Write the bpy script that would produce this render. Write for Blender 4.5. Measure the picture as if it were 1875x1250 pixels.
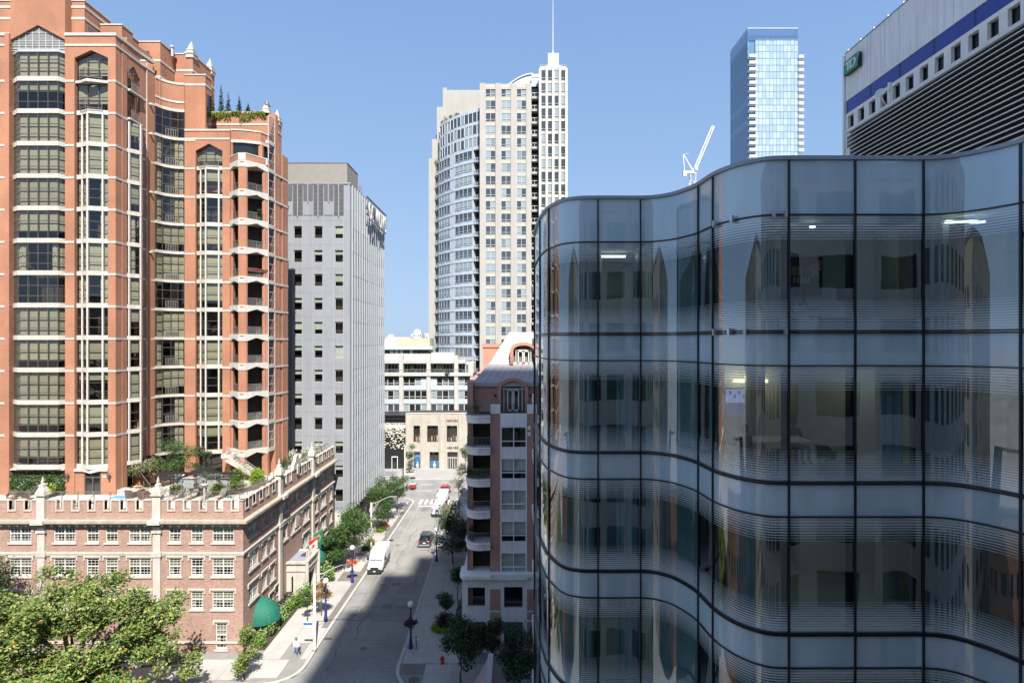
import bpy, math, random
from mathutils import Vector, Matrix
R = math.radians
random.seed(7)
sc = bpy.context.scene
col = sc.collection
for o in list(bpy.data.objects):
    bpy.data.objects.remove(o, do_unlink=True)

# ------------------------------------------------------------------ camera, sky, sun, exposure
FOC, EYE = 1041.7, 31.0            # focal length in photo pixels (20 mm on 36 mm), eye height in metres
cd = bpy.data.cameras.new('camera'); cam = bpy.data.objects.new('camera', cd); col.objects.link(cam)
cd.lens = 20.0; cd.sensor_width = 36.0; cd.sensor_fit = 'HORIZONTAL'
cd.clip_start = 0.2; cd.clip_end = 9000
cam.location = (0, 0, EYE); cam.rotation_euler = (R(90), 0, 0)
sc.camera = cam

SUN_EL, SUN_AZ = R(51), R(16)      # azimuth: degrees east of the direction straight behind the camera
S = Vector((math.sin(SUN_AZ) * math.cos(SUN_EL), -math.cos(SUN_AZ) * math.cos(SUN_EL), math.sin(SUN_EL)))
w = bpy.data.worlds.new('World'); sc.world = w; w.use_nodes = True
nt = w.node_tree; nt.nodes.clear()
sk = nt.nodes.new('ShaderNodeTexSky'); sk.sky_type = 'NISHITA'; sk.sun_disc = False
sk.sun_elevation = SUN_EL; sk.sun_rotation = math.atan2(S.x, S.y); sk.altitude = 100; sk.air_density = 1.0; sk.dust_density = 0.35; sk.ozone_density = 2.2
bg = nt.nodes.new('ShaderNodeBackground'); bg.inputs['Strength'].default_value = 0.15
wo = nt.nodes.new('ShaderNodeOutputWorld')
# the whole sky through one soft shoulder, m*c / (1 + m*c/top), so that the band near the horizon keeps its blue
def vm(op, a, b):
    n = nt.nodes.new('ShaderNodeVectorMath'); n.operation = op
    for i, x in enumerate((a, b)):
        if isinstance(x, tuple): n.inputs[i].default_value = x
        else: nt.links.new(x, n.inputs[i])
    return n.outputs[0]
mc = vm('MULTIPLY', sk.outputs[0], (1.28, 1.58, 2.55))
sky_c = vm('DIVIDE', mc, vm('ADD', vm('DIVIDE', mc, (1.7, 2.3, 3.1)), (1.0, 1.0, 1.0)))
nt.links.new(sky_c, bg.inputs['Color']); nt.links.new(bg.outputs[0], wo.inputs['Surface'])
sl = bpy.data.lights.new('sun', 'SUN'); sl.energy = 4.4; sl.angle = R(0.5); sl.color = (1.0, 0.95, 0.87)
so = bpy.data.objects.new('sun', sl); col.objects.link(so)
so.rotation_euler = S.to_track_quat('Z', 'Y').to_euler(); so.location = (30, -60, 160)
vs = sc.view_settings
sc.display_settings.display_device = 'sRGB'
vs.view_transform = 'Standard'; vs.look = 'None'; vs.exposure = 1.2; vs.gamma = 1.0; vs.use_curve_mapping = False
sc.render.engine = 'CYCLES'
sc.cycles.max_bounces = 8; sc.cycles.transparent_max_bounces = 12; sc.cycles.glossy_bounces = 4
sc.cycles.transmission_bounces = 4; sc.cycles.diffuse_bounces = 3; sc.cycles.caustics_reflective = False; sc.cycles.caustics_refractive = False
sc.cycles.sample_clamp_indirect = 6.0

# ------------------------------------------------------------------ helpers
def PX(px, d): return (px - 937.5) * d / FOC          # photo column -> metres across, at depth d
def PZ(py, d): return EYE - (py - 625.0) * d / FOC    # photo row -> height, at depth d

class FR:
    """A wall line from A to B; u runs along it, o points outwards (to the right of A->B), z up."""
    def __init__(s, A, B):
        s.a = Vector((A[0], A[1])); dd = Vector((B[0], B[1])) - s.a
        s.len = dd.length; s.d = dd / s.len; s.n = Vector((s.d.y, -s.d.x)); s.rot = math.atan2(s.d.y, s.d.x)
    def p(s, u, o=0.0, z=0.0):
        q = s.a + s.d * u + s.n * o
        return (q.x, q.y, z)

class MB:
    def __init__(s): s.v = []; s.f = []; s.m = []
    def add(s, vs_, fs, m=0):
        b = len(s.v); s.v.extend(vs_)
        for f in fs: s.f.append(tuple(i + b for i in f)); s.m.append(m)
        return s
    def box(s, x0, x1, y0, y1, z0, z1, fr=None, m=0):
        if x0 > x1: x0, x1 = x1, x0
        if y0 > y1: y0, y1 = y1, y0
        if z0 > z1: z0, z1 = z1, z0
        c = [(x0, y0, z0), (x1, y0, z0), (x1, y1, z0), (x0, y1, z0), (x0, y0, z1), (x1, y0, z1), (x1, y1, z1), (x0, y1, z1)]
        fs = [(3, 2, 1, 0), (4, 5, 6, 7), (0, 1, 5, 4), (1, 2, 6, 5), (2, 3, 7, 6), (3, 0, 4, 7)]
        if fr: c = [fr.p(a, b, z) for a, b, z in c]; fs = [f[::-1] for f in fs]
        return s.add(c, fs, m)
    def prism(s, poly, z0, z1, m=0, caps=True):
        n = len(poly)
        area = sum(poly[i][0] * poly[(i + 1) % n][1] - poly[(i + 1) % n][0] * poly[i][1] for i in range(n))
        if area < 0: poly = poly[::-1]
        vs_ = [(x, y, z0) for x, y in poly] + [(x, y, z1) for x, y in poly]
        fs = [(i, (i + 1) % n, n + (i + 1) % n, n + i) for i in range(n)]
        if caps: fs += [tuple(range(n - 1, -1, -1)), tuple(range(n, 2 * n))]
        return s.add(vs_, fs, m)
    def xprism(s, prof, fr, u0, u1, m=0):
        """profile of (o, z) swept along a wall line"""
        n = len(prof)
        vs_ = [fr.p(u0, a, b) for a, b in prof] + [fr.p(u1, a, b) for a, b in prof]
        fs = [(i, (i + 1) % n, n + (i + 1) % n, n + i) for i in range(n)] + [tuple(range(n - 1, -1, -1)), tuple(range(n, 2 * n))]
        return s.add(vs_, fs, m)
    def zprism(s, prof, fr, o0, o1, m=0):
        """profile of (u, z) in the wall's face, pushed from o0 to o1"""
        n = len(prof)
        vs_ = [fr.p(a, o0, b) for a, b in prof] + [fr.p(a, o1, b) for a, b in prof]
        fs = [(i, (i + 1) % n, n + (i + 1) % n, n + i) for i in range(n)] + [tuple(range(n - 1, -1, -1)), tuple(range(n, 2 * n))]
        return s.add(vs_, fs, m)
    def quad(s, a, b, c, d, m=0): return s.add([a, b, c, d], [(0, 1, 2, 3)], m)
    def tube(s, pts, r, n=6, m=0, cap=True):
        pts = [Vector(p) for p in pts]; k = len(pts)
        rr = r if isinstance(r, (list, tuple)) else [r] * k
        vs_ = []; px = None
        for i, p in enumerate(pts):
            t = (pts[min(i + 1, k - 1)] - pts[max(i - 1, 0)])
            t = t.normalized() if t.length > 1e-9 else Vector((0, 0, 1))
            if px is None:
                a = Vector((0, 0, 1)) if abs(t.z) < .9 else Vector((1, 0, 0))
                px = t.cross(a).normalized()
            else:
                px = (px - t * px.dot(t))
                px = px.normalized() if px.length > 1e-6 else t.orthogonal().normalized()
            q = t.cross(px)
            for j in range(n):
                an = 2 * math.pi * j / n
                vs_.append(tuple(p + (px * math.cos(an) + q * math.sin(an)) * rr[i]))
        fs = []
        for i in range(k - 1):
            for j in range(n):
                fs.append((i * n + j, i * n + (j + 1) % n, (i + 1) * n + (j + 1) % n, (i + 1) * n + j))
        if cap: fs += [tuple(range(n - 1, -1, -1)), tuple(range((k - 1) * n, k * n))]
        return s.add(vs_, fs, m)
    def lathe(s, prof, c=(0, 0, 0), n=12, m=0, sx=1, sy=1):
        k = len(prof); vs_ = []
        for r, z in prof:
            for j in range(n):
                an = 2 * math.pi * (j + .5) / n
                vs_.append((c[0] + r * math.cos(an) * sx, c[1] + r * math.sin(an) * sy, c[2] + z))
        fs = [(i * n + j, i * n + (j + 1) % n, (i + 1) * n + (j + 1) % n, (i + 1) * n + j) for i in range(k - 1) for j in range(n)]
        fs += [tuple(range(n - 1, -1, -1)), tuple(range((k - 1) * n, k * n))]
        return s.add(vs_, fs, m)
    def loft(s, rings, m=0, cap=True, closed=True):
        n = len(rings[0]); vs_ = [tuple(p) for r in rings for p in r]; fs = []
        for i in range(len(rings) - 1):
            for j in range(n if closed else n - 1):
                fs.append((i * n + j, i * n + (j + 1) % n, (i + 1) * n + (j + 1) % n, (i + 1) * n + j))
        if cap: fs += [tuple(range(n - 1, -1, -1)), tuple(range((len(rings) - 1) * n, len(rings) * n))]
        return s.add(vs_, fs, m)
    def ball(s, c, r, n=10, k=6, m=0, sz=1.0):
        prof = [(max(1e-3, r * math.sin(math.pi * i / k)), -r * sz * math.cos(math.pi * i / k)) for i in range(k + 1)]
        return s.lathe(prof, c, n, m)
    def mesh(s, name, mats, smooth=False, off=(0, 0, 0)):
        me = bpy.data.meshes.new(name)
        ox, oy, oz = off
        me.from_pydata([(x - ox, y - oy, z - oz) for x, y, z in s.v], [], s.f)
        if not isinstance(mats, (list, tuple)): mats = [mats]
        for mm in mats: me.materials.append(mm)
        if len(mats) > 1: me.polygons.foreach_set('material_index', s.m)
        if smooth: me.polygons.foreach_set('use_smooth', [True] * len(s.f))
        me.update()
        return me
    def build(s, name, mats, parent=None, smooth=False):
        """one mesh object from coordinates in the world (or in the parent's own space when the parent is a prototype)"""
        xs = [v[0] for v in s.v]; ys = [v[1] for v in s.v]; zs = [v[2] for v in s.v]
        c = ((min(xs) + max(xs)) / 2, (min(ys) + max(ys)) / 2, min(zs))
        me = s.mesh(name, mats, smooth, c)
        return place(name, me, parent, c)

WL = {}
def place(name, me, parent=None, loc=(0, 0, 0), rz=0.0, sub=False):
    """link a mesh as an object; loc is a world position unless sub (then it is in the parent's space)"""
    o = bpy.data.objects.new(name, me); col.objects.link(o)
    l = Vector(loc)
    base = Vector((0, 0, 0))
    if parent is not None:
        o.parent = parent
        if not sub: base = WL.get(parent, Vector((0, 0, 0)))
    o.location = l - base; o.rotation_euler = (0, 0, rz)
    WL[o] = l if not sub else WL.get(parent, Vector((0, 0, 0))) + l
    return o

def thing(name, label, cat, loc=(0, 0, 0), group=None, rz=0.0):
    o = bpy.data.objects.new(name, None); col.objects.link(o)
    o.empty_display_size = 0.5
    o.location = loc; o.rotation_euler = (0, 0, rz); WL[o] = Vector(loc)
    o['label'] = label; o['category'] = cat
    if group: o['group'] = group
    return o
def tag(o, label, cat, group=None):
    o['label'] = label; o['category'] = cat
    if group: o['group'] = group
    return o
def struct(o): o['kind'] = 'structure'; return o
def copy_tree(root, loc, rz=0.0, label=None, scale=None):
    def rec(o, par):
        c = o.copy(); col.objects.link(c); c.parent = par
        for ch in kids.get(o, []): rec(ch, c)
        return c
    kids = {}
    for o in root.children_recursive: kids.setdefault(o.parent, []).append(o)
    r = rec(root, None); r.location = loc; r.rotation_euler = (0, 0, rz)
    if scale: r.scale = (scale,) * 3
    if label: r['label'] = label
    return r

# ------------------------------------------------------------------ materials
def nodes(name):
    m = bpy.data.materials.new(name); m.use_nodes = True
    t = m.node_tree; t.nodes.clear()
    out = t.nodes.new('ShaderNodeOutputMaterial')
    return m, t, out
def N(t, typ, **kw):
    n = t.nodes.new(typ)
    for k, v in kw.items():
        if k.startswith('i_'): n.inputs[k[2:].replace('_', ' ')].default_value = v
        else: setattr(n, k, v)
    return n
def math_(t, op, a, b=None, c=None):
    n = t.nodes.new('ShaderNodeMath'); n.operation = op
    for i, x in enumerate((a, b, c)):
        if x is None: continue
        if isinstance(x, (int, float)): n.inputs[i].default_value = x
        else: t.links.new(x, n.inputs[i])
    return n.outputs[0]
def mixc(t, fac, a, b, mode='MIX'):
    n = t.nodes.new('ShaderNodeMix'); n.data_type = 'RGBA'; n.blend_type = mode
    for sock, x in ((n.inputs[0], fac), (n.inputs[6], a), (n.inputs[7], b)):
        if isinstance(x, (int, float)): sock.default_value = x
        elif isinstance(x, tuple): sock.default_value = (x[0], x[1], x[2], 1)
        else: t.links.new(x, sock)
    return n.outputs[2]
def wpos(t): return t.nodes.new('ShaderNodeNewGeometry').outputs['Position']
def noise(t, vec, scale, detail=3, rough=.55, dim='3D'):
    n = N(t, 'ShaderNodeTexNoise'); n.inputs['Scale'].default_value = scale; n.inputs['Detail'].default_value = detail; n.inputs['Roughness'].default_value = rough
    if vec is not None: t.links.new(vec, n.inputs['Vector'])
    return n.outputs['Fac']
def ramp(t, fac, lo, hi, a=0.0, b=1.0):
    n = t.nodes.new('ShaderNodeMapRange'); n.inputs[1].default_value = lo; n.inputs[2].default_value = hi; n.inputs[3].default_value = a; n.inputs[4].default_value = b
    t.links.new(fac, n.inputs[0]); return n.outputs[0]
def stretch(t, vec, s):
    n = t.nodes.new('ShaderNodeMapping'); n.inputs['Scale'].default_value = s; t.links.new(vec, n.inputs['Vector']); return n.outputs[0]
def pm(name, c, rough=.7, metal=0., var=.12, scale=1.2, rnd=0., streak=0., bump=0., bscale=25., spec=.5, fine=0.06):
    """plain painted / cast surface: base colour with blotches, fine grain, weather streaks and a per-object shift"""
    m, t, out = nodes(name)
    b = N(t, 'ShaderNodeBsdfPrincipled'); b.inputs['Roughness'].default_value = rough; b.inputs['Metallic'].default_value = metal
    b.inputs['Specular IOR Level'].default_value = spec
    p = wpos(t)
    f = ramp(t, noise(t, p, scale, 4), .3, .7, 1 - var, 1 + var)
    g = ramp(t, noise(t, p, scale * 14, 2), .3, .7, 1 - fine, 1 + fine)
    f = math_(t, 'MULTIPLY', f, g)
    if streak:
        s_ = noise(t, stretch(t, p, (1.6, 1.6, .09)), 1.5, 4)
        f = math_(t, 'MULTIPLY', f, ramp(t, s_, .45, .75, 1.0, 1 - streak))
    if rnd:
        oi = t.nodes.new('ShaderNodeObjectInfo')
        f = math_(t, 'MULTIPLY', f, ramp(t, oi.outputs['Random'], 0, 1, 1 - rnd, 1 + rnd))
    cc = N(t, 'ShaderNodeMix'); cc.data_type = 'RGBA'; cc.blend_type = 'MULTIPLY'; cc.inputs[0].default_value = 1
    cc.inputs[6].default_value = (*c, 1)
    cmb = N(t, 'ShaderNodeCombineColor')
    for i in range(3): t.links.new(f, cmb.inputs[i])
    t.links.new(cmb.outputs[0], cc.inputs[7])
    t.links.new(cc.outputs[2], b.inputs['Base Color'])
    if bump:
        bn = N(t, 'ShaderNodeBump'); bn.inputs['Strength'].default_value = bump; bn.inputs['Distance'].default_value = .02
        t.links.new(noise(t, p, bscale, 4), bn.inputs['Height']); t.links.new(bn.outputs[0], b.inputs['Normal'])
    t.links.new(b.outputs[0], out.inputs[0])
    return m
def brickm(name, c1, c2, mortar, bw=.24, bh=.08, var=.14, blotch=.35):
    m, t, out = nodes(name)
    b = N(t, 'ShaderNodeBsdfPrincipled'); b.inputs['Roughness'].default_value = .85
    p = wpos(t)
    sx = N(t, 'ShaderNodeSeparateXYZ'); t.links.new(p, sx.inputs[0])
    u = math_(t, 'ADD', sx.outputs[0], sx.outputs[1])
    cv = N(t, 'ShaderNodeCombineXYZ'); t.links.new(u, cv.inputs[0]); t.links.new(sx.outputs[2], cv.inputs[1])
    br = N(t, 'ShaderNodeTexBrick'); t.links.new(cv.outputs[0], br.inputs['Vector'])
    br.inputs['Scale'].default_value = 1; br.inputs['Brick Width'].default_value = bw; br.inputs['Row Height'].default_value = bh
    br.inputs['Mortar Size'].default_value = .010; br.inputs['Color1'].default_value = (*c1, 1); br.inputs['Color2'].default_value = (*c2, 1); br.inputs['Mortar'].default_value = (*mortar, 1)
    f = ramp(t, noise(t, p, blotch, 5), .3, .7, 1 - var, 1 + var)
    f = math_(t, 'MULTIPLY', f, ramp(t, noise(t, stretch(t, p, (1, 1, .12)), 1.1, 4), .5, .8, 1, .86))
    f = math_(t, 'MULTIPLY', f, ramp(t, noise(t, p, 7, 2), .3, .7, .92, 1.08))
    cmb = N(t, 'ShaderNodeCombineColor')
    for i in range(3): t.links.new(f, cmb.inputs[i])
    t.links.new(mixc(t, 1.0, br.outputs['Color'], cmb.outputs[0], 'MULTIPLY'), b.inputs['Base Color'])
    bn = N(t, 'ShaderNodeBump'); bn.inputs['Strength'].default_value = .35; bn.inputs['Distance'].default_value = .01; bn.invert = True
    t.links.new(br.outputs['Fac'], bn.inputs['Height']); t.links.new(bn.outputs[0], b.inputs['Normal'])
    t.links.new(b.outputs[0], out.inputs[0])
    return m
def schlick(t, f0):
    lw = N(t, 'ShaderNodeLayerWeight'); lw.inputs[0].default_value = .5
    return math_(t, 'MULTIPLY_ADD', math_(t, 'POWER', lw.outputs['Facing'], 5.0), 1 - f0, f0)
def glass(name, tint=(.8, .85, .85), base=.06, rough=.01, wob=.0, refl=(1, 1, 1), ior=1.5, wscale=.35):
    """architectural glass: clear through, mirror by angle"""
    m, t, out = nodes(name)
    tr = N(t, 'ShaderNodeBsdfTransparent'); tr.inputs[0].default_value = (*tint, 1)
    gl = N(t, 'ShaderNodeBsdfGlossy'); gl.inputs['Color'].default_value = (*refl, 1); gl.inputs['Roughness'].default_value = rough
    f = schlick(t, base + .04)
    if wob:
        bn = N(t, 'ShaderNodeBump'); bn.inputs['Strength'].default_value = wob; bn.inputs['Distance'].default_value = .05
        t.links.new(noise(t, wpos(t), wscale, 2), bn.inputs['Height']); t.links.new(bn.outputs[0], gl.inputs['Normal'])
    mx = N(t, 'ShaderNodeMixShader'); t.links.new(f, mx.inputs[0]); t.links.new(tr.outputs[0], mx.inputs[1]); t.links.new(gl.outputs[0], mx.inputs[2])
    t.links.new(mx.outputs[0], out.inputs[0])
    return m
def darkglass(name, c=(.03, .04, .05), c2=(.25, .3, .32), share=.35, rough=.04, spec=.8):
    """distant window: dark room or drawn blind behind a pane, one or the other by object"""
    m, t, out = nodes(name)
    b = N(t, 'ShaderNodeBsdfPrincipled'); b.inputs['Roughness'].default_value = rough; b.inputs['Specular IOR Level'].default_value = spec
    oi = t.nodes.new('ShaderNodeObjectInfo')
    f = ramp(t, oi.outputs['Random'], 1 - share - .08, 1 - share + .08)
    t.links.new(mixc(t, f, c, c2), b.inputs['Base Color'])
    bn = N(t, 'ShaderNodeBump'); bn.inputs['Strength'].default_value = .06; bn.inputs['Distance'].default_value = .05
    t.links.new(noise(t, wpos(t), .6, 2), bn.inputs['Height']); t.links.new(bn.outputs[0], b.inputs['Normal'])
    t.links.new(b.outputs[0], out.inputs[0])
    return m
def leafm(name, cs, rough=.55, trans=.25):
    m, t, out = nodes(name)
    b = N(t, 'ShaderNodeBsdfPrincipled'); b.inputs['Roughness'].default_value = rough; b.inputs['Specular IOR Level'].default_value = .3
    g = t.nodes.new('ShaderNodeNewGeometry')
    cr = N(t, 'ShaderNodeValToRGB'); el = cr.color_ramp.elements
    for i, (pos, c) in enumerate(cs):
        e = el[i] if i < 2 else el.new(pos)
        e.position = pos; e.color = (*c, 1)
    t.links.new(g.outputs['Random Per Island'], cr.inputs[0])
    t.links.new(cr.outputs[0], b.inputs['Base Color'])
    tl = N(t, 'ShaderNodeBsdfTranslucent'); t.links.new(cr.outputs[0], tl.inputs[0])
    mx = N(t, 'ShaderNodeMixShader'); mx.inputs[0].default_value = trans
    t.links.new(b.outputs[0], mx.inputs[1]); t.links.new(tl.outputs[0], mx.inputs[2]); t.links.new(mx.outputs[0], out.inputs[0])
    return m
def emis(name, c, s):
    m, t, out = nodes(name); e = N(t, 'ShaderNodeEmission'); e.inputs[0].default_value = (*c, 1); e.inputs[1].default_value = s
    t.links.new(e.outputs[0], out.inputs[0]); return m

M = {}
M['asphalt'] = pm('asphalt', (.225, .218, .21), .9, var=.22, scale=.22, streak=.0, bump=.3, bscale=40, fine=.12)
M['asphalt_patch'] = pm('asphalt_patch', (.16, .155, .15), .9, var=.16, scale=.3, bump=.3, fine=.1)
M['concrete'] = pm('concrete', (.37, .352, .328), .85, var=.10, scale=.35, rnd=.05, fine=.06)
M['concrete_dark'] = pm('concrete_dark', (.22, .21, .20), .9, var=.12, scale=.5)
M['kerb'] = pm('kerb', (.41, .39, .36), .85, var=.12, scale=.8)
M['paver'] = pm('paver', (.16, .145, .135), .85, var=.15, scale=.8)
M['white_paint'] = pm('white_paint', (.68, .67, .64), .7, var=.2, scale=2.5)
M['brick_tower'] = brickm('brick_tower', (.335, .128, .068), (.385, .162, .092), (.37, .21, .14), .22, .07, .17, .22)
M['brick_hotel'] = brickm('brick_hotel', (.26, .125, .095), (.37, .225, .175), (.43, .355, .30), .26, .085, .10, .4)
M['brick_block'] = brickm('brick_block', (.40, .18, .14), (.46, .225, .18), (.46, .34, .30), .22, .075, .12, .4)
M['limestone'] = pm('limestone', (.48, .445, .395), .8, var=.08, scale=.9, streak=.14)
M['limestone_old'] = pm('limestone_old', (.47, .43, .37), .85, var=.14, scale=.8, streak=.25)
M['cornice'] = pm('cornice', (.36, .33, .26), .85, var=.15, scale=.9, streak=.2)
M['white_stone'] = pm('white_stone', (.52, .495, .455), .75, var=.07, scale=.6, streak=.12)
M['precast'] = pm('precast', (.36, .345, .32), .8, var=.05, scale=.3, streak=.10, rnd=.02)
M['frame_brown'] = pm('frame_brown', (.085, .068, .055), .5, var=.1)
M['frame_white'] = pm('frame_white', (.60, .585, .55), .5, var=.05)
M['frame_grey'] = pm('frame_grey', (.42, .45, .47), .45, var=.06)
M['frame_black'] = pm('frame_black', (.012, .013, .017), .4, var=.1)
M['zinc'] = pm('zinc', (.36, .335, .33), .5, var=.06, scale=.8, streak=.1, metal=.0)
M['rail_metal'] = pm('rail_metal', (.22, .21, .20), .5, metal=.3)
M['blind'] = pm('blind', (.33, .305, .215), .9, var=.05, rnd=.16)
M['curtain'] = pm('curtain', (.40, .37, .28), .9, var=.08, rnd=.12)
M['curtain_red'] = pm('curtain_red', (.35, .04, .03), .9)
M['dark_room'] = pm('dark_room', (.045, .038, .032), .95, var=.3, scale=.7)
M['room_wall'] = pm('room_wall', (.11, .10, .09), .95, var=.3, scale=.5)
M['clear'] = glass('clear', (.78, .80, .78), .03, .01, .12)
M['hotel_pane'] = glass('hotel_pane', (.8, .82, .82), .02, .02, .25, wscale=1.2)
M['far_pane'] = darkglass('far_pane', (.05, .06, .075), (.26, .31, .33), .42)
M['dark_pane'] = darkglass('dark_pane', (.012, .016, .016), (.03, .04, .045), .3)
M['metal_panel'] = pm('metal_panel', (.255, .268, .295), .55, var=.05, scale=.35, streak=.10, rnd=.03)
M['fin'] = pm('fin', (.33, .345, .37), .5, var=.05)
M['louver_dark'] = pm('louver_dark', (.14, .145, .155), .6)
M['bark'] = pm('bark', (.12, .09, .065), .9, var=.25, scale=4)
M['bark_pale'] = pm('bark_pale', (.28, .25, .20), .9, var=.35, scale=3)
M['soil'] = pm('soil', (.06, .042, .03), .95, var=.2, scale=3)
M['black_metal'] = pm('black_metal', (.015, .015, .017), .45)
M['white'] = pm('white', (.66, .66, .64), .5, var=.04)
# ------------------------------------------------------------------ polyline helpers
def spline(cp, per=6):
    out = []
    for i in range(len(cp) - 1):
        p0 = Vector(cp[max(i - 1, 0)]); p1 = Vector(cp[i]); p2 = Vector(cp[i + 1]); p3 = Vector(cp[min(i + 2, len(cp) - 1)])
        for k in range(per):
            t = k / per
            q = .5 * ((2 * p1) + (-p0 + p2) * t + (2 * p0 - 5 * p1 + 4 * p2 - p3) * t * t + (-p0 + 3 * p1 - 3 * p2 + p3) * t ** 3)
            out.append((q.x, q.y))
    out.append(tuple(cp[-1]))
    return out
def offs(poly, o):
    """offset an open polyline to its right-hand (outer) side"""
    res = []; n = len(poly)
    for i in range(n):
        a = Vector(poly[max(i - 1, 0)]); b = Vector(poly[i]); c = Vector(poly[min(i + 1, n - 1)])
        d1 = (b - a).normalized() if i > 0 else (c - b).normalized()
        d2 = (c - b).normalized() if i < n - 1 else d1
        n1 = Vector((d1.y, -d1.x)); n2 = Vector((d2.y, -d2.x))
        nn = (n1 + n2)
        nn = nn.normalized() if nn.length > 1e-6 else n1
        k = o / max(.35, nn.dot(n1))
        res.append((b.x + nn.x * k, b.y + nn.y * k))
    return res
def ribbon(mb, poly, o0, o1, z0, z1, m=0):
    """a band that follows a wall line: between offsets o0 < o1 and heights z0 < z1"""
    A = offs(poly, o1); B = offs(poly, o0); n = len(poly)
    rings = []
    for i in range(n):
        rings.append([(A[i][0], A[i][1], z0), (A[i][0], A[i][1], z1), (B[i][0], B[i][1], z1), (B[i][0], B[i][1], z0)])
    mb.loft([r[::-1] for r in rings], m)
    return mb
def sheet(mb, poly, o, z0, z1, m=0):
    A = offs(poly, o)
    b = len(mb.v); n = len(A)
    mb.v.extend([(x, y, z0) for x, y in A] + [(x, y, z1) for x, y in A])
    for i in range(n - 1): mb.f.append((b + i, b + i + 1, b + n + i + 1, b + n + i)); mb.m.append(m)
    return mb
def arc(cx, cy, r, a0, a1, n=8):
    return [(cx + r * math.cos(R(a0 + (a1 - a0) * i / n)), cy + r * math.sin(R(a0 + (a1 - a0) * i / n))) for i in range(n + 1)]

# ------------------------------------------------------------------ ground, roads, pavements
g = MB(); g.quad((-4000, -3000, -.06), (4000, -3000, -.06), (4000, 6000, -.06), (-4000, 6000, -.06))
struct(g.build('ground', pm('city_ground', (.20, .20, .19), .95, var=.25, scale=.02)))
g = MB(); g.quad((-300, 20, 0), (300, 20, 0), (300, 128.2, 0), (-300, 128.2, 0))
road = struct(g.build('road', M['asphalt']))
def kerbL(y): return -19.6 + (y - 60) * .016
def kerbR(y): return -11.0 - (y - 60) * .015
left_edge = [(-140, 51.2)] + arc(-22.8, 54.4, 3.2, -90, 0)[0:] + [(kerbL(58), 58), (kerbL(109), 109)] + arc(kerbL(109) - 4, 109, 4, 0, 90)[1:] + [(-140, 113)]
right_edge = [(90, 49.6)] + [(-6.4, 49.6)] + [(x, y) for x, y in arc(-6.4, 54.2, 4.6, -90, -180)] + [(kerbR(58), 58), (kerbR(109), 109)] + arc(kerbR(109) + 4, 109, 4, 180, 90)[1:] + [(90, 113)]
def pavement(name, edge, sgn):
    g = MB(); g.prism(edge, -.05, .10)
    p = struct(g.build(name, M['concrete_dark']))
    poly = edge if sgn > 0 else edge[::-1]
    k = MB(); ribbon(k, poly, -.32, 0.0, -.04, .135)
    place_kerb = k.build('kerb', M['kerb'], p)
    return p
pav_l = pavement('pavement_west', left_edge, 1)
pav_r = pavement('pavement_east', right_edge, -1)
g = MB(); g.box(-300, 300, 128.2, 190, -.05, .12); pav_n = struct(g.build('pavement_north', pm('granite_paving', (.30, .29, .28), .8, var=.08, scale=.25)))
g = MB(); g.box(-300, 300, 127.9, 128.2, -.05, .14); g.build('kerb', M['kerb'], pav_n)
slabm = {}
def slab(par, x0, x1, y0, y1, mat='concrete', z=.128):
    key = (round(x1 - x0, 2), round(y1 - y0, 2), mat)
    if key not in slabm:
        a, b = key[0] / 2 - .012, key[1] / 2 - .012
        slabm[key] = MB().box(-a, a, -b, b, -.06, 0).mesh('slab', M[mat])
    place('slab', slabm[key], par, ((x0 + x1) / 2, (y0 + y1) / 2, z + random.uniform(-.003, .003)))
# west pavement: two rows of slabs, a dark paver strip along the kerb
y = 55.4
while y < 108:
    kx = kerbL(y + 1.5)
    h = 3.0
    xs = [-24.7, -22.6, kx - 1.05] if y > 57 else [-24.7, -22.6]
    for a, b in zip(xs[:-1], xs[1:]):
        dark = (70.8 < y < 73.5) and b > -21.5
        slab(pav_l, a, b, y, y + h, 'paver' if dark else 'concrete')
    slab(pav_l, kx - 1.02, kx - .36, y, y + h, 'paver' if y > 60 else 'concrete')
    y += h
for i in range(20):
    x = -84 + i * 3.0
    slab(pav_l, x, x + 3.0, 52.0, 55.3)
slab(pav_l, -24, -21.6, 52.3, 55.3)
y = 54.6
while y < 108:
    kx = kerbR(y + 1.5)
    for a, b in zip([kx + .36, kx + 2.3, kx + 4.4], [kx + 2.3, kx + 4.4, -4.95]):
        slab(pav_r, a, b, y, y + 3.0)
    y += 3.0
for i in range(5): slab(pav_r, -8.2 + i * 2.6, -5.6 + i * 2.6, 50.6, 54.5)
slab(pav_r, -10.5, -8.3, 52.9, 54.5, 'paver')
# markings, patches, covers on the road (each a thin sheet on the one below)
def patch(name, x0, x1, y0, y1, mat, z=.004, par=road, skew=0.):
    g = MB(); g.add([(x0, y0, z), (x1, y0, z), (x1 + skew, y1, z), (x0 + skew, y1, z)], [(0, 1, 2, 3)])
    return g.build(name, mat, par)
M['asphalt_pale'] = pm('asphalt_pale', (.26, .25, .235), .9, var=.12, scale=.4, fine=.1)
M['asphalt_mid'] = pm('asphalt_mid', (.225, .217, .205), .9, var=.16, scale=.3, fine=.12)
patch('repair_strip', -17.75, -17.25, 57, 108, M['asphalt_pale'])
patch('road_patch', -17.1, -13.2, 88.0, 99.5, M['asphalt_pale'])
patch('road_patch', -16.9, -14.6, 54.5, 59.2, M['asphalt_mid'])
patch('road_patch', -16.7, -15.4, 104, 106.5, M['asphalt_patch'])
patch('road_patch', -15.6, -11.9, 72, 84.5, M['asphalt_mid'])
patch('road_patch', -18.5, -17.9, 76, 77.2, M['asphalt_patch'])
patch('road_patch', -14.9, -14.3, 94, 96, M['asphalt_mid'], .009)
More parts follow.
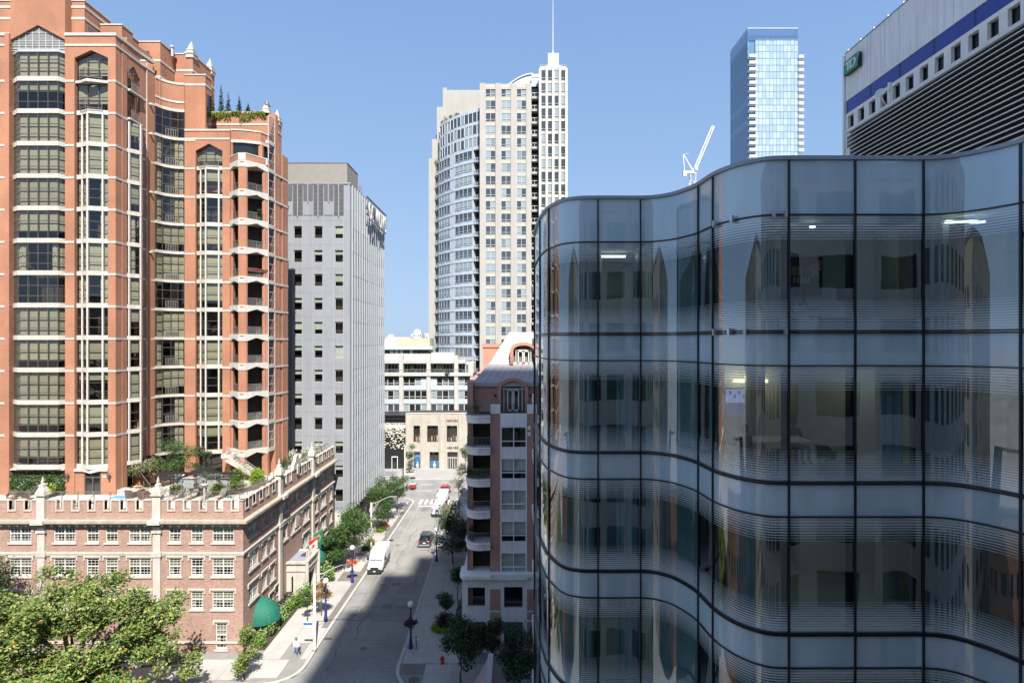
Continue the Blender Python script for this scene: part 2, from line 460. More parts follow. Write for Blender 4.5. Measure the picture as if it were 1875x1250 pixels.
for i in range(6):
    x = -17.9 + i * 1.05
    patch('crosswalk_bar', x, x + .55, 108.6, 111.6, M['white_paint'], .008)
for i in range(9):
    x = -44 + i * 8
    patch('lane_dash', x, x + 3.2, 118.2, 118.4, M['white_paint'], .008)
    patch('lane_dash', x, x + 3.2, 123.4, 123.6, M['white_paint'], .008)
patch('stop_line', -17.7, -14.8, 107.0, 107.5, M['white_paint'], .008)
M['iron'] = pm('iron', (.11, .075, .06), .6, var=.2, scale=6)
def cover(x, y, r, par, z):
    g = MB(); g.lathe([(r, 0), (r, .012), (r * .86, .012), (r * .86, .006), (.01, .006)], (x, y, z), 20); g.build('manhole_cover', M['iron'], par)
cover(-15.0, 57.5, .35, road, .0); cover(-16.5, 72.5, .33, road, .0); cover(-14.2, 86, .33, road, .0); cover(-9.0, 52.0, .48, pav_r, .135); cover(-22.0, 62.5, .36, pav_l, .13)
for (x, y) in ((-19.2, 59.4), (-11.4, 63), (-18.9, 89), (-18.8, 78)):
    g = MB(); g.box(x - .4, x + .4, y - .22, y + .22, 0.003, .014)
    for i in range(6): g.box(x - .36 + i * .13, x - .30 + i * .13, y - .2, y + .2, .014, .022)
    g.build('drain_grate', M['iron'], road)

def letters(body, loc, size, mat, par, rot=(R(90), 0, 0), ext=.03, sx=1.0, sy=1.0, name='letter'):
    """raised lettering, every letter a mesh of its own under its sign or building; loc is the middle of the base line"""
    m3 = Matrix.Rotation(rot[2], 3, 'Z') @ Matrix.Rotation(rot[0], 3, 'X')
    glyph = []
    for ch in body:
        cu = bpy.data.curves.new('glyph', 'FONT'); cu.body = ch; cu.size = size; cu.extrude = ext; cu.resolution_u = 3
        o = bpy.data.objects.new('glyph', cu); col.objects.link(o); bpy.context.view_layer.update()
        me = bpy.data.meshes.new_from_object(o.evaluated_get(bpy.context.evaluated_depsgraph_get()))
        bpy.data.objects.remove(o); bpy.data.curves.remove(cu)
        xs = [v.co.x for v in me.vertices]
        glyph.append((me, min(xs) if xs else 0, max(xs) if xs else size * .3))
    gap = size * .09
    total = sum(b - a + gap for _, a, b in glyph) * sx; x = -total / 2
    for me, a, b in glyph:
        if len(me.vertices):
            for v in me.vertices: v.co = m3 @ Vector(((v.co.x - a) * sx + x, v.co.y * sy, v.co.z))
            me.materials.append(mat); me.name = name
            place(name, me, par, loc)
        x += (b - a + gap) * sx

# cracks and seams sealed with tar, narrow repaired trenches
TAR = pm('tar', (.11, .108, .105), .8)
rc = random.Random(77)
for i in range(16):
    x, y = rc.uniform(-18.6, -12.2), rc.uniform(53, 106); pts = [(x, y)]
    for j in range(rc.randint(3, 7)): pts.append((min(-11.9, max(-18.9, pts[-1][0] + rc.uniform(-.35, .35))), pts[-1][1] + rc.uniform(.5, 1.4)))
    if i % 4 == 0: pts = [(-18.9 + 6.9 * k / 6, y + rc.uniform(-.15, .15)) for k in range(7)][::1]
    g = MB(); w_ = rc.uniform(.03, .06); A_ = offs(pts, w_); B_ = offs(pts, -w_)
    for k in range(len(pts) - 1): g.quad((*B_[k], .011), (*A_[k], .011), (*A_[k + 1], .011), (*B_[k + 1], .011))
    g.build('sealed_crack', TAR, road)
for i in range(7):
    x, y = rc.uniform(-18.4, -13.2), rc.uniform(54, 100); patch('oil_stain' if i % 2 else 'road_patch', x, x + rc.uniform(.5, 1.2), y, y + rc.uniform(.8, 2.5), M['asphalt_patch'] if i % 2 else M['asphalt_pale'], .0135 + i * .0012)
# ------------------------------------------------------------------ glass office building with a wavy front
GZ0, GP = 31.25, 3.87      # top office floor line, storey height
wave = spline([(1.0, 25.2), (1.02, 23.5), (1.08, 21.8), (1.2, 20.6), (1.31, 20.0), (1.67, 19.04), (2.15, 18.67), (2.81, 18.6), (3.5, 18.6), (4.2, 18.6),
               (4.65, 18.5), (5.1, 18.16), (5.42, 17.56), (5.58, 17.0), (5.68, 16.05), (5.85, 15.48), (6.12, 15.03), (6.55, 14.68), (7.1, 14.6),
               (8.2, 14.6), (9.4, 14.6), (10.55, 14.6), (11.17, 14.45), (11.6, 14.04), (11.84, 13.63), (12.0, 13.2), (12.15, 12.6), (12.4, 11.8),
               (12.9, 11.15), (13.7, 10.8), (15, 10.7), (18, 10.7), (22, 10.7), (27, 10.7)], 6)
gb = thing('glass_office', 'wavy glass office building with curved blue panels and horizontal printed lines', 'building', (14, 24, 0))
# where the upright joints fall: photo column for the part in view, else by position along the curve
cuts = [0]
pxs = [937.5 + x * FOC / y for x, y in wave]
start = 24
def idx_px(p): return min(range(start, len(wave)), key=lambda i: abs(pxs[i] - p) + (0 if wave[i][0] < 12.1 else 1e6))
cuts.append(12)
cuts.append(24)
for p in (1095, 1173, 1278, 1305, 1447, 1568, 1690, 1868): cuts.append(idx_px(p))
for X in (13.2, 15.5, 18.5, 22.0): cuts.append(min(range(len(wave)), key=lambda i: abs(wave[i][0] - X)))
cuts.append(len(wave) - 1)
cuts = sorted(set(cuts))
def fritglass():
    m, t, out = nodes('printed_glass')
    tc = t.nodes.new('ShaderNodeTexCoord'); sx = N(t, 'ShaderNodeSeparateXYZ'); t.links.new(tc.outputs['Object'], sx.inputs[0]); z = sx.outputs[2]
    a = math_(t, 'MAXIMUM', math_(t, 'SUBTRACT', 1.0, math_(t, 'DIVIDE', math_(t, 'SUBTRACT', 3.0, z), .68)), math_(t, 'SUBTRACT', 1.0, math_(t, 'DIVIDE', z, .80)))
    duty = math_(t, 'ADD', math_(t, 'MULTIPLY', a, .78), .13)
    fr_ = math_(t, 'FRACT', math_(t, 'DIVIDE', z, .066))
    mask = math_(t, 'MULTIPLY', math_(t, 'LESS_THAN', fr_, duty), math_(t, 'GREATER_THAN', a, 0.0))
    tr = N(t, 'ShaderNodeBsdfTransparent'); tr.inputs[0].default_value = (.44, .64, .66, 1)
    di = N(t, 'ShaderNodeBsdfDiffuse'); di.inputs[0].default_value = (.60, .70, .72, 1)
    m0 = N(t, 'ShaderNodeMixShader'); t.links.new(math_(t, 'MULTIPLY', mask, .85), m0.inputs[0]); t.links.new(tr.outputs[0], m0.inputs[1]); t.links.new(di.outputs[0], m0.inputs[2])
    gl = N(t, 'ShaderNodeBsdfGlossy'); gl.inputs['Roughness'].default_value = .012; gl.inputs['Color'].default_value = (.86, .93, 1, 1)
    bn = N(t, 'ShaderNodeBump'); bn.inputs['Strength'].default_value = .22; bn.inputs['Distance'].default_value = .05
    t.links.new(noise(t, stretch(t, wpos(t), (1, 1, .5)), .5, 2), bn.inputs['Height']); t.links.new(bn.outputs[0], gl.inputs['Normal'])
    f = schlick(t, .20)
    mx = N(t, 'ShaderNodeMixShader'); t.links.new(f, mx.inputs[0]); t.links.new(m0.outputs[0], mx.inputs[1]); t.links.new(gl.outputs[0], mx.inputs[2])
    t.links.new(mx.outputs[0], out.inputs[0]); return m
def spandrelm():
    m, t, out = nodes('spandrel_glass')
    tc = t.nodes.new('ShaderNodeTexCoord'); sx = N(t, 'ShaderNodeSeparateXYZ'); t.links.new(tc.outputs['Object'], sx.inputs[0])
    fr_ = math_(t, 'FRACT', math_(t, 'DIVIDE', sx.outputs[2], .04))
    b = N(t, 'ShaderNodeBsdfPrincipled'); b.inputs['Roughness'].default_value = .03; b.inputs['Specular IOR Level'].default_value = .9
    b.inputs['IOR'].default_value = 1.75
    nz = ramp(t, noise(t, stretch(t, wpos(t), (1.2, 1.2, .12)), .8, 3), .35, .7, .88, 1.1)
    cc = mixc(t, math_(t, 'LESS_THAN', fr_, .5), (.40, .55, .63), (.54, .67, .73))
    cmb = N(t, 'ShaderNodeCombineColor')
    for i in range(3): t.links.new(nz, cmb.inputs[i])
    t.links.new(mixc(t, 1.0, cc, cmb.outputs[0], 'MULTIPLY'), b.inputs['Base Color'])
    bn = N(t, 'ShaderNodeBump'); bn.inputs['Strength'].default_value = .22; bn.inputs['Distance'].default_value = .05
    t.links.new(noise(t, stretch(t, wpos(t), (1, 1, .5)), .5, 2), bn.inputs['Height']); t.links.new(bn.outputs[0], b.inputs['Normal'])
    t.links.new(b.outputs[0], out.inputs[0]); return m
M['printed_glass'] = fritglass(); M['spandrel'] = spandrelm()
M['coping'] = pm('coping', (.30, .33, .37), .4, metal=.3, var=.05)
cells = [wave[a:b + 1] for a, b in zip(cuts[:-1], cuts[1:]) if b > a]
vis_m = [sheet(MB(), c, 0, 0, 3.0).mesh('vision_panel', M['printed_glass'], True) for c in cells]
spa_m = [sheet(MB(), c, 0, 0, .87).mesh('spandrel_panel', M['spandrel'], True) for c in cells]
par_m = [sheet(MB(), c, 0, 0, 1.40).mesh('parapet_panel', M['spandrel'], True) for c in cells]
for me in par_m: place('parapet_panel', me, gb, (0, 0, GZ0 + 3.0))
nlev = 8
for k in range(nlev):
    D = GZ0 - GP * k
    for me in vis_m: place('vision_panel', me, gb, (0, 0, D))
    for me in spa_m: place('spandrel_panel', me, gb, (0, 0, D - .87))
tw = MB(); ribbon(tw, wave, -.02, .05, -.016, .016); tm = tw.mesh('transom', M['frame_black'])
tw = MB(); ribbon(tw, wave, -.02, .06, .012, .044); ribbon(tw, wave, -.02, .06, -.05, -.015); tm2 = tw.mesh('floor_transom', M['frame_black'])
place('transom', tm, gb, (0, 0, GZ0 + 3.0))
for k in range(nlev):
    place('floor_transom', tm2, gb, (0, 0, GZ0 - GP * k)); place('transom', tm, gb, (0, 0, GZ0 - GP * k - .87))
for c in cuts:
    f = FR(wave[max(c - 1, 0)], wave[min(c + 1, len(wave) - 1)])
    x, y = wave[c]; f.a = Vector((x, y))
    g = MB(); g.box(-.022, .022, -.05, .045, .3, GZ0 + 4.38, f); g.build('mullion', M['frame_black'], gb)
    g = MB(); g.box(-.07, .07, -.30, -.06, .3, GZ0 + 2.99, f); g.build('inner_post', M['frame_black'], gb)
g = MB(); ribbon(g, wave, -.5, .07, GZ0 + 4.40, GZ0 + 4.50); ribbon(g, wave, -.5, -.06, GZ0 + 3.6, GZ0 + 4.397)
g.build('coping', M['coping'], gb)
# inside: floor plates, ceilings, a core wall, blinds and curtains
inner = offs(wave, -.36)
M['slab_inside'] = pm('slab_inside', (.55, .54, .51), .8, var=.08)
M['office_wall'] = pm('office_wall', (.62, .615, .585), .85, var=.06, scale=.4)
M['office_wall_dark'] = pm('office_wall_dark', (.13, .12, .11), .85, var=.15, scale=.4)
M['carpet'] = pm('carpet', (.16, .145, .13), .95, var=.15)
back_pts = [(27, 40), (1.4, 40)]
for k in range(nlev):
    D = GZ0 - GP * k
    g = MB(); g.prism(inner + back_pts, D - .55, D - .06); g.build('floor_plate', M['slab_inside'], gb)
g = MB(); g.prism(inner + back_pts, GZ0 + 3.05, GZ0 + 3.5); g.build('roof_plate', M['slab_inside'], gb)
for b_ in ((1.35, 26.5, 27.0, 27.3), (26.6, 27, 11.2, 27), (1.6, 4.6, 23.8, 24.1), (9.4, 13.3, 18.6, 18.9), (5.0, 5.4, 20.4, 26.9), (13.4, 13.7, 15.4, 26.9)):
    g = MB(); g.box(*b_, .2, GZ0 + 3.0); g.build('core_wall', M['office_wall'], gb)
for x, y in ((3.0, 21.0), (7.6, 17.8), (11.2, 17.0), (15.5, 14)):
    g = MB(); g.lathe([(.30, .2), (.30, GZ0 + 3.04)], (x, y, 0), 14); g.build('column', M['white_stone'], gb)
def curtain(cell, o, z0, z1, mat, amp=.06, wl=.22, lo=0., hi=1., name='curtain'):
    A = offs(cell, o)
    seg = [0.]
    for a, b in zip(A[:-1], A[1:]): seg.append(seg[-1] + math.dist(a, b))
    L = seg[-1]; n = max(6, int(L * (hi - lo) / wl * 4)); pts = []
    for i in range(n + 1):
        s_ = L * (lo + (hi - lo) * i / n)
        j = max(k for k in range(len(seg)) if seg[k] <= s_ + 1e-9); j = min(j, len(A) - 2)
        t_ = (s_ - seg[j]) / max(1e-6, seg[j + 1] - seg[j])
        a, b = Vector(A[j]), Vector(A[j + 1]); q = a.lerp(b, t_); dd = (b - a).normalized(); nn = Vector((dd.y, -dd.x))
        q = q + nn * amp * math.sin(i * math.pi / 2 + .4 * math.sin(i * .37))
        pts.append((q.x, q.y))
    g = MB(); sheet(g, pts, 0, z0, z1)
    return g.build(name, mat, gb, True)
M['sheer'] = pm('sheer', (.62, .66, .67), .9, var=.06)
M['drape'] = pm('drape', (.40, .42, .42), .9, var=.06)
by_px = {}
for c in cells:
    mid = c[len(c) // 2]; by_px[round(937.5 + mid[0] * FOC / mid[1])] = c
ck = sorted(by_px)
def cell_at(px): return by_px[min(ck, key=lambda k: abs(k - px))]
for k in range(5):
    D = GZ0 - GP * k
    curtain(cell_at(1225), -.7, D + .02, D + 2.95, M['sheer'] if k % 2 else M['drape'], lo=.15, hi=.95)
    curtain(cell_at(1780), -.7, D + .02, D + 2.95, M['drape'], lo=.02, hi=.55 if k else .35)
    if k >= 1: curtain(cell_at(1135), -.6, D + .02, D + 2.95, M['sheer'], lo=.5, hi=.98)
    curtain(cell_at(1050), -.5, D + .02, D + 2.95, M['drape'], lo=.6, hi=.98)
    if k != 1: curtain(cell_at(1380), -.7, D + .02, D + 2.95, M['drape'], lo=.0 if k else .55, hi=.5 if k else .95)
    if k in (1,): curtain(cell_at(1630), -.7, D + .02, D + 2.95, M['sheer'], lo=.62, hi=.98)
# clear partition strips standing just behind the joints
M['strip'] = pm('strip', (.45, .58, .66), .3, var=.05)
for k in range(4):
    D = GZ0 - GP * k
    for px_, d_ in ((1441, 14.95), (1561, 14.95), (1684, 14.95), (1168, 18.98)):
        g = MB(); x = PX(px_, d_); g.box(x - .05, x + .05, d_, d_ + .14, D + .02, D + 2.9); g.build('partition_edge', M['strip'], gb)
# linear office lights on the ceilings; lower floors' strips added to brighten the rooms
CL = emis('ceiling_light', (1, .90, .74), 3.5)
for k, lights in ((0, ((2.9, 4.2, 21.0), (11.4, 12.4, 14.9), (8.2, 8.32, 15.6), (7.7, 7.82, 16.0))), (1, ((10.6, 12.2, 17.6),)), (2, ((8.0, 9.4, 17.4),)), (3, ((2.9, 4.2, 21.0),))):
    D = GZ0 - GP * k
    for (x0_, x1_, y_) in lights:
        g = MB(); g.box(x0_, x1_, y_, y_ + .09, D + 2.86, D + 2.92); g.build('ceiling_light', CL, gb)
# window-cleaning brackets on the outside
M['alu'] = pm('alu', (.55, .56, .58), .35, metal=.7)
for px_, z_ in ((1345, GZ0 + 3.0), (1313, GZ0 + 3.0), (1417, GZ0 + 3.0), (1432, GZ0 + 3.0), (1313, GZ0), (1341, GZ0), (1369, GZ0), (1432, GZ0)):
    i = idx_px(px_); x, y = wave[i]; f = FR(wave[i - 1], wave[i + 1]); f.a = Vector((x, y))
    g = MB(); g.box(-.035, .035, .05, .16, z_ - .08, z_ + .10, f); g.build('bracket', M['alu'], gb)

# --- furniture that shows through the panes: an upper office
def place_thing_box(name, label, cat, mb, mat, group=None):
    o = mb.build(name, mat); tag(o, label, cat, group); return o
F0, F1 = GZ0, GZ0 - GP
pt = thing('wall_painting', 'dark abstract painting with ochre and white bars behind the glass', 'painting', (7.9, 17.0, F0 + .95))
xa, xb, dpt = PX(1449, 17.0), PX(1506, 17.0), 17.0
g = MB(); g.box(xa, xb, dpt, dpt + .05, PZ(540, dpt), PZ(470, dpt)); g.build('canvas', pm('canvas', (.02, .035, .035), .7), pt)
g = MB(); g.add([(xa, dpt - .006, PZ(489, dpt)), (xa + .33, dpt - .006, PZ(489, dpt)), (xa + .33, dpt - .006, PZ(505, dpt)), (xa, dpt - .006, PZ(505, dpt))], [(0, 1, 2, 3)])
g.add([(xa + .5, dpt - .006, PZ(489, dpt)), (xb - .02, dpt - .006, PZ(474, dpt)), (xb - .02, dpt - .006, PZ(488, dpt)), (xa + .62, dpt - .006, PZ(504, dpt))], [(0, 1, 2, 3)])
g.build('ochre_bar', pm('ochre', (.55, .30, .08), .7), pt)
g = MB()
for i in range(5):
    x = xa + .04 + i * .11; g.add([(x, dpt - .012, PZ(518, dpt)), (x + .05, dpt - .012, PZ(518, dpt)), (x + .08, dpt - .012, PZ(507, dpt)), (x + .03, dpt - .012, PZ(507, dpt))], [(0, 1, 2, 3)])
for i in range(3):
    x = xa + .64 + i * .1; z = PZ(508 - i * 6, dpt); g.add([(x, dpt - .012, z), (x + .05, dpt - .012, z + .05), (x, dpt - .012, z + .13), (x - .05, dpt - .012, z + .08)], [(0, 1, 2, 3)])
g.build('white_bar', M['white'], pt)
g = MB(); g.box(7.2, 11.0, 17.06, 17.2, F0, F0 + 2.95); g.build('partition_wall', M['office_wall'], gb)
dk = thing('office_desk', 'white desk behind the glass below the abstract painting', 'desk', (9.2, 15.9, F0))
g = MB(); g.box(8.0, 9.9, 15.55, 16.25, F0 + .70, F0 + .74); g.build('desk_top', M['white'], dk)
for x in (8.1, 9.8):
    g = MB(); g.box(x - .03, x + .03, 15.6, 16.2, F0 - .05, F0 + .70); g.build('leg', M['alu'], dk)
mo = thing('computer_monitor', 'tilted dark computer monitor on the white office desk', 'monitor', (9.25, 15.8, F0 + .74))
g = MB(); f = FR((8.95, 15.7), (9.5, 15.85)); g.box(0, .56, 0, .03, F0 + .86, F0 + 1.22, f); g.build('screen', pm('screen_back', (.07, .075, .08), .5), mo)
g = MB(); g.tube([(9.22, 15.82, F0 + .74), (9.22, 15.82, F0 + 1.0)], .02); g.lathe([(.12, 0), (.12, .015), (.02, .02)], (9.22, 15.82, F0 + .74)); g.build('stand', M['black_metal'], mo)
# meeting room one floor down
sc_ = thing('wall_screen', 'lit presentation screen on the meeting room wall with two warm lamps above', 'screen', (7.5, 18.4, F1 + 1.2))
xa, xb, dd = PX(1329, 18.3), PX(1399, 18.3), 18.3
g = MB(); g.box(xa - .03, xb + .03, dd, dd + .06, PZ(764, dd), PZ(709, dd)); g.build('screen_case', M['black_metal'], sc_)
g = MB(); g.quad((xa, dd - .004, PZ(737, dd)), (xb, dd - .004, PZ(737, dd)), (xb, dd - .004, PZ(712, dd)), (xa, dd - .004, PZ(712, dd))); g.build('upper_picture', emis('screen_upper', (.20, .19, .38), .55), sc_)
g = MB(); g.quad((xa, dd - .004, PZ(762, dd)), (xb, dd - .004, PZ(762, dd)), (xb, dd - .004, PZ(737.4, dd)), (xa, dd - .004, PZ(737.4, dd))); g.build('lower_picture', emis('screen_lower', (.035, .03, .09), .55), sc_)
g = MB()
for i in range(7):
    x = xa + .1 + i * .15; z = PZ(717 + (i * 7) % 14, dd); g.quad((x, dd - .008, z - .08), (x + .07, dd - .008, z - .08), (x + .07, dd - .008, z + .03), (x, dd - .008, z + .03))
g.build('screen_icon', emis('screen_icon', (.05, .04, .06), .3), sc_)
for px_ in (1352, 1395):
    l_ = thing('wall_lamp', 'warm glowing wall lamp above the ' + ('middle' if px_ < 1360 else 'edge') + ' of the meeting room screen', 'lamp', (PX(px_, 18.2), 18.25, PZ(697, 18.2)), 'wall lamps above the meeting room screen')
    x = PX(px_, 18.2); g = MB(); g.box(x - .16, x + .16, 18.12, 18.24, PZ(700, 18.2), PZ(694, 18.2)); g.build('lamp_shade', emis('warm_lamp', (1, .62, .28), 3.0), l_)
    ld = bpy.data.lights.new('lamp_light', 'POINT'); ld.energy = 5; ld.color = (1, .68, .36); ld.shadow_soft_size = .12
    lo = bpy.data.objects.new('lamp_light', ld); col.objects.link(lo); lo.parent = l_; lo.location = (0, -.3, .12)
g = MB(); g.box(5.45, 9.35, 18.42, 18.6, F1, F1 + 2.95); g.build('partition_wall', M['office_wall'], gb)
tb = thing('meeting_table', 'long meeting table behind the glass below the lit screen', 'table', (7.6, 16.6, F1))
g = MB(); g.box(6.6, 8.7, 16.3, 17.3, F1 + .71, F1 + .75); g.build('table_top', M['white'], tb)
for x in (6.9, 8.4): g = MB(); g.tube([(x, 16.8, F1 - .05), (x, 16.8, F1 + .71)], .05); g.build('leg', M['alu'], tb)
M['plywood'] = pm('plywood', (.36, .19, .08), .5, var=.12, scale=3)
def tub_chair(loc, rz, label):
    c = thing('tub_chair', label, 'chair', loc, 'wooden tub chairs round the meeting table', rz)
    g = MB(); n = 12; ro, ri = [], []
    for i in range(n + 1):
        a = R(-10 + 200 * i / n); h = .78 if 3 <= i <= 9 else .62
        g.add([], [])
        ro.append((math.cos(a) * .32, math.sin(a) * .30, h)); ri.append((math.cos(a) * .28, math.sin(a) * .26, .40))
    rings = [[(x, y, z) for x, y, z in ro], [(x * .82, y * .82, .36) for x, y, z in ro]]
    g.loft(rings, cap=False, closed=False); o = g.mesh('shell', M['plywood'], True); place('shell', o, c, sub=True)
    g = MB(); rings = [[(x * .95, y * .95, z) for x, y, z in ro], [(x * .78, y * .78, .40) for x, y, z in ro]]; g.loft(rings, cap=False, closed=False)
    g.lathe([(.26, .37), (.27, .42), (.2, .45)], n=14); place('cushion', g.mesh('cushion', M['white'], True), c, sub=True)
    g = MB(); g.tube([(0, 0, .05), (0, 0, .37)], .025)
    for i in range(4): g.tube([(0, 0, .06), (.26 * math.cos(i * 1.57 + .7), .26 * math.sin(i * 1.57 + .7), .02)], .015)
    place('pedestal', g.mesh('pedestal', M['alu']), c, sub=True)
for (x, y, a, lb) in ((6.35, 15.75, 200, 'wooden tub chair carrying the seated person at the meeting table'), (7.35, 15.75, 180, 'empty wooden tub chair at the middle of the meeting table'), (8.95, 16.2, 110, 'empty wooden tub chair at the end of the meeting table')):
    tub_chair((x, y, F1 - .06), R(a), lb)
# ------------------------------------------------------------------ brick condominium tower on the terrace
T0, TP = 31.43, 3.565
def TB(k): return T0 + TP * k
tower = thing('brick_tower', 'tall orange brick apartment tower with pale stone bands and bay windows', 'building', (-45, 72, 14))
BR, ST = M['brick_tower'], M['limestone']
def wallpart(name, mb, mat=BR, par=None): return mb.build(name, mat, par or tower)
def bay_mesh(poly, h, cols, rows, fmat, fw=.07, depth=.10, heavy=None, heavy_mat=None, heavy_w=.16):
    """frame, pane and blind meshes of a window that follows a broken line in plan"""
    fr = MB()
    for i, (a, b) in enumerate(zip(poly[:-1], poly[1:])):
        f = FR(a, b); n = cols[i]
        for j in range(0 if i == 0 else 1, n + 1):
            u = f.len * j / n
            fr.box(max(0, u - fw / 2), min(f.len, u + fw / 2), -depth * .5, depth * .5, 0, h, f)
    for r in rows: ribbon(fr, poly, -depth * .35, depth * .35, max(0, h * r - fw / 2), min(h, h * r + fw / 2))
    frame = fr.mesh('window', fmat)
    pane = sheet(MB(), poly, 0, 0, h).mesh('pane', M['clear'])
    bl = []
    for cover in (1.0, .72, .5, .3):
        bl.append(sheet(MB(), poly, -.22, h * (1 - cover) + .02, h - .02).mesh('blind', M['blind']))
    # curtains: a folded sheet at both ends
    c = MB()
    for lo, hi in ((0, .28), (.72, 1)):
        L = sum(math.dist(a, b) for a, b in zip(poly[:-1], poly[1:])); A = offs(poly, -.24); n = max(6, int(L * .28 * 9)); pts = []
        for i in range(n + 1):
            s_ = L * (lo + (hi - lo) * i / n); acc = 0
            for a, b in zip(A[:-1], A[1:]):
                l_ = math.dist(a, b)
                if acc + l_ >= s_ or b == A[-1]:
                    t_ = min(1, (s_ - acc) / l_); q = Vector(a).lerp(Vector(b), t_); pts.append((q.x, q.y + .05 * math.sin(i * 1.9))); break
                acc += l_
        sheet(c, pts, 0, .02, h - .02)
    cur = c.mesh('curtain', M['curtain'])
    hv = None
    if heavy:
        g = MB()
        for (x, y) in heavy: g.box(x - heavy_w / 2, x + heavy_w / 2, y - .10, y + .10, 0, h)
        hv = g.mesh('stone_mullion', heavy_mat)
    return frame, pane, bl, cur, hv
def put_window(meshes, par, z, style=None):
    frame, pane, bl, cur, hv = meshes
    w_ = place('window', frame, par, (0, 0, z))
    place('pane', pane, w_, sub=True)
    s_ = style if style is not None else random.choice([0, 0, 0, 1, 1, 2, 3, 4, 5, 5])
    if s_ < 4: place('blind', bl[s_], w_, sub=True)
    elif s_ == 4: place('curtain', cur, w_, sub=True)
    if hv: place('stone_mullion', hv, w_, sub=True)
    return w_
def pier(poly, z0, z1, name='brick_pier', groove=None):
    g = MB(); g.prism(poly, z0, z1); return wallpart(name, g)
TZ = 14.0                                   # terrace level
yF, yB = 63.0, 71.5                         # front planes of the two blocks
# interiors: dark rooms behind all the glass, with a light floor plate at each storey
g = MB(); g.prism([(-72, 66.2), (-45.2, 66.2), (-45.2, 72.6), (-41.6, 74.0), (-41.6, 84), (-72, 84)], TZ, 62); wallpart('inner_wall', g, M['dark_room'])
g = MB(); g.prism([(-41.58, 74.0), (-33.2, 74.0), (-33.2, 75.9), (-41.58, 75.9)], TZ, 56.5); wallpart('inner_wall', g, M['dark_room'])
# --- piers (full height) of the first block
zt1 = PZ(66, yF)                            # parapet of the first block
pier([(-72, yF), (-55.55, yF), (-55.55, yF + .9), (-72, yF + .9)], TZ, zt1 + .2)
pier([(-56.05, yF - .18), (-55.55, yF - .18), (-55.55, yF - .003), (-56.05, yF - .003)], TZ, zt1 + .2)
pier([(-49.5, yF), (-48.45, yF), (-48.45, yF + .8), (-49.5, yF + .8)], TZ, zt1)
pier([(-44.75, yF), (-43.9, yF), (-43.9, yF + 1.0), (-43.86, yF + 1.05), (-43.86, yF + 1.85), (-44.75, yF + 1.85)], TZ, zt1)
pier([(-44.6, 67.1), (-43.9, 67.1), (-43.85, 68.2), (-43.75, 68.25), (-43.62, 69.45), (-44.6, 69.5)], TZ, PZ(120, 68))
# pier with a rain pipe at the re-entrant corner
g = MB(); g.tube([(-43.78, 68.2, TZ), (-43.78, 68.2, PZ(105, 68))], .06); wallpart('rain_pipe', g, ST)
# --- second block piers
zt2 = PZ(240, yB)
pier([(-41.15, yB), (-39.78, yB), (-39.78, yB + .9), (-41.15, yB + .9)], TZ, zt2)
pier([(-36.4, yB), (-35.45, yB), (-35.45, yB + .9), (-36.4, yB + .9)], TZ, zt2)
# --- side wall beyond the balconies
pier([(-31.6, 73.9), (-30.72, 73.9), (-30.7, 74.6), (-31.6, 74.6)], TZ, PZ(215, 75))
pier([(-31.6, 74.63), (-30.66, 74.63), (-30.62, 75.6), (-31.6, 75.6)], TZ, PZ(262, 75.5))
pier([(-31.6, 75.63), (-30.5, 75.63), (-30.4, 77.2), (-31.6, 77.2)], TZ, PZ(285, 76))
# --- bays
bayA = [(-55.5, yF + .45), (-54.46, yF - .25), (-50.05, yF - .25), (-49.56, yF + .45)]
bayB = [(-48.4, yF + .35), (-47.7, yF + .2), (-46.8, yF - .25), (-45.4, yF + .15), (-44.8, yF + .35)]
bayS = [(-43.98, 64.85), (-43.72, 65.0), (-43.0, 65.9), (-43.55, 66.9), (-43.98, 67.1)]
bayC = spline([(-43.6, 69.5), (-43.25, 70.4), (-42.6, 71.05), (-41.9, 71.4), (-41.15, 71.5)], 3)
bayD = [(-39.78, yB + .35), (-39.2, yB + .2), (-38.35, yB - .22), (-36.9, yB + .15), (-36.4, yB + .35)]
bayE = [(-31.0, 72.35), (-30.84, 73.85)]
H = TP - .52
mA = bay_mesh(bayA, H, [2, 4, 1], [0, .26, .63, 1], M['frame_brown'], .075)
mB = bay_mesh(bayB, H, [1, 1, 1, 1], [0, .30, .62, 1], M['frame_brown'], .06, heavy=bayB[1:4], heavy_mat=M['white_stone'])
mS = bay_mesh(bayS, H, [1, 1, 1, 1], [0, .30, .62, 1], M['frame_brown'], .06, heavy=bayS[1:4], heavy_mat=M['white_stone'], heavy_w=.14)
mC = bay_mesh(bayC, H + .15, [1] * (len(bayC) - 1), [0, .36, .70, 1], M['frame_brown'], .05)
mC = bay_mesh([bayC[0], bayC[3], bayC[6], bayC[9], bayC[12]], H + .15, [1, 1, 1, 1], [0, .36, .70, 1], M['frame_brown'], .07)
mD = bay_mesh(bayD, H, [1, 1, 1, 1], [0, .30, .62, 1], M['frame_brown'], .06, heavy=bayD[1:4], heavy_mat=M['white_stone'])
mE = bay_mesh(bayE, H + .1, [1], [0, .33, .66, 1], M['frame_grey'], .07)
def sill(poly, z0, z1, out, name='stone_band', mat=ST, back=-.35): g = MB(); ribbon(g, poly, back, out, z0, z1); return g.mesh(name, mat)
sA = sill(bayA, 0, .50, .10); sB = sill(bayB, 0, .50, .10); sS = sill(bayS, 0, .46, .08); sC = sill(bayC, 0, .34, .10); sD = sill(bayD, 0, .50, .10); sE = sill(bayE, 0, .42, .06)
for k in range(-4, 9):
    z = TB(k) - .25
    place('stone_band', sA, tower, (0, 0, z))
    if k < 8: put_window(mA, tower, z + .51, {7: 3, 6: 0, 5: 0, 4: 0, 3: 1, 2: 4, 1: 5, 0: 0, -1: 1, -2: 0, -3: 1, -4: 1}.get(k))
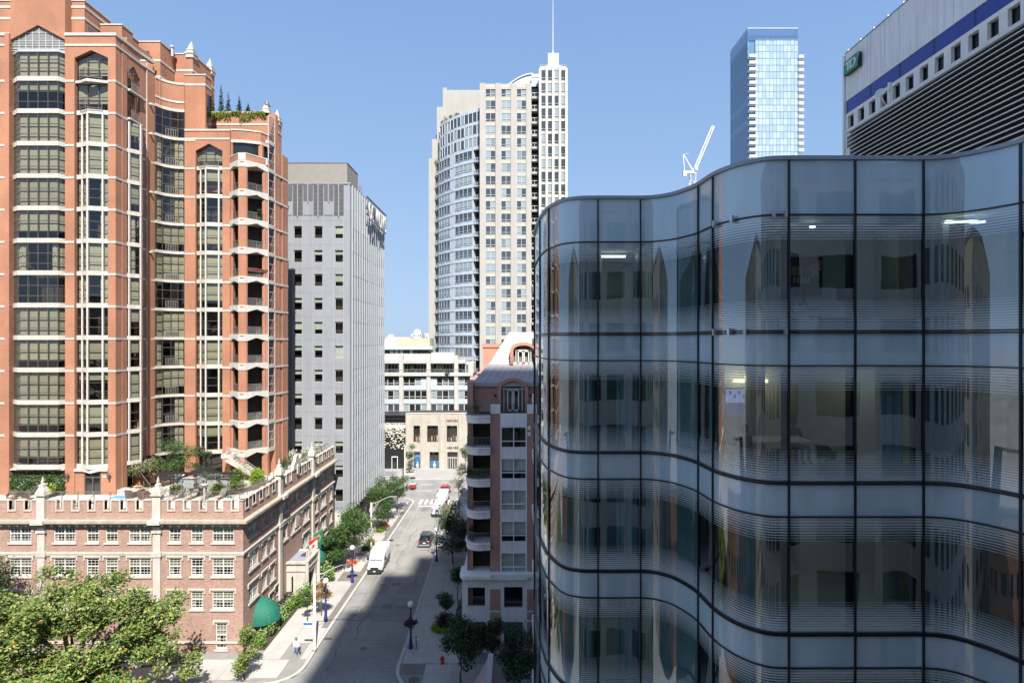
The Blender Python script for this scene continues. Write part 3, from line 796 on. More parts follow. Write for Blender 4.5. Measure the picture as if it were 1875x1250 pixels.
for k in range(-4, 7):
    z = TB(k) - .25
    place('stone_band', sB, tower, (0, 0, z)); put_window(mB, tower, z + .51)
    place('stone_band', sS, tower, (0, 0, z)); put_window(mS, tower, z + .48)
for k in range(-4, 9):
    z = TB(k) - .2
    place('stone_band', sC, tower, (0, 0, z))
    if k < 8: put_window(mC, tower, z + .35, {-4: 4, -3: 4, 6: 4, 5: 4, 4: 4}.get(k))
for k in range(-4, 6):
    z = TB(k) - .25
    place('stone_band', sD, tower, (0, 0, z)); put_window(mD, tower, z + .51)
for k in range(-4, 8):
    z = TB(k) - .2
    place('stone_band', sE, tower, (0, 0, z)); put_window(mE, tower, z + .43, 5)
place('stone_band', sill(bayB, 0, .5, .1), tower, (0, 0, TB(7) - .25)); place('stone_band', sD, tower, (0, 0, TB(6) - .25))
# thin stone courses over the piers at every floor
crs = [[(-72, yF), (-55.55, yF)], [(-49.5, yF), (-48.45, yF)], [(-44.75, yF), (-43.9, yF), (-43.9, yF + 1.0), (-43.86, yF + 1.85)],
       [(-43.9, 67.1), (-43.85, 68.2), (-43.62, 69.45)], [(-41.15, yB), (-39.78, yB)], [(-36.4, yB), (-35.45, yB)],
       [(-30.72, 73.9), (-30.66, 74.63), (-30.5, 75.63), (-30.4, 77.2)]]
for k in range(-3, 9):
    for i, c in enumerate(crs):
        if i in (5, ) and k > 6: continue
        if i == 4 and k > 7: continue
        if i == 6 and k > 6: continue
        g = MB(); ribbon(g, c, -.08, .045, TB(k) - .25, TB(k) - .01); wallpart('stone_course', g, ST)
# --- balconies in front of tall doors on the concave bay and the upper prow bays
def railing(poly, z, h=1.05, name='balcony_rail', par=None, mat=None, step=.16, post=1.2, diag=True):
    g = MB(); ribbon(g, poly, -.02, .02, z + h - .05, z + h); ribbon(g, poly, -.015, .015, z + .06, z + .10)
    for a, b in zip(poly[:-1], poly[1:]):
        f = FR(a, b); n = max(1, round(f.len / post))
        for i in range(n + 1): g.box(f.len * i / n - .02, f.len * i / n + .02, -.02, .02, z, z + h, f)
        u = -h
        if diag:
            while u < f.len:
                a0, a1 = max(0, u), min(f.len, u + h)
                z0, z1 = z + .1 + max(0, -u) * .85, z + .1 + (a1 - u) * .85
                if a1 - a0 > .05:
                    p, q = f.p(a0, 0, z0), f.p(a1, 0, z1); g.tube([p, q], .013, 3, cap=False)
                u += step
        else:
            n2 = max(2, int(f.len / step))
            for i in range(1, n2): g.box(f.len * i / n2 - .01, f.len * i / n2 + .01, -.01, .01, z + .08, z + h - .04, f)
    return g.build(name, mat or M['rail_metal'], par or tower)
for k in range(-4, 9 - 1): railing(offs(bayC[4:10], .12), TB(k) + .13, .95)
for k in (7, ): railing(offs(bayB[1:4], .3), TB(k) + .25)
railing(offs(bayB[1:4], .3), TB(8) + .05); railing(offs(bayD[1:4], .3), TB(6) + .25)
# --- gabled heads over the bays
def gable_wall(fr, w_, z0, zs, zp, ztop, o0, o1, name='gable_wall'):
    """brick wall over an opening of width w_ that rises to a point"""
    m = w_ / 2
    g = MB()
    g.zprism([(0, zs), (m, zp), (m, ztop), (0, ztop)], fr, o0, o1); g.zprism([(m, zp), (w_, zs), (w_, ztop), (m, ztop)], fr, o0, o1)
    return wallpart(name, g)
zA = PZ(70, yF)
f = FR((-55.55, yF), (-49.5, yF)); gable_wall(f, f.len, 0, PZ(73, yF), PZ(46, yF), PZ(-30, yF), -.9, 0)
f = FR((-48.45, yF), (-44.75, yF)); gable_wall(f, f.len, 0, PZ(106, yF), PZ(92, yF), zt1, -.8, 0)
f = FR((-39.78, yB), (-36.4, yB)); gable_wall(f, f.len, 0, PZ(276, yB), PZ(263, yB), zt2, -.8, 0)
f = FR((-43.88, 64.85), (-43.88, 67.1)); gable_wall(f, f.len, 0, PZ(140, 66), PZ(122, 66), PZ(78, 66), -.7, 0)
# metal panel infill and top-floor glazing under the big gable
f = FR((-55.5, yF + .25), (-49.56, yF + .25)); L = f.len
g = MB(); g.zprism([(0, PZ(98, yF)), (L, PZ(98, yF)), (L, PZ(73, yF)), (L / 2, PZ(47, yF)), (0, PZ(73, yF))], f, -.2, 0); wallpart('gable_panel', g, pm('gable_panel', (.20, .19, .175), .6))
g = MB()
for i in range(1, 8): g.box(L * i / 8 - .03, L * i / 8 + .03, .0, .06, PZ(98, yF), PZ(73, yF) + (1 - abs(i - 4) / 4) * 1.45, f)
for y_ in (92, 88, 82, 78, 74): g.box(.02, L - .02, .0, .055, PZ(y_, yF) - .03, PZ(y_, yF) + .03, f)
g.box(L * .2, L * .8, 0, .055, PZ(58, yF) - .03, PZ(58, yF) + .03, f); wallpart('panel_batten', g, M['frame_grey'])
hA = PZ(97, yF) - (TB(8) + .26)
put_window(bay_mesh(bayA, hA, [2, 4, 1], [0, .34, .68, 1], M['frame_brown'], .075), tower, TB(8) + .26, 0)
g = MB(); ribbon(g, bayA, -.3, .02, PZ(97, yF) + .003, PZ(93, yF)); wallpart('bay_head', g, M['frame_grey'])
for (poly, z0, zs, zp) in ((bayB, TB(8) - .05, PZ(106, yF), PZ(93, yF)), (bayB, TB(7) + .26, TB(8) - .35, None), (bayD, TB(6) + .26, PZ(276, yB), PZ(264, yB))):
    q = [poly[0], poly[-1]]; ff = FR(*q); L = ff.len
    put_window(bay_mesh(q, zs - z0, [3], [0, .5, 1], M['frame_brown'], .08), tower, z0, 1)
    if zp:
        g = MB(); g.zprism([(0, zs), (L, zs), (L / 2, zp)], ff, -.02, 0); wallpart('gable_pane', g, M['clear'])
g = MB(); ribbon(g, bayB, -.4, .25, TB(8) - .35, TB(8) - .06); wallpart('stone_band', g, ST)
ff = FR((-43.95, 64.95), (-43.95, 67.05))
for z0, z1 in ((TB(7) + .2, TB(8) - .2), (TB(8) - .1, PZ(128, 66))):
    put_window(bay_mesh([(-43.95, 64.95), (-43.95, 67.05)], z1 - z0, [2], [0, .5, 1], M['frame_brown'], .07), tower, z0, 5)
    railing([(-43.6, 65.2), (-43.6, 66.8)], z0, 1.0)
    g = MB(); ribbon(g, [(-43.9, 64.9), (-43.9, 67.1)], -.1, .35, z0 - .25, z0 - .02); wallpart('stone_band', g, ST)
# --- parapets and the stepped upper blocks, brick with two stone courses each
def block(x0, x1, y0, y1, z0, z1, courses=(), cap=True, name='upper_block'):
    g = MB(); g.box(x0, x1, y0, y1, z0, z1); wallpart(name, g)
    for c in courses:
        g = MB(); ribbon(g, [(x0, y0), (x1, y0), (x1, y1)], -.1, .05, c, c + .28); wallpart('stone_course', g, ST)
    if cap:
        g = MB(); ribbon(g, [(x0 + .01, y0), (x1, y0), (x1, y1)], -.35, .07, z1, z1 + .16); wallpart('coping', g, ST)
z1t = 69.2
block(-72, -48.05, yF + .95, 68.1, PZ(70, yF), z1t, (PZ(16, 64), PZ(37, 64)))
g = MB()
for i in range(6): x = -55 + i * 1.1; g.box(x - .02, x + .02, yF + .90, yF + .949, PZ(11, 64), z1t)
wallpart('brick_joint', g, M['frame_brown'])
g = MB(); f = FR((-48.05, 64.4), (-48.05, 67.2)); g.box(0, 2.6, .01, .04, PZ(68, 65), PZ(52, 65), f); wallpart('roof_louver', g, M['louver_dark'])
block(-50, -46.0, 68.13, 70.0, 60, 67.8, (65.2, 63.2))
block(-50, -43.3, 70.03, 73.0, 60, 67.8, (65.4, 63.4))
block(-50, -41.0, 73.03, 78.4, 58, 67.8, (65.6, 63.6))
block(-47.9, -45.4, 66.2, 68.1, 62, 67.75, (66.1,))
g = MB()
for i in range(6): g.box(-45.9, -44.6, 69.93, 69.98, 65.75 + i * .17, 65.84 + i * .17)
wallpart('vent_louver', g, M['louver_dark'])
# parapet courses on the first block
for poly in ([(-49.5, yF), (-43.9, yF), (-43.86, yF + 1.85), (-43.86, 67.1), (-43.62, 69.4)], [(-72, yF), (-55.55, yF)]):
    g = MB(); ribbon(g, poly, -.4, .09, zt1, zt1 + .32); ribbon(g, poly, -.1, .06, PZ(85, yF), PZ(85, yF) + .24); wallpart('coping', g, ST)
g = MB(); g.box(-43.95, -43.88, yF + 1.86, 69.4, PZ(78, 66), zt1); g.box(-49.5, -43.9, yF + .81, yF + 1.0, zt1 - 3, zt1); wallpart('parapet_wall', g)
g = MB(); ribbon(g, bayC, -.5, .03, TB(8) + .15, PZ(150, 70.5)); wallpart('bay_parapet', g)
g = MB(); ribbon(g, bayC, -.55, .1, PZ(150, 70.5), PZ(146, 70.5)); ribbon(g, bayC, -.1, .1, TB(8) + .9, TB(8) + 1.15); wallpart('coping', g, ST)
block(-41.2, -38.6, yB + .1, 73.0, zt2 + .23, PZ(141, 72), (PZ(160, 72),))
g = MB(); f = FR((-38.6, yB + .4), (-38.6, 72.9)); g.box(0, 1.1, .01, .05, PZ(230, 72), PZ(172, 72), f); wallpart('side_glazing', g, M['dark_pane'])
g = MB(); ribbon(g, [(-41.15, yB), (-35.45, yB)], -.5, .08, zt2, zt2 + .22); ribbon(g, [(-41.15, yB), (-35.45, yB)], -.1, .06, PZ(256, yB), PZ(256, yB) + .22); wallpart('coping', g, ST)
g = MB(); g.box(-41.1, -35.5, yB + .91, yB + 1.2, 50, zt2); wallpart('parapet_wall', g)
# block with the planted roof
yG = 76.0
zg = PZ(207, yG)
block(-41.5, -32.4, yG, 80.0, TZ, zg, (PZ(230, yG), PZ(258, yG)))
g = MB(); f = FR((-32.4, yG + .9), (-32.4, 79)); g.zprism([(0, PZ(275, 77)), (2.2, PZ(275, 77)), (2.2, PZ(258, 77)), (1.1, PZ(248, 77)), (0, PZ(258, 77))], f, .01, .06); wallpart('side_glazing', g, M['dark_pane'])
# octagonal wall over the balconies
octo = [(-35.5, yB + .3), (-34.0, 71.9), (-32.1, 72.6), (-31.4, 74.2)]
zo0, zo1 = PZ(302, 71), PZ(240, 72)
g = MB(); ribbon(g, octo, -.4, 0, PZ(262, 72), zo1); ribbon(g, octo, -.4, 0, TB(6) + .2, PZ(286, 72)); wallpart('upper_wall', g)
g = MB(); ribbon(g, octo, -.38, -.2, PZ(286, 72), PZ(262, 72)); wallpart('upper_glazing', g, M['dark_pane'])
g = MB()
for x, y in (octo[0], octo[2]): g.box(x - .25, x + .25, y - .02, y + .4, PZ(286, 72), PZ(262, 72))
wallpart('brick_pier', g)
g = MB(); ribbon(g, octo, -.5, .08, zo1, zo1 + .18); ribbon(g, octo, -.1, .08, PZ(262, 72), PZ(257, 72)); wallpart('coping', g, ST)
g = MB(); g.prism([(-35.4, yB + .5), (-34.0, 72.3), (-32.3, 72.9), (-31.8, 74.3), (-31.8, 75.9), (-35.4, 75.9)], TZ, zo1 - .6); wallpart('inner_wall', g, M['dark_room'])
# --- corner balconies: pointed stone beams on brick posts, railings between
bal = [(-35.45, yB - .02), (-33.6, 69.9), (-32.72, 69.9), (-31.05, 72.3)]
def beam_mesh():
    g = MB()
    for a, b, dip in ((bal[0], bal[1], .34), (bal[1], bal[2], .0), (bal[2], bal[3], .40)):
        f = FR(a, b); L = f.len
        if dip: prof = [(0, -.42), (.18, -.42), (L * .45, -.42 + dip * .9), (L - .12, -.42), (L, -.42), (L, .42), (0, .42)]
        else: prof = [(0, -.42), (L, -.42), (L, .42), (0, .42)]
        # concave profile: split into two convex halves
        if dip:
            g.zprism([(0, -.42), (.2, -.42), (L * .48, -.42 + dip), (L * .48, .42), (0, .42)], f, -.3, .06)
            g.zprism([(L * .48, -.42 + dip), (L - .12, -.42), (L, -.42), (L, .42), (L * .48, .42)], f, -.3, .06)
        else: g.zprism(prof, f, -.3, .06)
    return g.mesh('balcony_beam', M['white_stone'])
bm_ = beam_mesh()
flo = MB().prism(offs(bal, -.31) + [(-31.4, 73.9), (-35.2, 73.9)], -.1, .14).mesh('balcony_floor', M['limestone'])
tile = MB().box(-33.45, -32.87, 69.81, 69.84, .12, .26).mesh('brick_inset', BR)
for k in range(-4, 7):
    z = TB(k) + .05
    place('balcony_beam', bm_, tower, (0, 0, z)); place('balcony_floor', flo, tower, (0, 0, z)); place('brick_inset', tile, tower, (0, 0, z))
    if k < 6:
        railing([offs(bal, -.15)[0], offs(bal, -.15)[1]], z + .42, .95); railing([offs(bal, -.15)[2], offs(bal, -.15)[3]], z + .42, .95)
    if k < 6:
        g = MB(); zz0, zz1 = z + .421, z + TP - .421
        g.prism([(-33.6, 69.9), (-32.72, 69.9), (-32.6, 70.1), (-32.72, 70.5), (-33.6, 70.5), (-33.75, 70.1)], zz0, zz1)
        wallpart('balcony_post', g)
        g = MB(); g.prism([(-31.3, 71.95), (-31.05, 72.3), (-31.05, 72.75), (-31.6, 72.75), (-31.6, 71.95)], zz0, zz1); wallpart('balcony_post', g)
        g = MB(); g.prism([(-35.45, yB + .01), (-35.2, yB - .25), (-34.9, yB - .3), (-34.9, yB + .3), (-35.45, yB + .3)], zz0, zz1); wallpart('balcony_post', g)
g = MB(); ribbon(g, bal, -.28, .02, TB(6) + .48, PZ(282, 70)); wallpart('balcony_parapet', g)
g = MB(); ribbon(g, bal, -.3, .06, PZ(282, 70), PZ(280, 70)); wallpart('coping', g, ST)
g = MB(); g.box(-33.62, -32.7, 69.82, 69.88, TB(6) + .48, PZ(282, 70)); wallpart('parapet_block', g, M['white_stone'])
g = MB(); g.box(-31.15, -30.97, 72.0, 72.3, TB(6) + .48, PZ(282, 70)); wallpart('parapet_block', g, M['white_stone'])
# ground-floor post under the balconies
for x, y in ((-33.2, 70.2), (-31.3, 72.3)):
    g = MB(); g.box(x - .35, x + .35, y - .3, y + .3, TZ, TB(-4) - .38); wallpart('balcony_post', g)
# --- ground storey on the terrace
g = MB(); g.box(-55.55, -49.5, yF + .2, yF + .6, PZ(874, yF), PZ(860, yF)); 
wg = g.build('strip_window', M['dark_pane'], tower)
g = MB()
for i in range(6): x = -55.5 + i * 1.19; g.box(x - .04, x + .04, yF + .12, yF + .2, PZ(874, yF), PZ(860, yF))
place_w = g.build('window_frame', M['frame_brown'], tower)
g = MB(); g.box(-55.55, -49.5, yF - .1, yF + .5, PZ(860, yF), TB(-4) - .26); g.box(-55.55, -49.5, yF - .08, yF + .6, PZ(879, yF), PZ(874, yF)); wallpart('stone_band', g, ST)
g = MB(); g.box(-48.45, -46.9 - .55, yF + .1, yF + .6, TZ, PZ(862, yF)); g.box(-45.6, -44.75, yF + .1, yF + .6, TZ, PZ(862, yF)); wallpart('door_wall', g)
g = MB(); g.zprism([(0, PZ(862, yF)), (.9, PZ(862, yF)), (1.85, PZ(866, yF)), (2.8, PZ(862, yF)), (3.7, PZ(862, yF)), (3.7, TB(-4) - .26), (0, TB(-4) - .26)], FR((-48.45, yF), (-44.75, yF)), -.5, .14); wallpart('door_lintel', g, M['white_stone'])
x0, x1 = -47.45, -45.6
dr = MB(); dr.box(x0, x0 + .12, yF + .12, yF + .3, TZ, PZ(864, yF)); dr.box(x1 - .12, x1, yF + .12, yF + .3, TZ, PZ(864, yF)); dr.box(x0, x1, yF + .12, yF + .3, PZ(866, yF), PZ(864, yF)); dr.box(x0 + .12, x1 - .12, yF + .13, yF + .29, PZ(875, yF), PZ(873, yF)); dr.box((x0 + x1) / 2 - .06, (x0 + x1) / 2 + .06, yF + .13, yF + .29, TZ, PZ(875, yF))
do = dr.build('terrace_door', M['frame_brown'], tower)
g = MB(); g.box(x0 + .1, x1 - .1, yF + .2, yF + .22, TZ + .1, PZ(866, yF)); g.build('pane', M['dark_pane'], do)
for px_ in (126, 202):
    x = PX(px_, yF); g = MB(); z = PZ(870, yF)
    l_ = thing('wall_lantern', 'dark wall lantern between the terrace door and the ' + ('green leaf wall' if px_ < 150 else 'notice plate side of the brick pier'), 'lantern', (x, yF - .2, z - .4), 'lanterns flanking the terrace door')
    g.lathe([(.02, -.42), (.10, -.30), (.16, .1), (.20, .12), (.10, .26), (.03, .34)], (x, yF - .28, z), 8); g.build('lantern_body', M['frame_brown'], l_)
    g = MB(); g.tube([(x, yF - .01, z + .1), (x, yF - .28, z + .34)], .025); g.build('bracket', M['frame_brown'], l_)
g = MB(); g.box(PX(187, yF), PX(193, yF), yF + .06, yF + .1, PZ(874, yF), PZ(871, yF)); wallpart('notice_plate', g, M['white'])
# security cameras on the re-entrant pier
for y_ in (190, 244, 351, 461):
    z = PZ(y_, 68.5)
    g = MB(); f = FR((-43.85, 68.2), (-43.62, 69.45)); g.box(.35, .6, .02, .32, z - .09, z + .09, f); g.tube([f.p(.5, 0, z + .05), f.p(.5, .2, z + .05)], .03); wallpart('security_camera', g, M['white'])
# --- stone pinnacles on the roof corners
pin = MB()
pin.box(-.5, .5, -.5, .5, -.5, 0); pin.box(-.58, .58, -.58, .58, 0, .18); pin.box(-.4, .4, -.4, .4, .18, .5); pin.lathe([(.62, .5), (.62, .6), (.42, .75), (.46, .85), (.3, 1.05), (.33, 1.15), (.16, 1.4), (.18, 1.45), (.02, 1.75)], n=4)
pmesh = pin.mesh('pinnacle', ST)
for x, y, z in ((-41.35, 73.4, 67.9), (-41.35, 77.9, 67.9), (-41.35, 77.0, 63.0), (-33.0, yG + .5, zg + .1), (-32.8, 79.5, zg + .1)):
    place('pinnacle', pmesh, tower, (x, y, z))
g = MB(); g.lathe([(.18, 0), (.18, 1.1), (.3, 1.12), (.3, 1.35), (.1, 1.4)], (-43.0, 72.0, 67.0), 10); wallpart('roof_vent', g, M['alu'])

g = MB(); z = TB(5) + .28; c_ = [(-51.9 + i * .1, yF + .02 + .04 * (i % 2)) for i in range(6)]; sheet(g, c_, 0, z, z + H - .05); g.build('red_curtain', M['curtain_red'], tower)
g = MB(); g.box(PX(67, yF) - .3, PX(67, yF) + .3, yF + .86, yF + .949, PZ(28, 64), PZ(20, 64)); wallpart('stone_plaque', g, ST)
# ------------------------------------------------------------------ walls with real openings
def openwall(mb, fr, U0, U1, Z0, Z1, ops, o=0.0, depth=.25, m=0, back=True):
    us = sorted({U0, U1, *[a for op in ops for a in op[:2] if U0 < a < U1]}); zs = sorted({Z0, Z1, *[a for op in ops for a in op[2:4] if Z0 < a < Z1]})
    def inside(u, z): return any(op[0] < u < op[1] and op[2] < z < op[3] for op in ops)
    for zi in range(len(zs) - 1):
        run = None
        for ui in range(len(us)):
            solid = ui < len(us) - 1 and not inside((us[ui] + us[ui + 1]) / 2, (zs[zi] + zs[zi + 1]) / 2)
            if solid and run is None: run = us[ui]
            if not solid and run is not None:
                a, b, c, d = run, us[ui], zs[zi], zs[zi + 1]
                mb.quad(fr.p(a, o, c), fr.p(b, o, c), fr.p(b, o, d), fr.p(a, o, d), m)
                if back: mb.quad(fr.p(b, o - depth - .02, c), fr.p(a, o - depth - .02, c), fr.p(a, o - depth - .02, d), fr.p(b, o - depth - .02, d), m)
                run = None
    for a, b, c, d in [op[:4] for op in ops]:
        i = o - depth
        mb.quad(fr.p(a, i, c), fr.p(a, o, c), fr.p(a, o, d), fr.p(a, i, d), m); mb.quad(fr.p(b, o, c), fr.p(b, i, c), fr.p(b, i, d), fr.p(b, o, d), m)
        mb.quad(fr.p(a, i, c), fr.p(b, i, c), fr.p(b, o, c), fr.p(a, o, c), m); mb.quad(fr.p(a, o, d), fr.p(b, o, d), fr.p(b, i, d), fr.p(a, i, d), m)
    return mb
class LF:      # local frame for shared meshes: x along the wall, -y outwards
    def p(s, u, o=0, z=0): return (u, -o, z)
LOC = LF()
def sash_mesh(w_, h, double):
    g = MB(); fw = .075
    xs = [-w_ / 2, 0, w_ / 2] if double else [-w_ / 2, w_ / 2]
    g.box(-w_ / 2, w_ / 2, -.20, -.06, 0, fw, LOC); g.box(-w_ / 2, w_ / 2, -.20, -.06, h - fw, h, LOC)
    for i, x in enumerate(xs):
        e = fw * (1.3 if double and i == 1 else 1.0)
        x0 = x if i == 0 else (x - e if i == len(xs) - 1 else x - e / 2); g.box(x0, x0 + e, -.2, -.058, fw, h - fw, LOC)
    for a, b in zip(xs[:-1], xs[1:]):
        a += fw * .7; b -= fw * .7
        g.box(a, b, -.18, -.07, h * .53 - .045, h * .53 + .045, LOC); g.box(a, b, -.17, -.09, fw, fw + .08, LOC)
        for c in (1, 2): x = a + (b - a) * c / 3; g.box(x - .013, x + .013, -.15, -.10, fw, h - fw, LOC)
        for z in (h * .20, h * .37, h * .70): g.box(a, b, -.149, -.101, z - .013, z + .013, LOC)
        g.box(a, b, -.149, -.101, h * .86 - .013, h * .86 + .013, LOC)
    frame = g.mesh('window', M['frame_white'])
    pane = MB().quad((-w_ / 2 + .05, .13, .05), (w_ / 2 - .05, .13, .05), (w_ / 2 - .05, .13, h - .05), (-w_ / 2 + .05, .13, h - .05)).mesh('pane', M['hotel_pane'])
    bl = [MB().box(-w_ / 2 + .06, w_ / 2 - .06, .22, .24, h * (1 - c), h - .06).mesh('blind', M['blind']) for c in (.30, .47, .72)]
    cu = MB()
    for s_ in (-1, 1):
        for i in range(4): x = s_ * (w_ / 2 - .10 - i * .07); cu.box(x - .03, x + .03, .24 + (i % 2) * .03, .27 + (i % 2) * .03, .1, h * .55)
    cum = cu.mesh('curtain', M['frame_white'])
    sill_ = MB().box(-w_ / 2 - .14, w_ / 2 + .14, -.1, .12, -.17, 0, LOC).mesh('sill', M['limestone'])
    hd = MB(); hd.box(-w_ / 2 - .26, w_ / 2 + .26, 0.0, .11, h + .10, h + .26, LOC); hd.box(-w_ / 2, w_ / 2, 0, .05, h, h + .10, LOC)
    for s_ in (-1, 1): hd.box(s_ * (w_ / 2 + .20) - .07, s_ * (w_ / 2 + .20) + .07, 0.001, .10, h - .22, h + .099, LOC)
    return frame, pane, bl, cum, sill_, hd.mesh('hood_mould', M['limestone'])
def put_sash(ms, par, loc, rz, hood=True):
    w_ = place('window', ms[0], par, loc, rz); place('pane', ms[1], w_, sub=True)
    place('sill', ms[4], w_, sub=True)
    r = random.random()
    if r < .9: place('blind', ms[2][0 if r < .35 else 1 if r < .75 else 2], w_, sub=True)
    if random.random() < .6: place('curtain', ms[3], w_, sub=True)
    if hood: place('hood_mould', ms[5], w_, sub=True)

# ------------------------------------------------------------------ old brick hotel with the roof terrace
HX, HY, HE = -26.8, 56.7, 85.8
hotel = thing('brick_hotel', 'low reddish brown brick hotel with stone trim, battlements and roof terrace', 'building', (-50, 71, 0))
HB = M['brick_hotel']
ff = FR((-84, HY), (HX, HY)); fs = FR((HX, HY), (HX, HE))
W1, W2, WH1, WH2 = 1.2, 2.15, 1.67, 1.80
rows = [(10.98, WH1, False), (7.63, WH2, True), (4.34, WH2, True)]
fw_ = [(-49.0, 2), (-44.6, 2), (-41.8, 1), (-39.9, 1), (-37.1, 2), (-33.6, 1), (-31.4, 1), (-28.8, 2)]
fw_ += [(-53.5, 1), (-55.6, 1), (-59.5, 2), (-63.0, 2), (-66, 1), (-70, 2)]
sw_ = [(59.0, 2), (61.6, 1), (63.6, 1), (67.3, 1), (69.6, 1), (71.3, 1), (74.0, 2), (77.9, 1), (80.8, 2), (84.1, 1)]
opsF, opsS = [], []
for z, h, _ in rows:
    for x, n in fw_: w_ = (W2 if n == 2 else W1) / 2; opsF.append((x - w_ + 84, x + w_ + 84, z, z + h))
    for y, n in sw_:
        if z < 5 and 66.5 < y < 73: continue
        w_ = (W2 if n == 2 else W1) / 2; opsS.append((y - w_ - HY, y + w_ - HY, z, z + h))
opsF.append((-28.96 + 84 - .55, -28.96 + 84 + .55, .35, 3.0))
gfS = [(65.0, 1.3, .5, 3.2), (63.4, 1.1, .6, 3.0), (78.2, 1.2, .6, 3.2), (82.5, 1.8, .6, 3.2)]
for y, w_, z0, z1 in gfS: opsS.append((y - w_ / 2 - HY, y + w_ / 2 - HY, z0, z1))
opsS.append((59.3 - HY, 61.9 - HY, .12, 2.6))
g = MB(); openwall(g, ff, 0, ff.len, 0, 13.0, opsF); g.build('front_wall', HB, hotel)
g = MB(); openwall(g, fs, 0, fs.len, 0, 13.0, opsS); g.box(-60, HX, HE - .3, HE, 0, 13.0); g.build('side_wall', HB, hotel)
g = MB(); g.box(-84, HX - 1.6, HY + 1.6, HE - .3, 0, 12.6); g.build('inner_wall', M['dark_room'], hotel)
s1 = {h: sash_mesh(W1, h, False) for h in (WH1, WH2)}; s2 = {h: sash_mesh(W2, h, True) for h in (WH1, WH2)}
for z, h, hood in rows:
    for x, n in fw_: put_sash((s2 if n == 2 else s1)[h], hotel, (x, HY, z), 0, hood)
    for y, n in sw_:
        if z < 5 and 66.5 < y < 73: continue
        put_sash((s2 if n == 2 else s1)[h], hotel, (HX, y, z), R(90), hood)
put_sash(sash_mesh(1.1, 2.65, False), hotel, (-28.96, HY, .35), 0)
for y, w_, z0, z1 in gfS: put_sash(sash_mesh(w_, z1 - z0, False), hotel, (HX, y, z0), R(90))
# trim
both = [(-84, HY), (HX, HY), (HX, HE)]
def trim(name, o0, o1, z0, z1, mat, poly=both): g = MB(); ribbon(g, poly, o0, o1, z0, z1); return g.build(name, mat, hotel)
g = MB(); ribbon(g, both, -.3, .62, 13.03, 13.28); ribbon(g, both, -.3, .45, 12.92, 13.026); g.build('cornice', M['cornice'], hotel)
trim('cornice_fascia', -.02, .10, 12.68, 12.915, M['limestone_old'])
trim('string_course', -.02, .16, 9.86, 10.02, M['limestone']); trim('string_course', -.02, .10, 9.68, 9.857, M['limestone'])
trim('base_course', -.02, .10, .95, 1.15, M['limestone'])
db = MB().box(-.075, .075, 0.1, .36, -.1, .1, LOC).mesh('dentil', M['limestone'])
dent = MB()
for i in range(68): x = -84 + .6 + i * .84; dent.box(x - .09, x + .09, HY - .38, HY - .105, 12.70, 12.90)
o = dent.build('dentil_row', M['limestone'], hotel); o['kind'] = 'stuff'
dent = MB()
for i in range(34): y = HY + .6 + i * .84; dent.box(HX + .105, HX + .38, y - .09, y + .09, 12.70, 12.90)
o = dent.build('dentil_row', M['limestone'], hotel); o['kind'] = 'stuff'
# battlemented parapet: brick wall with stone-framed notches
def battlement(fr, L, skip):
    g = MB(); st = MB()
    zp0, zp1, zn = 13.28, 15.15, 14.25
    pitch = 1.55; n = int(L / pitch); ops = []
    for i in range(n):
        u = (i + .5) * L / n
        if any(abs(u - s_) < .75 for s_ in skip): continue
        ops.append((u - .28, u + .28, zn, zp1 + .01))
        g2 = MB(); g2.box(u - .42, u - .28, -.36, .05, zn - .02, zp1 + .06, fr); g2.box(u + .28, u + .42, -.36, .05, zn - .02, zp1 + .06, fr); g2.box(u - .42, u + .42, -.36, .08, zn - .15, zn - .021, fr)
        g2.build('notch_surround', M['limestone_old'], hotel)
    openwall(g, fr, 0, L, zp0, zp1, ops, 0, .32)
    g.build('parapet_wall', HB, hotel)
    edges = [0] + [e for a, b, _, _ in ops for e in (a - .14, b + .14)] + [L]
    for a, b in zip(edges[::2], edges[1::2]):
        if b - a > .1:
            c = MB(); c.box(a, b, -.38, .06, zp1, zp1 + .12, fr); c.build('coping', M['limestone_old'], hotel)
battlement(ff, ff.len, [-46.8 + 84, -35.3 + 84, -58.0 + 84]); battlement(fs, fs.len, [65.6 - HY, 76.4 - HY, 70.9 - HY])
# stone pilasters with capped finials
def pilaster(loc, rz):
    root = place('pilaster', pil_m, hotel, loc, rz)
    place('finial', fin_m, root, (0, 0, 0), sub=True)
p_ = MB(); p_.box(-.36, .36, 0, .22, 0, 12.6, LOC); p_.box(-.46, .46, 0, .30, 9.62, 10.1, LOC); p_.box(-.48, .48, .0, .34, 12.0, 12.25, LOC); p_.box(-.62, .62, 0, .80, 12.95, 13.32, LOC)
p_.box(-.40, .40, -.35, .28, 13.32, 15.7, LOC)
pil_m = p_.mesh('pilaster', M['limestone'])
p_ = MB(); p_.box(-.55, .55, -.5, .42, 15.7, 15.85, LOC); p_.lathe([(.62, 15.85), (.60, 16.05), (.34, 16.5), (.30, 16.55), (.30, 16.75), (.12, 16.9), (.14, 17.1), (.05, 17.45), (.01, 17.6)], (0, .05, 0), 4)
fin_m = p_.mesh('finial', M['limestone_old'])
for x in (-46.8, -35.3, -58.0): pilaster((x, HY, 0), 0)
for y in (65.6, 76.4): pilaster((HX, y, 0), R(90))
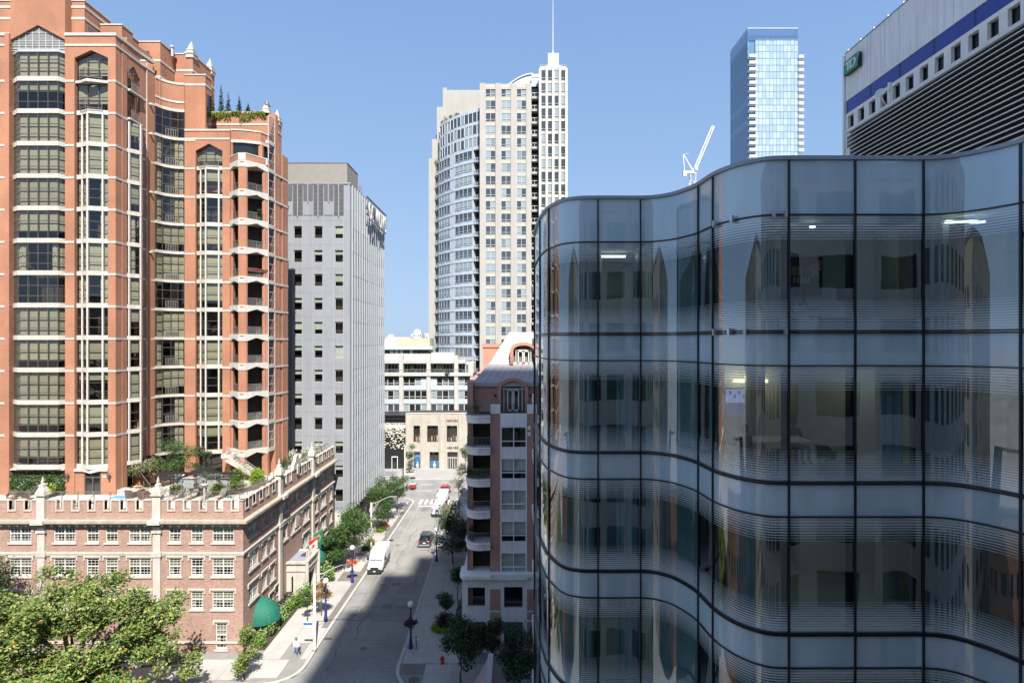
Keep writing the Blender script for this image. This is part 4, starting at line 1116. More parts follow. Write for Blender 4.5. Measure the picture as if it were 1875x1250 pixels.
# carved crest with urns over the entrance axis
g = MB(); f = FR((HX, 69.6), (HX, 72.2)); g.zprism([(0, 15.2), (2.6, 15.2), (2.4, 15.9), (1.9, 16.2), (1.75, 16.7), (1.3, 16.95), (.85, 16.7), (.7, 16.2), (.2, 15.9)], f, -.3, .08); g.build('roof_crest', M['limestone_old'], hotel)
g = MB(); g.zprism([(1.0, 14.6), (1.3, 14.4), (1.6, 14.6), (1.6, 15.5), (1.3, 15.75), (1.0, 15.5)], f, .085, .2); g.build('shield', M['limestone'], hotel)
# terrace paving and its railing set behind the parapet
g = MB(); g.box(-84, HX - .4, HY + .4, HE - .4, 13.3, 14.0); ter = g.build('terrace_floor', pm('terrace_floor', (.62, .58, .52), .85, var=.07, scale=.7), hotel)
def mesh_fence(poly, name='terrace_railing'):
    for a, b in zip(poly[:-1], poly[1:]):
        f = FR(a, b); n = max(1, round(f.len / 1.6))
        for i in range(n):
            u0, u1 = f.len * i / n + .03, f.len * (i + 1) / n - .03; g = MB()
            g.box(u0, u1, -.02, .02, 15.86, 15.91, f); g.box(u0, u1, -.02, .02, 14.85, 14.9, f); g.box(u0, u0 + .045, -.02, .02, 14.0, 15.86, f); g.box(u1 - .045, u1, -.02, .02, 14.0, 15.86, f)
            u = u0 - 1.0
            while u < u1:
                for sgn in (1, -1):
                    a0, a1 = max(u0, u), min(u1, u + .95)
                    if a1 - a0 > .04:
                        za, zb = 14.9 + (a0 - u), 14.9 + (a1 - u)
                        if sgn < 0: za, zb = 15.85 - (a0 - u), 15.85 - (a1 - u)
                        g.tube([f.p(a0, 0, za), f.p(a1, 0, zb)], .009, 3, cap=False)
                u += .26
            g.build(name, M['rail_metal'], hotel)
mesh_fence([(-60, HY + .62), (HX - .65, HY + .62), (HX - .65, HE - .8)])
# entrance porch: carved stone with an arch towards the street
px0, px1, py0, py1 = HX, -24.5, 67.6, 71.8
g = MB(); f = FR((px1, py0), (px1, py1)); L = f.len
ops = [(1.0, L - 1.0, .1, 3.1)]
openwall(g, f, 0, L, 0, 4.6, ops, 0, .5)
g.box(px0, px1 - .01, py0, py0 + .45, 0, 4.6); g.box(px0, px1 - .01, py1 - .45, py1, 0, 4.6); g.box(px0, px1 - .51, py0 + .46, py1 - .46, 4.2, 4.6)
g.build('porch', M['limestone'], hotel)
g = MB(); ribbon(g, [(px0, py0), (px1, py0), (px1, py1), (px0, py1)], -.3, .18, 4.6, 4.8); ribbon(g, [(px0, py0), (px1, py0), (px1, py1), (px0, py1)], -.3, .1, 3.7, 3.9); g.build('porch_cornice', M['limestone_old'], hotel)
g = MB(); g.box(px0, px1 - .3, py0 + .3, py1 - .3, 4.62, 4.70); g.build('porch_roof', M['metal_panel'], hotel)
for y in (py0 + .1, py1 - .1):
    g = MB(); g.lathe([(.32, 0), (.32, .5), (.22, .7), (.22, 4.6)], (px1 + .1, y, 0), 8); g.build('porch_buttress', M['limestone'], hotel)
g = MB(); g.box(px1 - 1.2, px1 - 1.1, py0 + .9, py1 - .9, .1, 3.0); g.build('entrance_door', M['dark_pane'], hotel)
g = MB(); g.box(px0 + .6, px0 + .8, py0 - .006, py0, 1.3, 3.1); g.build('slit_window', M['dark_pane'], hotel)
g = MB(); f = FR((HX, 70.3), (HX, 71.4)); g.zprism([(0, 8.0), (1.1, 8.0), (1.1, 9.3), (0, 9.3)], f, 0, .12); g.build('crest_panel', M['limestone'], hotel)
# green domed awnings
M['awning'] = pm('awning', (.006, .12, .08), .75, var=.12, scale=2)
def dome_awning(name, label, yc, hw, z0, z1, reach, group=None):
    t_ = thing(name, label, 'awning', (HX, yc, z0), group)
    g = MB(); rings = []
    for i in range(9):
        a = math.pi / 2 * i / 8; rr = math.cos(a); z = z0 + (z1 - z0) * math.sin(a)
        rings.append([(HX + .02 + reach * rr * math.sin(math.pi * j / 12), yc - hw * rr * math.cos(math.pi * j / 12), z) for j in range(13)])
    g.loft(rings, cap=False, closed=False); place_o = g.build('canvas', M['awning'], t_, True)
    g = MB(); rings = [[(x, y, z0 - .22) for x, y, z in rings[0]], rings[0]]; g.loft(rings, cap=False, closed=False); g.build('valance', M['awning'], t_, True)
    g = MB()
    for j in (0, 3, 6, 9, 12):
        g.tube([(HX + .02 + reach * math.cos(math.pi / 2 * i / 6) * math.sin(math.pi * j / 12), yc - hw * math.cos(math.pi / 2 * i / 6) * math.cos(math.pi * j / 12), z0 + (z1 - z0) * math.sin(math.pi / 2 * i / 6) - .02) for i in range(7)], .015, 4)
    g.build('rib', M['alu'], t_)
    return t_
aw = dome_awning('dome_awning', 'faded green domed awning over the hotel side door by the planted strip', 60.5, 1.75, 1.75, 3.75, 2.1)
g = MB(); g.lathe([(.26, 0), (.26, .01), (.2, .012)], (0, 0, 0), 14); em = g.mesh('emblem', pm('emblem', (.45, .38, .10), .6)); e_ = place('emblem', em, aw, (HX + 1.29, 61.56, 2.93)); e_.rotation_euler = Vector((.62, .60, .5)).to_track_quat('Z', 'Y').to_euler()
dome_awning('dome_awning', 'dark green domed awning beside the stone porch', 74.3, 1.5, 2.6, 4.3, 2.4)
# long entrance canopy reaching to the kerb
ca = thing('entrance_canopy', 'dark green barrel canopy reaching from the hotel door towards the kerb', 'canopy', (-24, 78.6, 0))
g = MB(); rings = []
for x in (HX, -26.0, -25.2, -24.3):
    rings.append([(x, 78.6 - 1.4 * math.cos(math.pi * j / 12), 2.9 + 1.1 * math.sin(math.pi * j / 12)) for j in range(13)])
g.loft(rings, cap=False, closed=False); g.build('canvas', M['awning'], ca, True)
g = MB(); g.add([(-24.3, 78.6 - 1.4 * math.cos(math.pi * j / 12), 2.9 + 1.1 * math.sin(math.pi * j / 12)) for j in range(13)], [tuple(range(13))]); g.box(HX, -24.3, 77.2, 77.22, 2.6, 2.9); g.box(HX, -24.3, 79.98, 80.0, 2.6, 2.9); g.build('valance', M['awning'], ca)
for y in (77.25, 79.95): g = MB(); g.tube([(-24.4, y, .12), (-24.4, y, 2.9)], .04); g.build('pole', M['alu'], ca)
# dark planter boxes under the side windows
for y, lb in ((63.5, 'dark box planter on the hotel wall next to the green domed awning'), (65.2, 'dark box planter below the stone pilaster of the hotel side'), (67.0, 'dark box planter on the hotel wall next to the stone porch')):
    o = thing('window_planter', lb, 'planter', (HX + .4, y, 0), 'dark planters along the hotel wall')
    g = MB(); g.box(HX + .1, HX + .8, y - .5, y + .5, .9, 1.35); g.box(HX + .1, HX + .3, y - .45, y + .45, .4, .9); g.build('box', M['black_metal'], o)
# ------------------------------------------------------------------ grey panel office tower
QX, QY, QE = -25.0, 87.8, 110.5
grey = thing('grey_office', 'grey metal panel office tower with square windows and thin upright fins', 'building', (-33, 99, 0))
MP = M['metal_panel']
ff = FR((-50, QY), (QX, QY)); fs = FR((QX, QY), (QX, QE))
zr0, zp = PZ(414, QY) - 1.9, 3.69        # sill of the top row of windows, storey height
ztop = PZ(337, QY); zso = 4.9
wx = [-33.05 - 3.17 * i for i in range(1, 5)] + [-33.05, -29.88, -26.7]
ops = [(x + 50 - .64, x + 50 + .64, zr0 - zp * r, zr0 - zp * r + 1.9) for x in wx for r in range(12) if zr0 - zp * r > zso + .3]
g = MB(); openwall(g, ff, 0, ff.len, zso, ztop, ops, -.05, .22); g.build('front_wall', MP, grey)
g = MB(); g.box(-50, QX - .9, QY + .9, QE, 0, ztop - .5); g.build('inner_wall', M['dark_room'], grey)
# panels: one per module and storey, joints between them
pcache = {}
for r in range(-1, 12):
    zc0, zc1 = zr0 - zp * r - .95, zr0 - zp * r + zp - .95
    if r == -1: zc1 = PZ(395, QY)
    zc0 = max(zc0, zso)
    xm = -26.7 - .79 - 1.585 * 4
    for i in range(-5, 7):
        x0 = -33.05 - .79 + 1.585 * i; x1 = x0 + 1.585
        hasw = (i % 2 == 0) and r >= 0
        if x0 < -41 or x1 > QX + .2: continue
        x1 = min(x1, QX - .02)
        g = MB(); f = ff; a, b = x0 + 50 + .02, x1 + 50 - .02
        wop = [(x0 + 50 + .79 - .64, x0 + 50 + .79 + .64, zr0 - zp * r, zr0 - zp * r + 1.9)] if hasw else []
        key = (hasw, round(b - a, 2), round(zc1 - zc0, 2))
        if key not in pcache:
            lw = [(o_[0] - a, o_[1] - a, o_[2] - zc0, o_[3] - zc0) for o_ in wop]
            gg = MB(); openwall(gg, LOC, 0, b - a, .012, zc1 - zc0 - .012, lw, 0, .26, back=False)
            pcache[key] = gg.mesh('cladding_panel', MP)
        place('cladding_panel', pcache[key], grey, (x0 + .02, QY, zc0))
# windows
wf = MB(); wf.box(-.64, .64, -.2, -.12, 0, .06, LOC); wf.box(-.64, .64, -.2, -.12, 1.84, 1.9, LOC); wf.box(-.64, -.58, -.2, -.12, .06, 1.84, LOC); wf.box(.58, .64, -.2, -.12, .06, 1.84, LOC)
wfm = wf.mesh('window', M['frame_grey']); wpm = MB().quad((-.58, .17, .06), (.58, .17, .06), (.58, .17, 1.84), (-.58, .17, 1.84)).mesh('pane', M['clear'])
M['blind_green'] = pm('blind_green', (.46, .52, .44), .9, rnd=.1)
wbm = [MB().box(-.57, .57, .24, .26, 1.84 * (1 - c), 1.83).mesh('blind', M['blind_green']) for c in (.12, .35, .6, .98)]
for x in wx:
    if x < -36: continue
    for r in range(12):
        z = zr0 - zp * r
        if z < zso + .3: continue
        o = place('window', wfm, grey, (x, QY, z)); place('pane', wpm, o, sub=True)
        place('blind', wbm[random.choice([0, 0, 1, 1, 2, 0, 3])], o, sub=True)
# narrow upright fins over the front joints, stopping at different heights at the top
fin_lo = PZ(395, QY)
fm = MB().box(-.05, .05, 0.0, .14, zso, fin_lo, LOC).mesh('fin', M['fin'])
for i in range(-4, 7):
    x = -33.05 - .79 + 1.585 * i
    if x > QX: continue
    place('fin', fm, grey, (x, QY, 0))
for i in range(-3, 5):
    x0 = -33.05 - .79 + 1.585 * i; lo = PZ(394, QY) if i % 2 == 0 else PZ(368, QY)
    g = MB(); n = 24
    for j in range(n):
        z = lo + (PZ(337, QY) - lo) * j / n; g.box(x0 + .08 + 50, x0 + 1.5 + 50, 0.01, .06, z, z + .08, ff)
    g.box(x0 + .06 + 50, x0 + 1.52 + 50, 0.0, .009, lo, PZ(337, QY), ff)
    g.build('louver_bank', M['louver_dark'], grey)
    g = MB(); g.box(x0 + .74 + 50, x0 + .84 + 50, .065, .2, lo - .2, PZ(337, QY), ff); g.build('fin', M['fin'], grey)
    if i % 2: g = MB(); g.box(x0 + .02 + 50, x0 + 1.56 + 50, -.0, .02, PZ(394, QY), lo, ff); g.build('cladding_panel', MP, grey)
# side: deep fins with glazed strips between
nfin = 15; pf = (QE - QY - .9) / nfin
sm_ = MB().box(-.09, .09, 0, .24, zso, ztop, LOC).mesh('fin', M['fin'])
for i in range(nfin + 1): place('fin', sm_, grey, (QX, QY + .9 + pf * i, 0), R(90))
g = MB(); g.box(0, .82, -.3, .004, zso, ztop, fs); g.build('corner_panel', MP, grey)
swm = MB().quad((.12, 0, .0), (pf - .12, 0, .0), (pf - .12, 0, 1.95), (.12, 0, 1.95)).mesh('window', darkglass('strip_pane', (.03, .04, .055), (.10, .12, .14), .4, .1, .4))
ssm = MB().box(.1, pf - .1, -.05, .06, -1.74, -.0, LOC).mesh('spandrel_panel', MP)
for i in range(nfin):
    y = QY + .9 + pf * i
    for r in range(12):
        z = zr0 - zp * r
        if z < zso + .2: continue
        o = place('window', swm, grey, (QX - .02, y, z), R(90)); place('spandrel_panel', ssm, grey, (QX, y, z), R(90))
    top = MB(); top.box(.1, pf - .1, -.02, .05, 0, ztop - (zr0 + 1.95), LOC)
    place('top_panel', top.mesh('top_panel', M['fin'] if i > 0 else MP), grey, (QX, y, zr0 + 1.95), R(90))
g = MB(); ribbon(g, [(-50, QY), (QX, QY), (QX, QE)], -.6, .06, ztop, ztop + .25); g.build('coping', MP, grey)
g = MB(); g.box(-50, QX, QY + .02, QE, zso - .25, zso); g.build('soffit', M['fin'], grey)
# penthouse box, roof unit
g = MB(); g.box(-50, PX(635.6, 89), 89, 95.2, ztop, PZ(299, 89)); g.build('penthouse', pm('penthouse', (.24, .225, .205), .7, var=.05), grey)
g = MB(); ribbon(g, [(-50, 89), (PX(635.6, 89), 89), (PX(635.6, 89), 95.2)], -.2, .05, PZ(299, 89), PZ(297.5, 89)); g.build('penthouse_coping', M['louver_dark'], grey)
g = MB(); g.box(-27.6, -26.0, 96.5, 98.5, ztop, ztop + 2.4); g.build('roof_unit', M['alu'], grey)
# set-back ground floor: white piers, glazing, an awning edge
for y in (88.4, 90.8, 94.5, 99, 103.5, 108):
    g = MB(); g.box(QX - 1.0, QX - .3, y - .35, y + .35, 0, zso - .25); g.build('ground_pier', M['white_stone'], grey)
g = MB(); g.box(QX - 1.4, QX - 1.3, QY + .6, QE, .1, zso - .25); g.build('shop_glazing', M['far_pane'], grey)
g = MB(); g.box(-40, QX - .5, QY + .02, QY + .4, 0, zso - .25); g.build('ground_wall', M['white_stone'], grey)
g = MB(); f = fs
for i in range(10): g.box(1.2 + i * 1.1, 2.0 + i * 1.1, .1, 1.0, 3.3 + .2 * (i % 2), 3.45 + .2 * (i % 2), f)
g.box(1, 13, .05, .12, 3.2, 3.9, f); g.build('ground_awning', M['black_metal'], grey)
# roof sign: raised letters along the side
letters('OCTWORKS', (QX + .75, 103.2, PZ(395, 100) - 1.5), 3.4, pm('sign_letter', (.42, .42, .41), .5), grey, (R(90), 0, R(90)), .08, .66, 1.35, 'sign_letter')
g = MB(); g.box(96 - QY, QE - QY, .42, .62, PZ(395, 100) - .7, PZ(395, 100) - .45, fs); g.box(96 - QY, QE - QY, .42, .62, PZ(395, 100) + 2.2, PZ(395, 100) + 2.4, fs); g.build('sign_rail', M['black_metal'], grey)
# ------------------------------------------------------------------ red brick apartment block with a mansard roof (east side)
KX, KY = -4.5, 57.0
blk = thing('mansard_block', 'red brick apartment block with curved corner balconies and metal mansard roof', 'building', (3, 70, 0))
KB, KS = M['brick_block'], pm('block_stone', (.80, .79, .78), .8, var=.07, scale=.8, streak=.12)
def KZ(y): return PZ(y, KY)
def KPX(p): return PX(p, KY)
fl0, flp = KZ(819.4), 3.145
f = FR((KPX(897.7), KY), (12, KY)); U = KPX(897.7)
cols_ = [(KPX(916), KPX(965)), (KPX(983), KPX(992)), (KPX(1012), KPX(1060))]
zpod = KZ(1046)
# brick piers between the bays
xs = [KPX(897.7)] + [c for a, b in cols_ for c in (a, b)] + [12]
for a, b in zip(xs[::2], xs[1::2]):
    g = MB(); g.box(a, b, KY, KY + .6, zpod, KZ(757)); g.build('brick_pier', KB, blk)
wm_cache = {}
for a, b in cols_:
    wd = b - a
    for r in range(5):
        z = fl0 - flp * r; h = KZ(781) - KZ(819.4)
        key = round(wd, 2)
        if key not in wm_cache:
            g = MB(); e = .14
            g.box(0, e, -.1, .05, -flp + h, h, LOC); g.box(wd - e, wd, -.1, .05, -flp + h, h, LOC)
            n = 2 if wd > 1.5 else 1
            g.box(e, wd - e, -.1, .02, h - .08, h, LOC); g.box(e, wd - e, -.1, .02, 0, .08, LOC); g.box(e, wd - e, -.1, .02, .62, .70, LOC)
            for i in range(1, n): g.box(wd * i / n - .05, wd * i / n + .05, -.1, .03, 0, h, LOC)
            fm_ = g.mesh('window', KS); pn = MB().quad((e, .06, 0), (wd - e, .06, 0), (wd - e, .06, h), (e, .06, h)).mesh('pane', M['clear'])
            bl = [MB().box(e, wd - e, .2, .22, h * (1 - c), h).mesh('blind', pm('blind_white', (.66, .70, .70), .9, rnd=.1)) for c in (.62, .66, .98)]
            spn = MB()
            spn.box(e, wd - e, -.1, -.02, -flp + h, 0, LOC)
            for i in range(5): spn.box(e, wd - e, -.019, .0, -.1 - i * .2 - .05, -.1 - i * .2, LOC)
            wm_cache[key] = (fm_, pn, bl, spn.mesh('spandrel', KS))
        fm_, pn, bl, spn = wm_cache[key]
        o = place('window', fm_, blk, (a, KY, z)); place('pane', pn, o, sub=True); place('spandrel', spn, o, sub=True)
        if random.random() < .9: place('blind', random.choice(bl), o, sub=True)
    g = MB(); g.box(a, b, KY - .06, KY + .3, KZ(781), KZ(757)); g.build('stone_panel', KS, blk)
g = MB(); g.box(KX, 12, KY + 1.6, 100, 0, KZ(742)); g.box(KX + .02, KX + .5, KY + 2.0, 100, 0, KZ(742)); g.build('inner_wall', M['dark_room'], blk)
g = MB(); g.box(KX, KX + .55, KY + .35, 100, 0, KZ(700)); g.box(KX, KPX(897.7), KY + 2.1, KY + 2.3, zpod, KZ(742)); g.build('side_wall', KB, blk)
g = MB(); g.box(KPX(871), KPX(896), KY + 2.0, KY + 2.06, zpod + .2, KZ(762)); g.build('balcony_glazing', M['far_pane'], blk)
# curved corner balconies
bc = spline([(KX - .05, KY + 1.9), (KX - .12, KY + .7), (KX + .25, KY - .25), (KX + 1.1, KY - .72), (KX + 2.34, KY - .55)], 3)
slabpoly = bc + [(KX + 2.34, KY + 2.0), (KX, KY + 2.0)]
slm = MB().prism(slabpoly, -.62, 0).mesh('balcony_slab', KS)
lip = ribbon(MB(), bc, -.3, .10, -.02, .14).mesh('balcony_lip', KS)
for r in range(5):
    z = KZ(762 + 57.5 * r)
    o = place('balcony', slm, blk, (0, 0, z)); place('balcony_lip', lip, o, sub=True)
    railing(offs(bc, -.08), z + .14, 1.0, 'balcony_rail', blk, pm('bronze_rail', (.20, .17, .15), .5), .13, .9, False) if r else railing(offs(bc, -.08), z + .14, 1.0, 'balcony_rail', blk, M['rail_metal'], .13, .9, False)
g = MB(); g.box(KX, KX + .45, KY + .35, KY + .9, zpod, KZ(742)); g.build('corner_pier', KB, blk)
# terrace band, railing and the brick attic with a round-headed dormer
g = MB(); g.box(KPX(898), KPX(916), KY - .08, KY + .5, KZ(757), KZ(741)); g.build('parapet_block', KS, blk)
g = MB(); g.box(KPX(965), KPX(983), KY - .08, KY + .5, KZ(757), KZ(741)); g.build('parapet_block', KS, blk)
g = MB(); g.box(KPX(983) + .003, 12, KY - .04, KY + .5, KZ(757), KZ(745)); g.build('parapet_block', KS, blk)
railing([(KPX(916), KY + .1), (KPX(965), KY + .1)], KZ(757), .95, 'terrace_rail', blk, M['rail_metal'], .14, 1.2, False)
ay = KY + 1.5
g = MB(); openwall(g, FR((KX + .9, ay), (12, ay)), 0, 11.1, KZ(757), KZ(703), [(KPX(914) - KX - .9, KPX(965) - KX - .9, KZ(757) - .01, KZ(703) - .01)], 0, .3); g.box(KX + .6, KX + .9, ay, 75, KZ(757), KZ(703)); g.build('attic_wall', KB, blk)
def frustum(mb, a, b, z0, z1):
    (x0, x1, y0, y1), (u0, u1, v0, v1) = a, b
    mb.add([(x0, y0, z0), (x1, y0, z0), (x1, y1, z0), (x0, y1, z0), (u0, v0, z1), (u1, v0, z1), (u1, v1, z1), (u0, v1, z1)], [(3, 2, 1, 0), (4, 5, 6, 7), (0, 1, 5, 4), (1, 2, 6, 5), (2, 3, 7, 6), (3, 0, 4, 7)])
g = MB(); frustum(g, (KX + .45, 12, ay - .15, 76), (KX + 2.0, 12, ay + 1.6, 74), KZ(702), KZ(669)); g.build('mansard_roof', M['zinc'], blk)
g = MB(); g.box(KX + .4, 12, ay - .28, ay + .1, KZ(709), KZ(701.8)); g.box(KX + .4, KX + .7, ay + .1, 76, KZ(709), KZ(701.8)); g.build('eaves', M['zinc'], blk)
n = 16
for i in range(n):
    x = KX + .9 + i * .72; g = MB(); xt = KX + 2.0 + (x - KX - .45) * (14.5 / 16.05)
    g.tube([(x, ay - .17, KZ(702)), (xt, ay + 1.58, KZ(669))], .035, 4); g.build('roof_seam', M['zinc'], blk)
def dormer(x0, x1, y0, zb, zs, rise, tag_, depth=2.2):
    """round-headed dormer: surround, glazing with a pair of doors"""
    w_ = x1 - x0; n = 10
    def arcpts(e): return [((x0 + x1) / 2 - (w_ / 2 - e) * math.cos(math.pi * i / n), zs + (rise - e) * math.sin(math.pi * i / n)) for i in range(n + 1)]
    O, I = arcpts(0), arcpts(.34)
    g = MB(); fr = FR((0, y0), (1, y0))
    outer = [(x0, zb)] + O + [(x1, zb)]; inner = [(x0 + .34, zb)] + I + [(x1 - .34, zb)]
    for a, b, c, d in zip(outer[:-1], outer[1:], inner[1:], inner[:-1]): g.zprism([a, b, c, d], fr, -depth, .12)
    o = g.build(tag_, M['dormer'], blk)
    g = MB(); g.zprism(inner, fr, -.32, -.30); g.build('pane', M['clear'], o)
    g = MB(); g.zprism(inner, fr, -1.2, -1.1); g.build('dormer_curtain', M['curtain'], o)
    g = MB(); m_ = (x0 + x1) / 2
    for s_ in (-1, 1):
        a, b = (m_ + .02, m_ + .62) if s_ > 0 else (m_ - .62, m_ - .02)
        g.box(a, a + .12, .2, .29, zb, zs - .05, LOC); g.box(b - .12, b, .2, .29, zb, zs - .05, LOC); g.box(a, b, .2, .29, zs - .17, zs - .05, LOC); g.box(a, b, .2, .29, zb, zb + .2, LOC)
        x = m_ + s_ * (w_ / 2 - .62); g.box(x - .04, x + .04, .2, .29, zb, zs + rise * .45, LOC)
    g.box(x0 + .36, x1 - .36, .2, .29, zs - .04, zs + .06, LOC)
    g.v = [(x, y0 + .5 + y, z) for x, y, z in g.v]
    g.build('door_pair', M['frame_white'], o)
    return o
M['dormer'] = pm('dormer', (.46, .22, .16), .7, var=.06, scale=1)
dormer(KPX(911), KPX(968), ay - .4, KZ(756), KZ(714), 1.15, 'dormer')
g = MB(); frustum(g, (KX + 2.1, 8, 60.2, 74), (KX + 4.2, 2.6, 62.0, 72), KZ(669) + .01, 32.0); g.build('upper_mansard', M['zinc'], blk)
for i in range(8):
    x = KX + 2.6 + i * .8; t_ = (x - KX - 2.1) / 10.4; xt = KX + 4.2 + t_ * 2.9; g = MB(); g.tube([(x, 60.18, KZ(669)), (xt, 61.98, 32.0)], .03, 4); g.build('roof_seam', M['zinc'], blk)
dormer(PX(934, 60), PX(983, 60), 60.0, KZ(669), PZ(641, 60), .85, 'dormer', 2.4)
g = MB(); g.box(PX(884, 66), PX(922, 66), 66, 70, 27.0, PZ(629, 66)); g.box(PX(884, 66) - .1, PX(922, 66), 65.9, 70, PZ(636, 66), PZ(629, 66)); g.build('stair_tower', M['dormer'], blk)
for px_ in (906, 973): 
    x = KPX(px_); g = MB(); g.box(x - .12, x + .12, ay - .2, ay - .01, KZ(728), KZ(724)); g.build('wall_light', M['black_metal'], blk)
for y_ in (783, 794): g = MB(); x = KPX(969); g.box(x - .15, x + .15, KY - .1, KY - .003, KZ(y_ + 3.5), KZ(y_ - 3.5)); g.build('vent_box', KS, blk)
# podium: stone panels on the street corner, brick strips, shop fronts with black awnings
PXL = PX(846, 56.6)
fp = FR((PXL, 56.6), (12, 56.6)); U0 = PXL
ops = [(PX(857, 56.6) - U0, PX(888, 56.6) - U0, PZ(1110, 56.6), PZ(1075, 56.6)), (PX(856, 56.6) - U0, PX(889, 56.6) - U0, .15, PZ(1138, 56.6)), (PX(923, 56.6) - U0, PX(957, 56.6) - U0, PZ(1113, 56.6), PZ(1074, 56.6)), (PX(923, 56.6) - U0, PX(957, 56.6) - U0, .15, PZ(1138, 56.6))]
g = MB(); openwall(g, fp, 0, fp.len, 0, zpod - .25, ops, 0, .4); g.box(PXL, PXL + .4, 56.62, 62, 0, zpod - .25); g.build('podium_wall', KS, blk)
for a, b in ((897, 916), (965, 983)):
    for z0, z1 in ((0.4, PZ(1137, 56.6)), (PZ(1133, 56.6), PZ(1120, 56.6)), (PZ(1116, 56.6), PZ(1078, 56.6))):
        g = MB(); g.box(PX(a, 56.6), PX(b, 56.6), 56.54, 56.597, z0, z1); g.build('brick_strip', KB, blk)
g = MB(); g.prism([(PX(841, 56), 58.5), (PX(841, 56), 56.6)] + [(PX(843, 56), 56.1), (PX(850, 56), 55.85), (PX(899, 56), 55.85), (PX(899, 56), 56.3), (12, 56.3), (12, 58.5)], zpod - .3, zpod); g.build('podium_cornice', KS, blk)
g = MB(); g.box(PXL, PX(966, 56), 56.3, 56.6, zpod - .55, zpod - .31); g.build('podium_moulding', KS, blk)
g = MB(); g.box(PX(855, 57), PX(960, 57), 57.6, 57.7, .1, PZ(1072, 57)); g.build('podium_glazing', M['dark_pane'], blk)
railing([(PX(857, 56.6), 56.75), (PX(888, 56.6), 56.75)], PZ(1110, 56.6), .95, 'window_rail', blk, M['rail_metal'], .12, 2, False)
railing([(PX(923, 56.6), 56.75), (PX(957, 56.6), 56.75)], PZ(1113, 56.6), .6, 'window_rail', blk, M['rail_metal'], .12, 2, False)
g = MB(); zs, rs = PZ(1080, 56.6), .55; fr_ = FR((0, 56.58), (1, 56.58)); xa, xb = PX(923, 56.6), PX(957, 56.6)
for i in range(8):
    t0, t1 = i / 8, (i + 1) / 8; q = lambda t: (xa + (xb - xa) * t, zs + rs * math.sin(math.pi * t) * .8 + .3)
    g.zprism([q(t0), q(t1), (q(t1)[0], zs + .75), (q(t0)[0], zs + .75)], fr_, -.3, .02)
g.build('window_head', KS, blk)
for px_ in (905, 972): x = PX(px_, 56.4); g = MB(); g.lathe([(.06, -.25), (.14, -.2), (.14, .25), (.06, .3)], (x, 56.38, PZ(1152, 56.4)), 8); g.build('wall_sconce', pm('sconce', (.10, .05, .25), .4), blk)
M['awning_black'] = pm('awning_black', (.02, .022, .03), .7)
def awning(x0, x1, y, z, name='shop_awning'):
    g = MB(); g.add([(x0, y, z), (x1, y, z), (x1, y - .9, z - .9), (x0, y - .9, z - .9), (x1, y - .9, z - 1.15), (x0, y - .9, z - 1.15), (x0, y, z - 1.15), (x1, y, z - 1.15)], [(0, 3, 2, 1), (3, 5, 4, 2), (0, 6, 5, 3), (1, 2, 4, 7)]); g.build(name, M['awning_black'], blk)
awning(PX(856, 56.6), PX(889, 56.6), 56.55, PZ(1138, 56.6)); awning(PX(923, 56.6), PX(957, 56.6), 56.55, PZ(1138, 56.6))
for y_ in (58.0, 60.6):
    g = MB(); x = PXL; z = 3.4; g.add([(x, y_, z), (x, y_ + 2.0, z), (x - .95, y_ + 2.0, z - .95), (x - .95, y_, z - .95), (x, y_, z - 1.2), (x - .95, y_, z - 1.2), (x - .95, y_ + 2, z - 1.2), (x, y_ + 2, z - 1.2)], [(0, 3, 2, 1), (0, 4, 5, 3), (3, 5, 6, 2), (1, 2, 6, 7)]); g.build('shop_awning', M['awning_black'], blk)

# ------------------------------------------------------------------ slate gable roof below the camera
sr = thing('slate_roof_house', 'purple grey slate gable roof with a pale metal ridge among dark trees', 'building', (-1.3, 30, 0))
ap = (-1.35, 36.0); zr = PZ(1198, 36.0); ze = zr - 3.2
g = MB()
x0, y0 = ap
A = (x0, 36.0, zr); B = (x0, 24.0, zr); wl = 2.35
g.add([A, B, (x0 - wl, 24.0, ze), (x0 - wl * .62, 35.4, ze + .9), (x0 + wl * .62, 35.4, ze + .9), (x0 + wl, 24.0, ze)], [(0, 1, 2, 3), (1, 0, 4, 5), (0, 3, 4), (1, 5, 2), (2, 5, 4, 3)])
g.build('roof', pm('slate', (.20, .175, .20), .6, var=.12, scale=1.5, fine=.15), sr)
# slate courses: thin strips across both slopes
for s_ in (-1, 1):
    for i in range(1, 9):
        t_ = i / 9; g = MB()
        a = Vector(A).lerp(Vector((x0 + s_ * wl * .62, 35.4, ze + .9)), t_); b = Vector(B).lerp(Vector((x0 + s_ * wl, 24.0, ze)), t_)
        up = Vector((s_ * .8, 0, .6)) * .012
        a2 = Vector(A).lerp(Vector((x0 + s_ * wl * .62, 35.4, ze + .9)), t_ + .012); b2 = Vector(B).lerp(Vector((x0 + s_ * wl, 24.0, ze)), t_ + .012)
        g.quad(tuple(a + up), tuple(b + up), tuple(b2 + up * .2), tuple(a2 + up * .2)); g.build('slate_course', M['concrete_dark'], sr)
g = MB(); g.box(x0 - .16, x0 + .16, 23.9, 36.05, zr - .10, zr + .07); g.build('ridge_cap', M['zinc'], sr)
g = MB(); g.tube([A, (x0 - wl * .62, 35.4, ze + .9)], .06, 4); g.tube([A, (x0 + wl * .62, 35.4, ze + .9)], .06, 4); g.build('hip_flashing', M['zinc'], sr)
g = MB(); g.box(x0 - 1.2, x0 + 1.2, 24.2, 35.2, 0, ze + .2); g.build('wall', KB, sr)
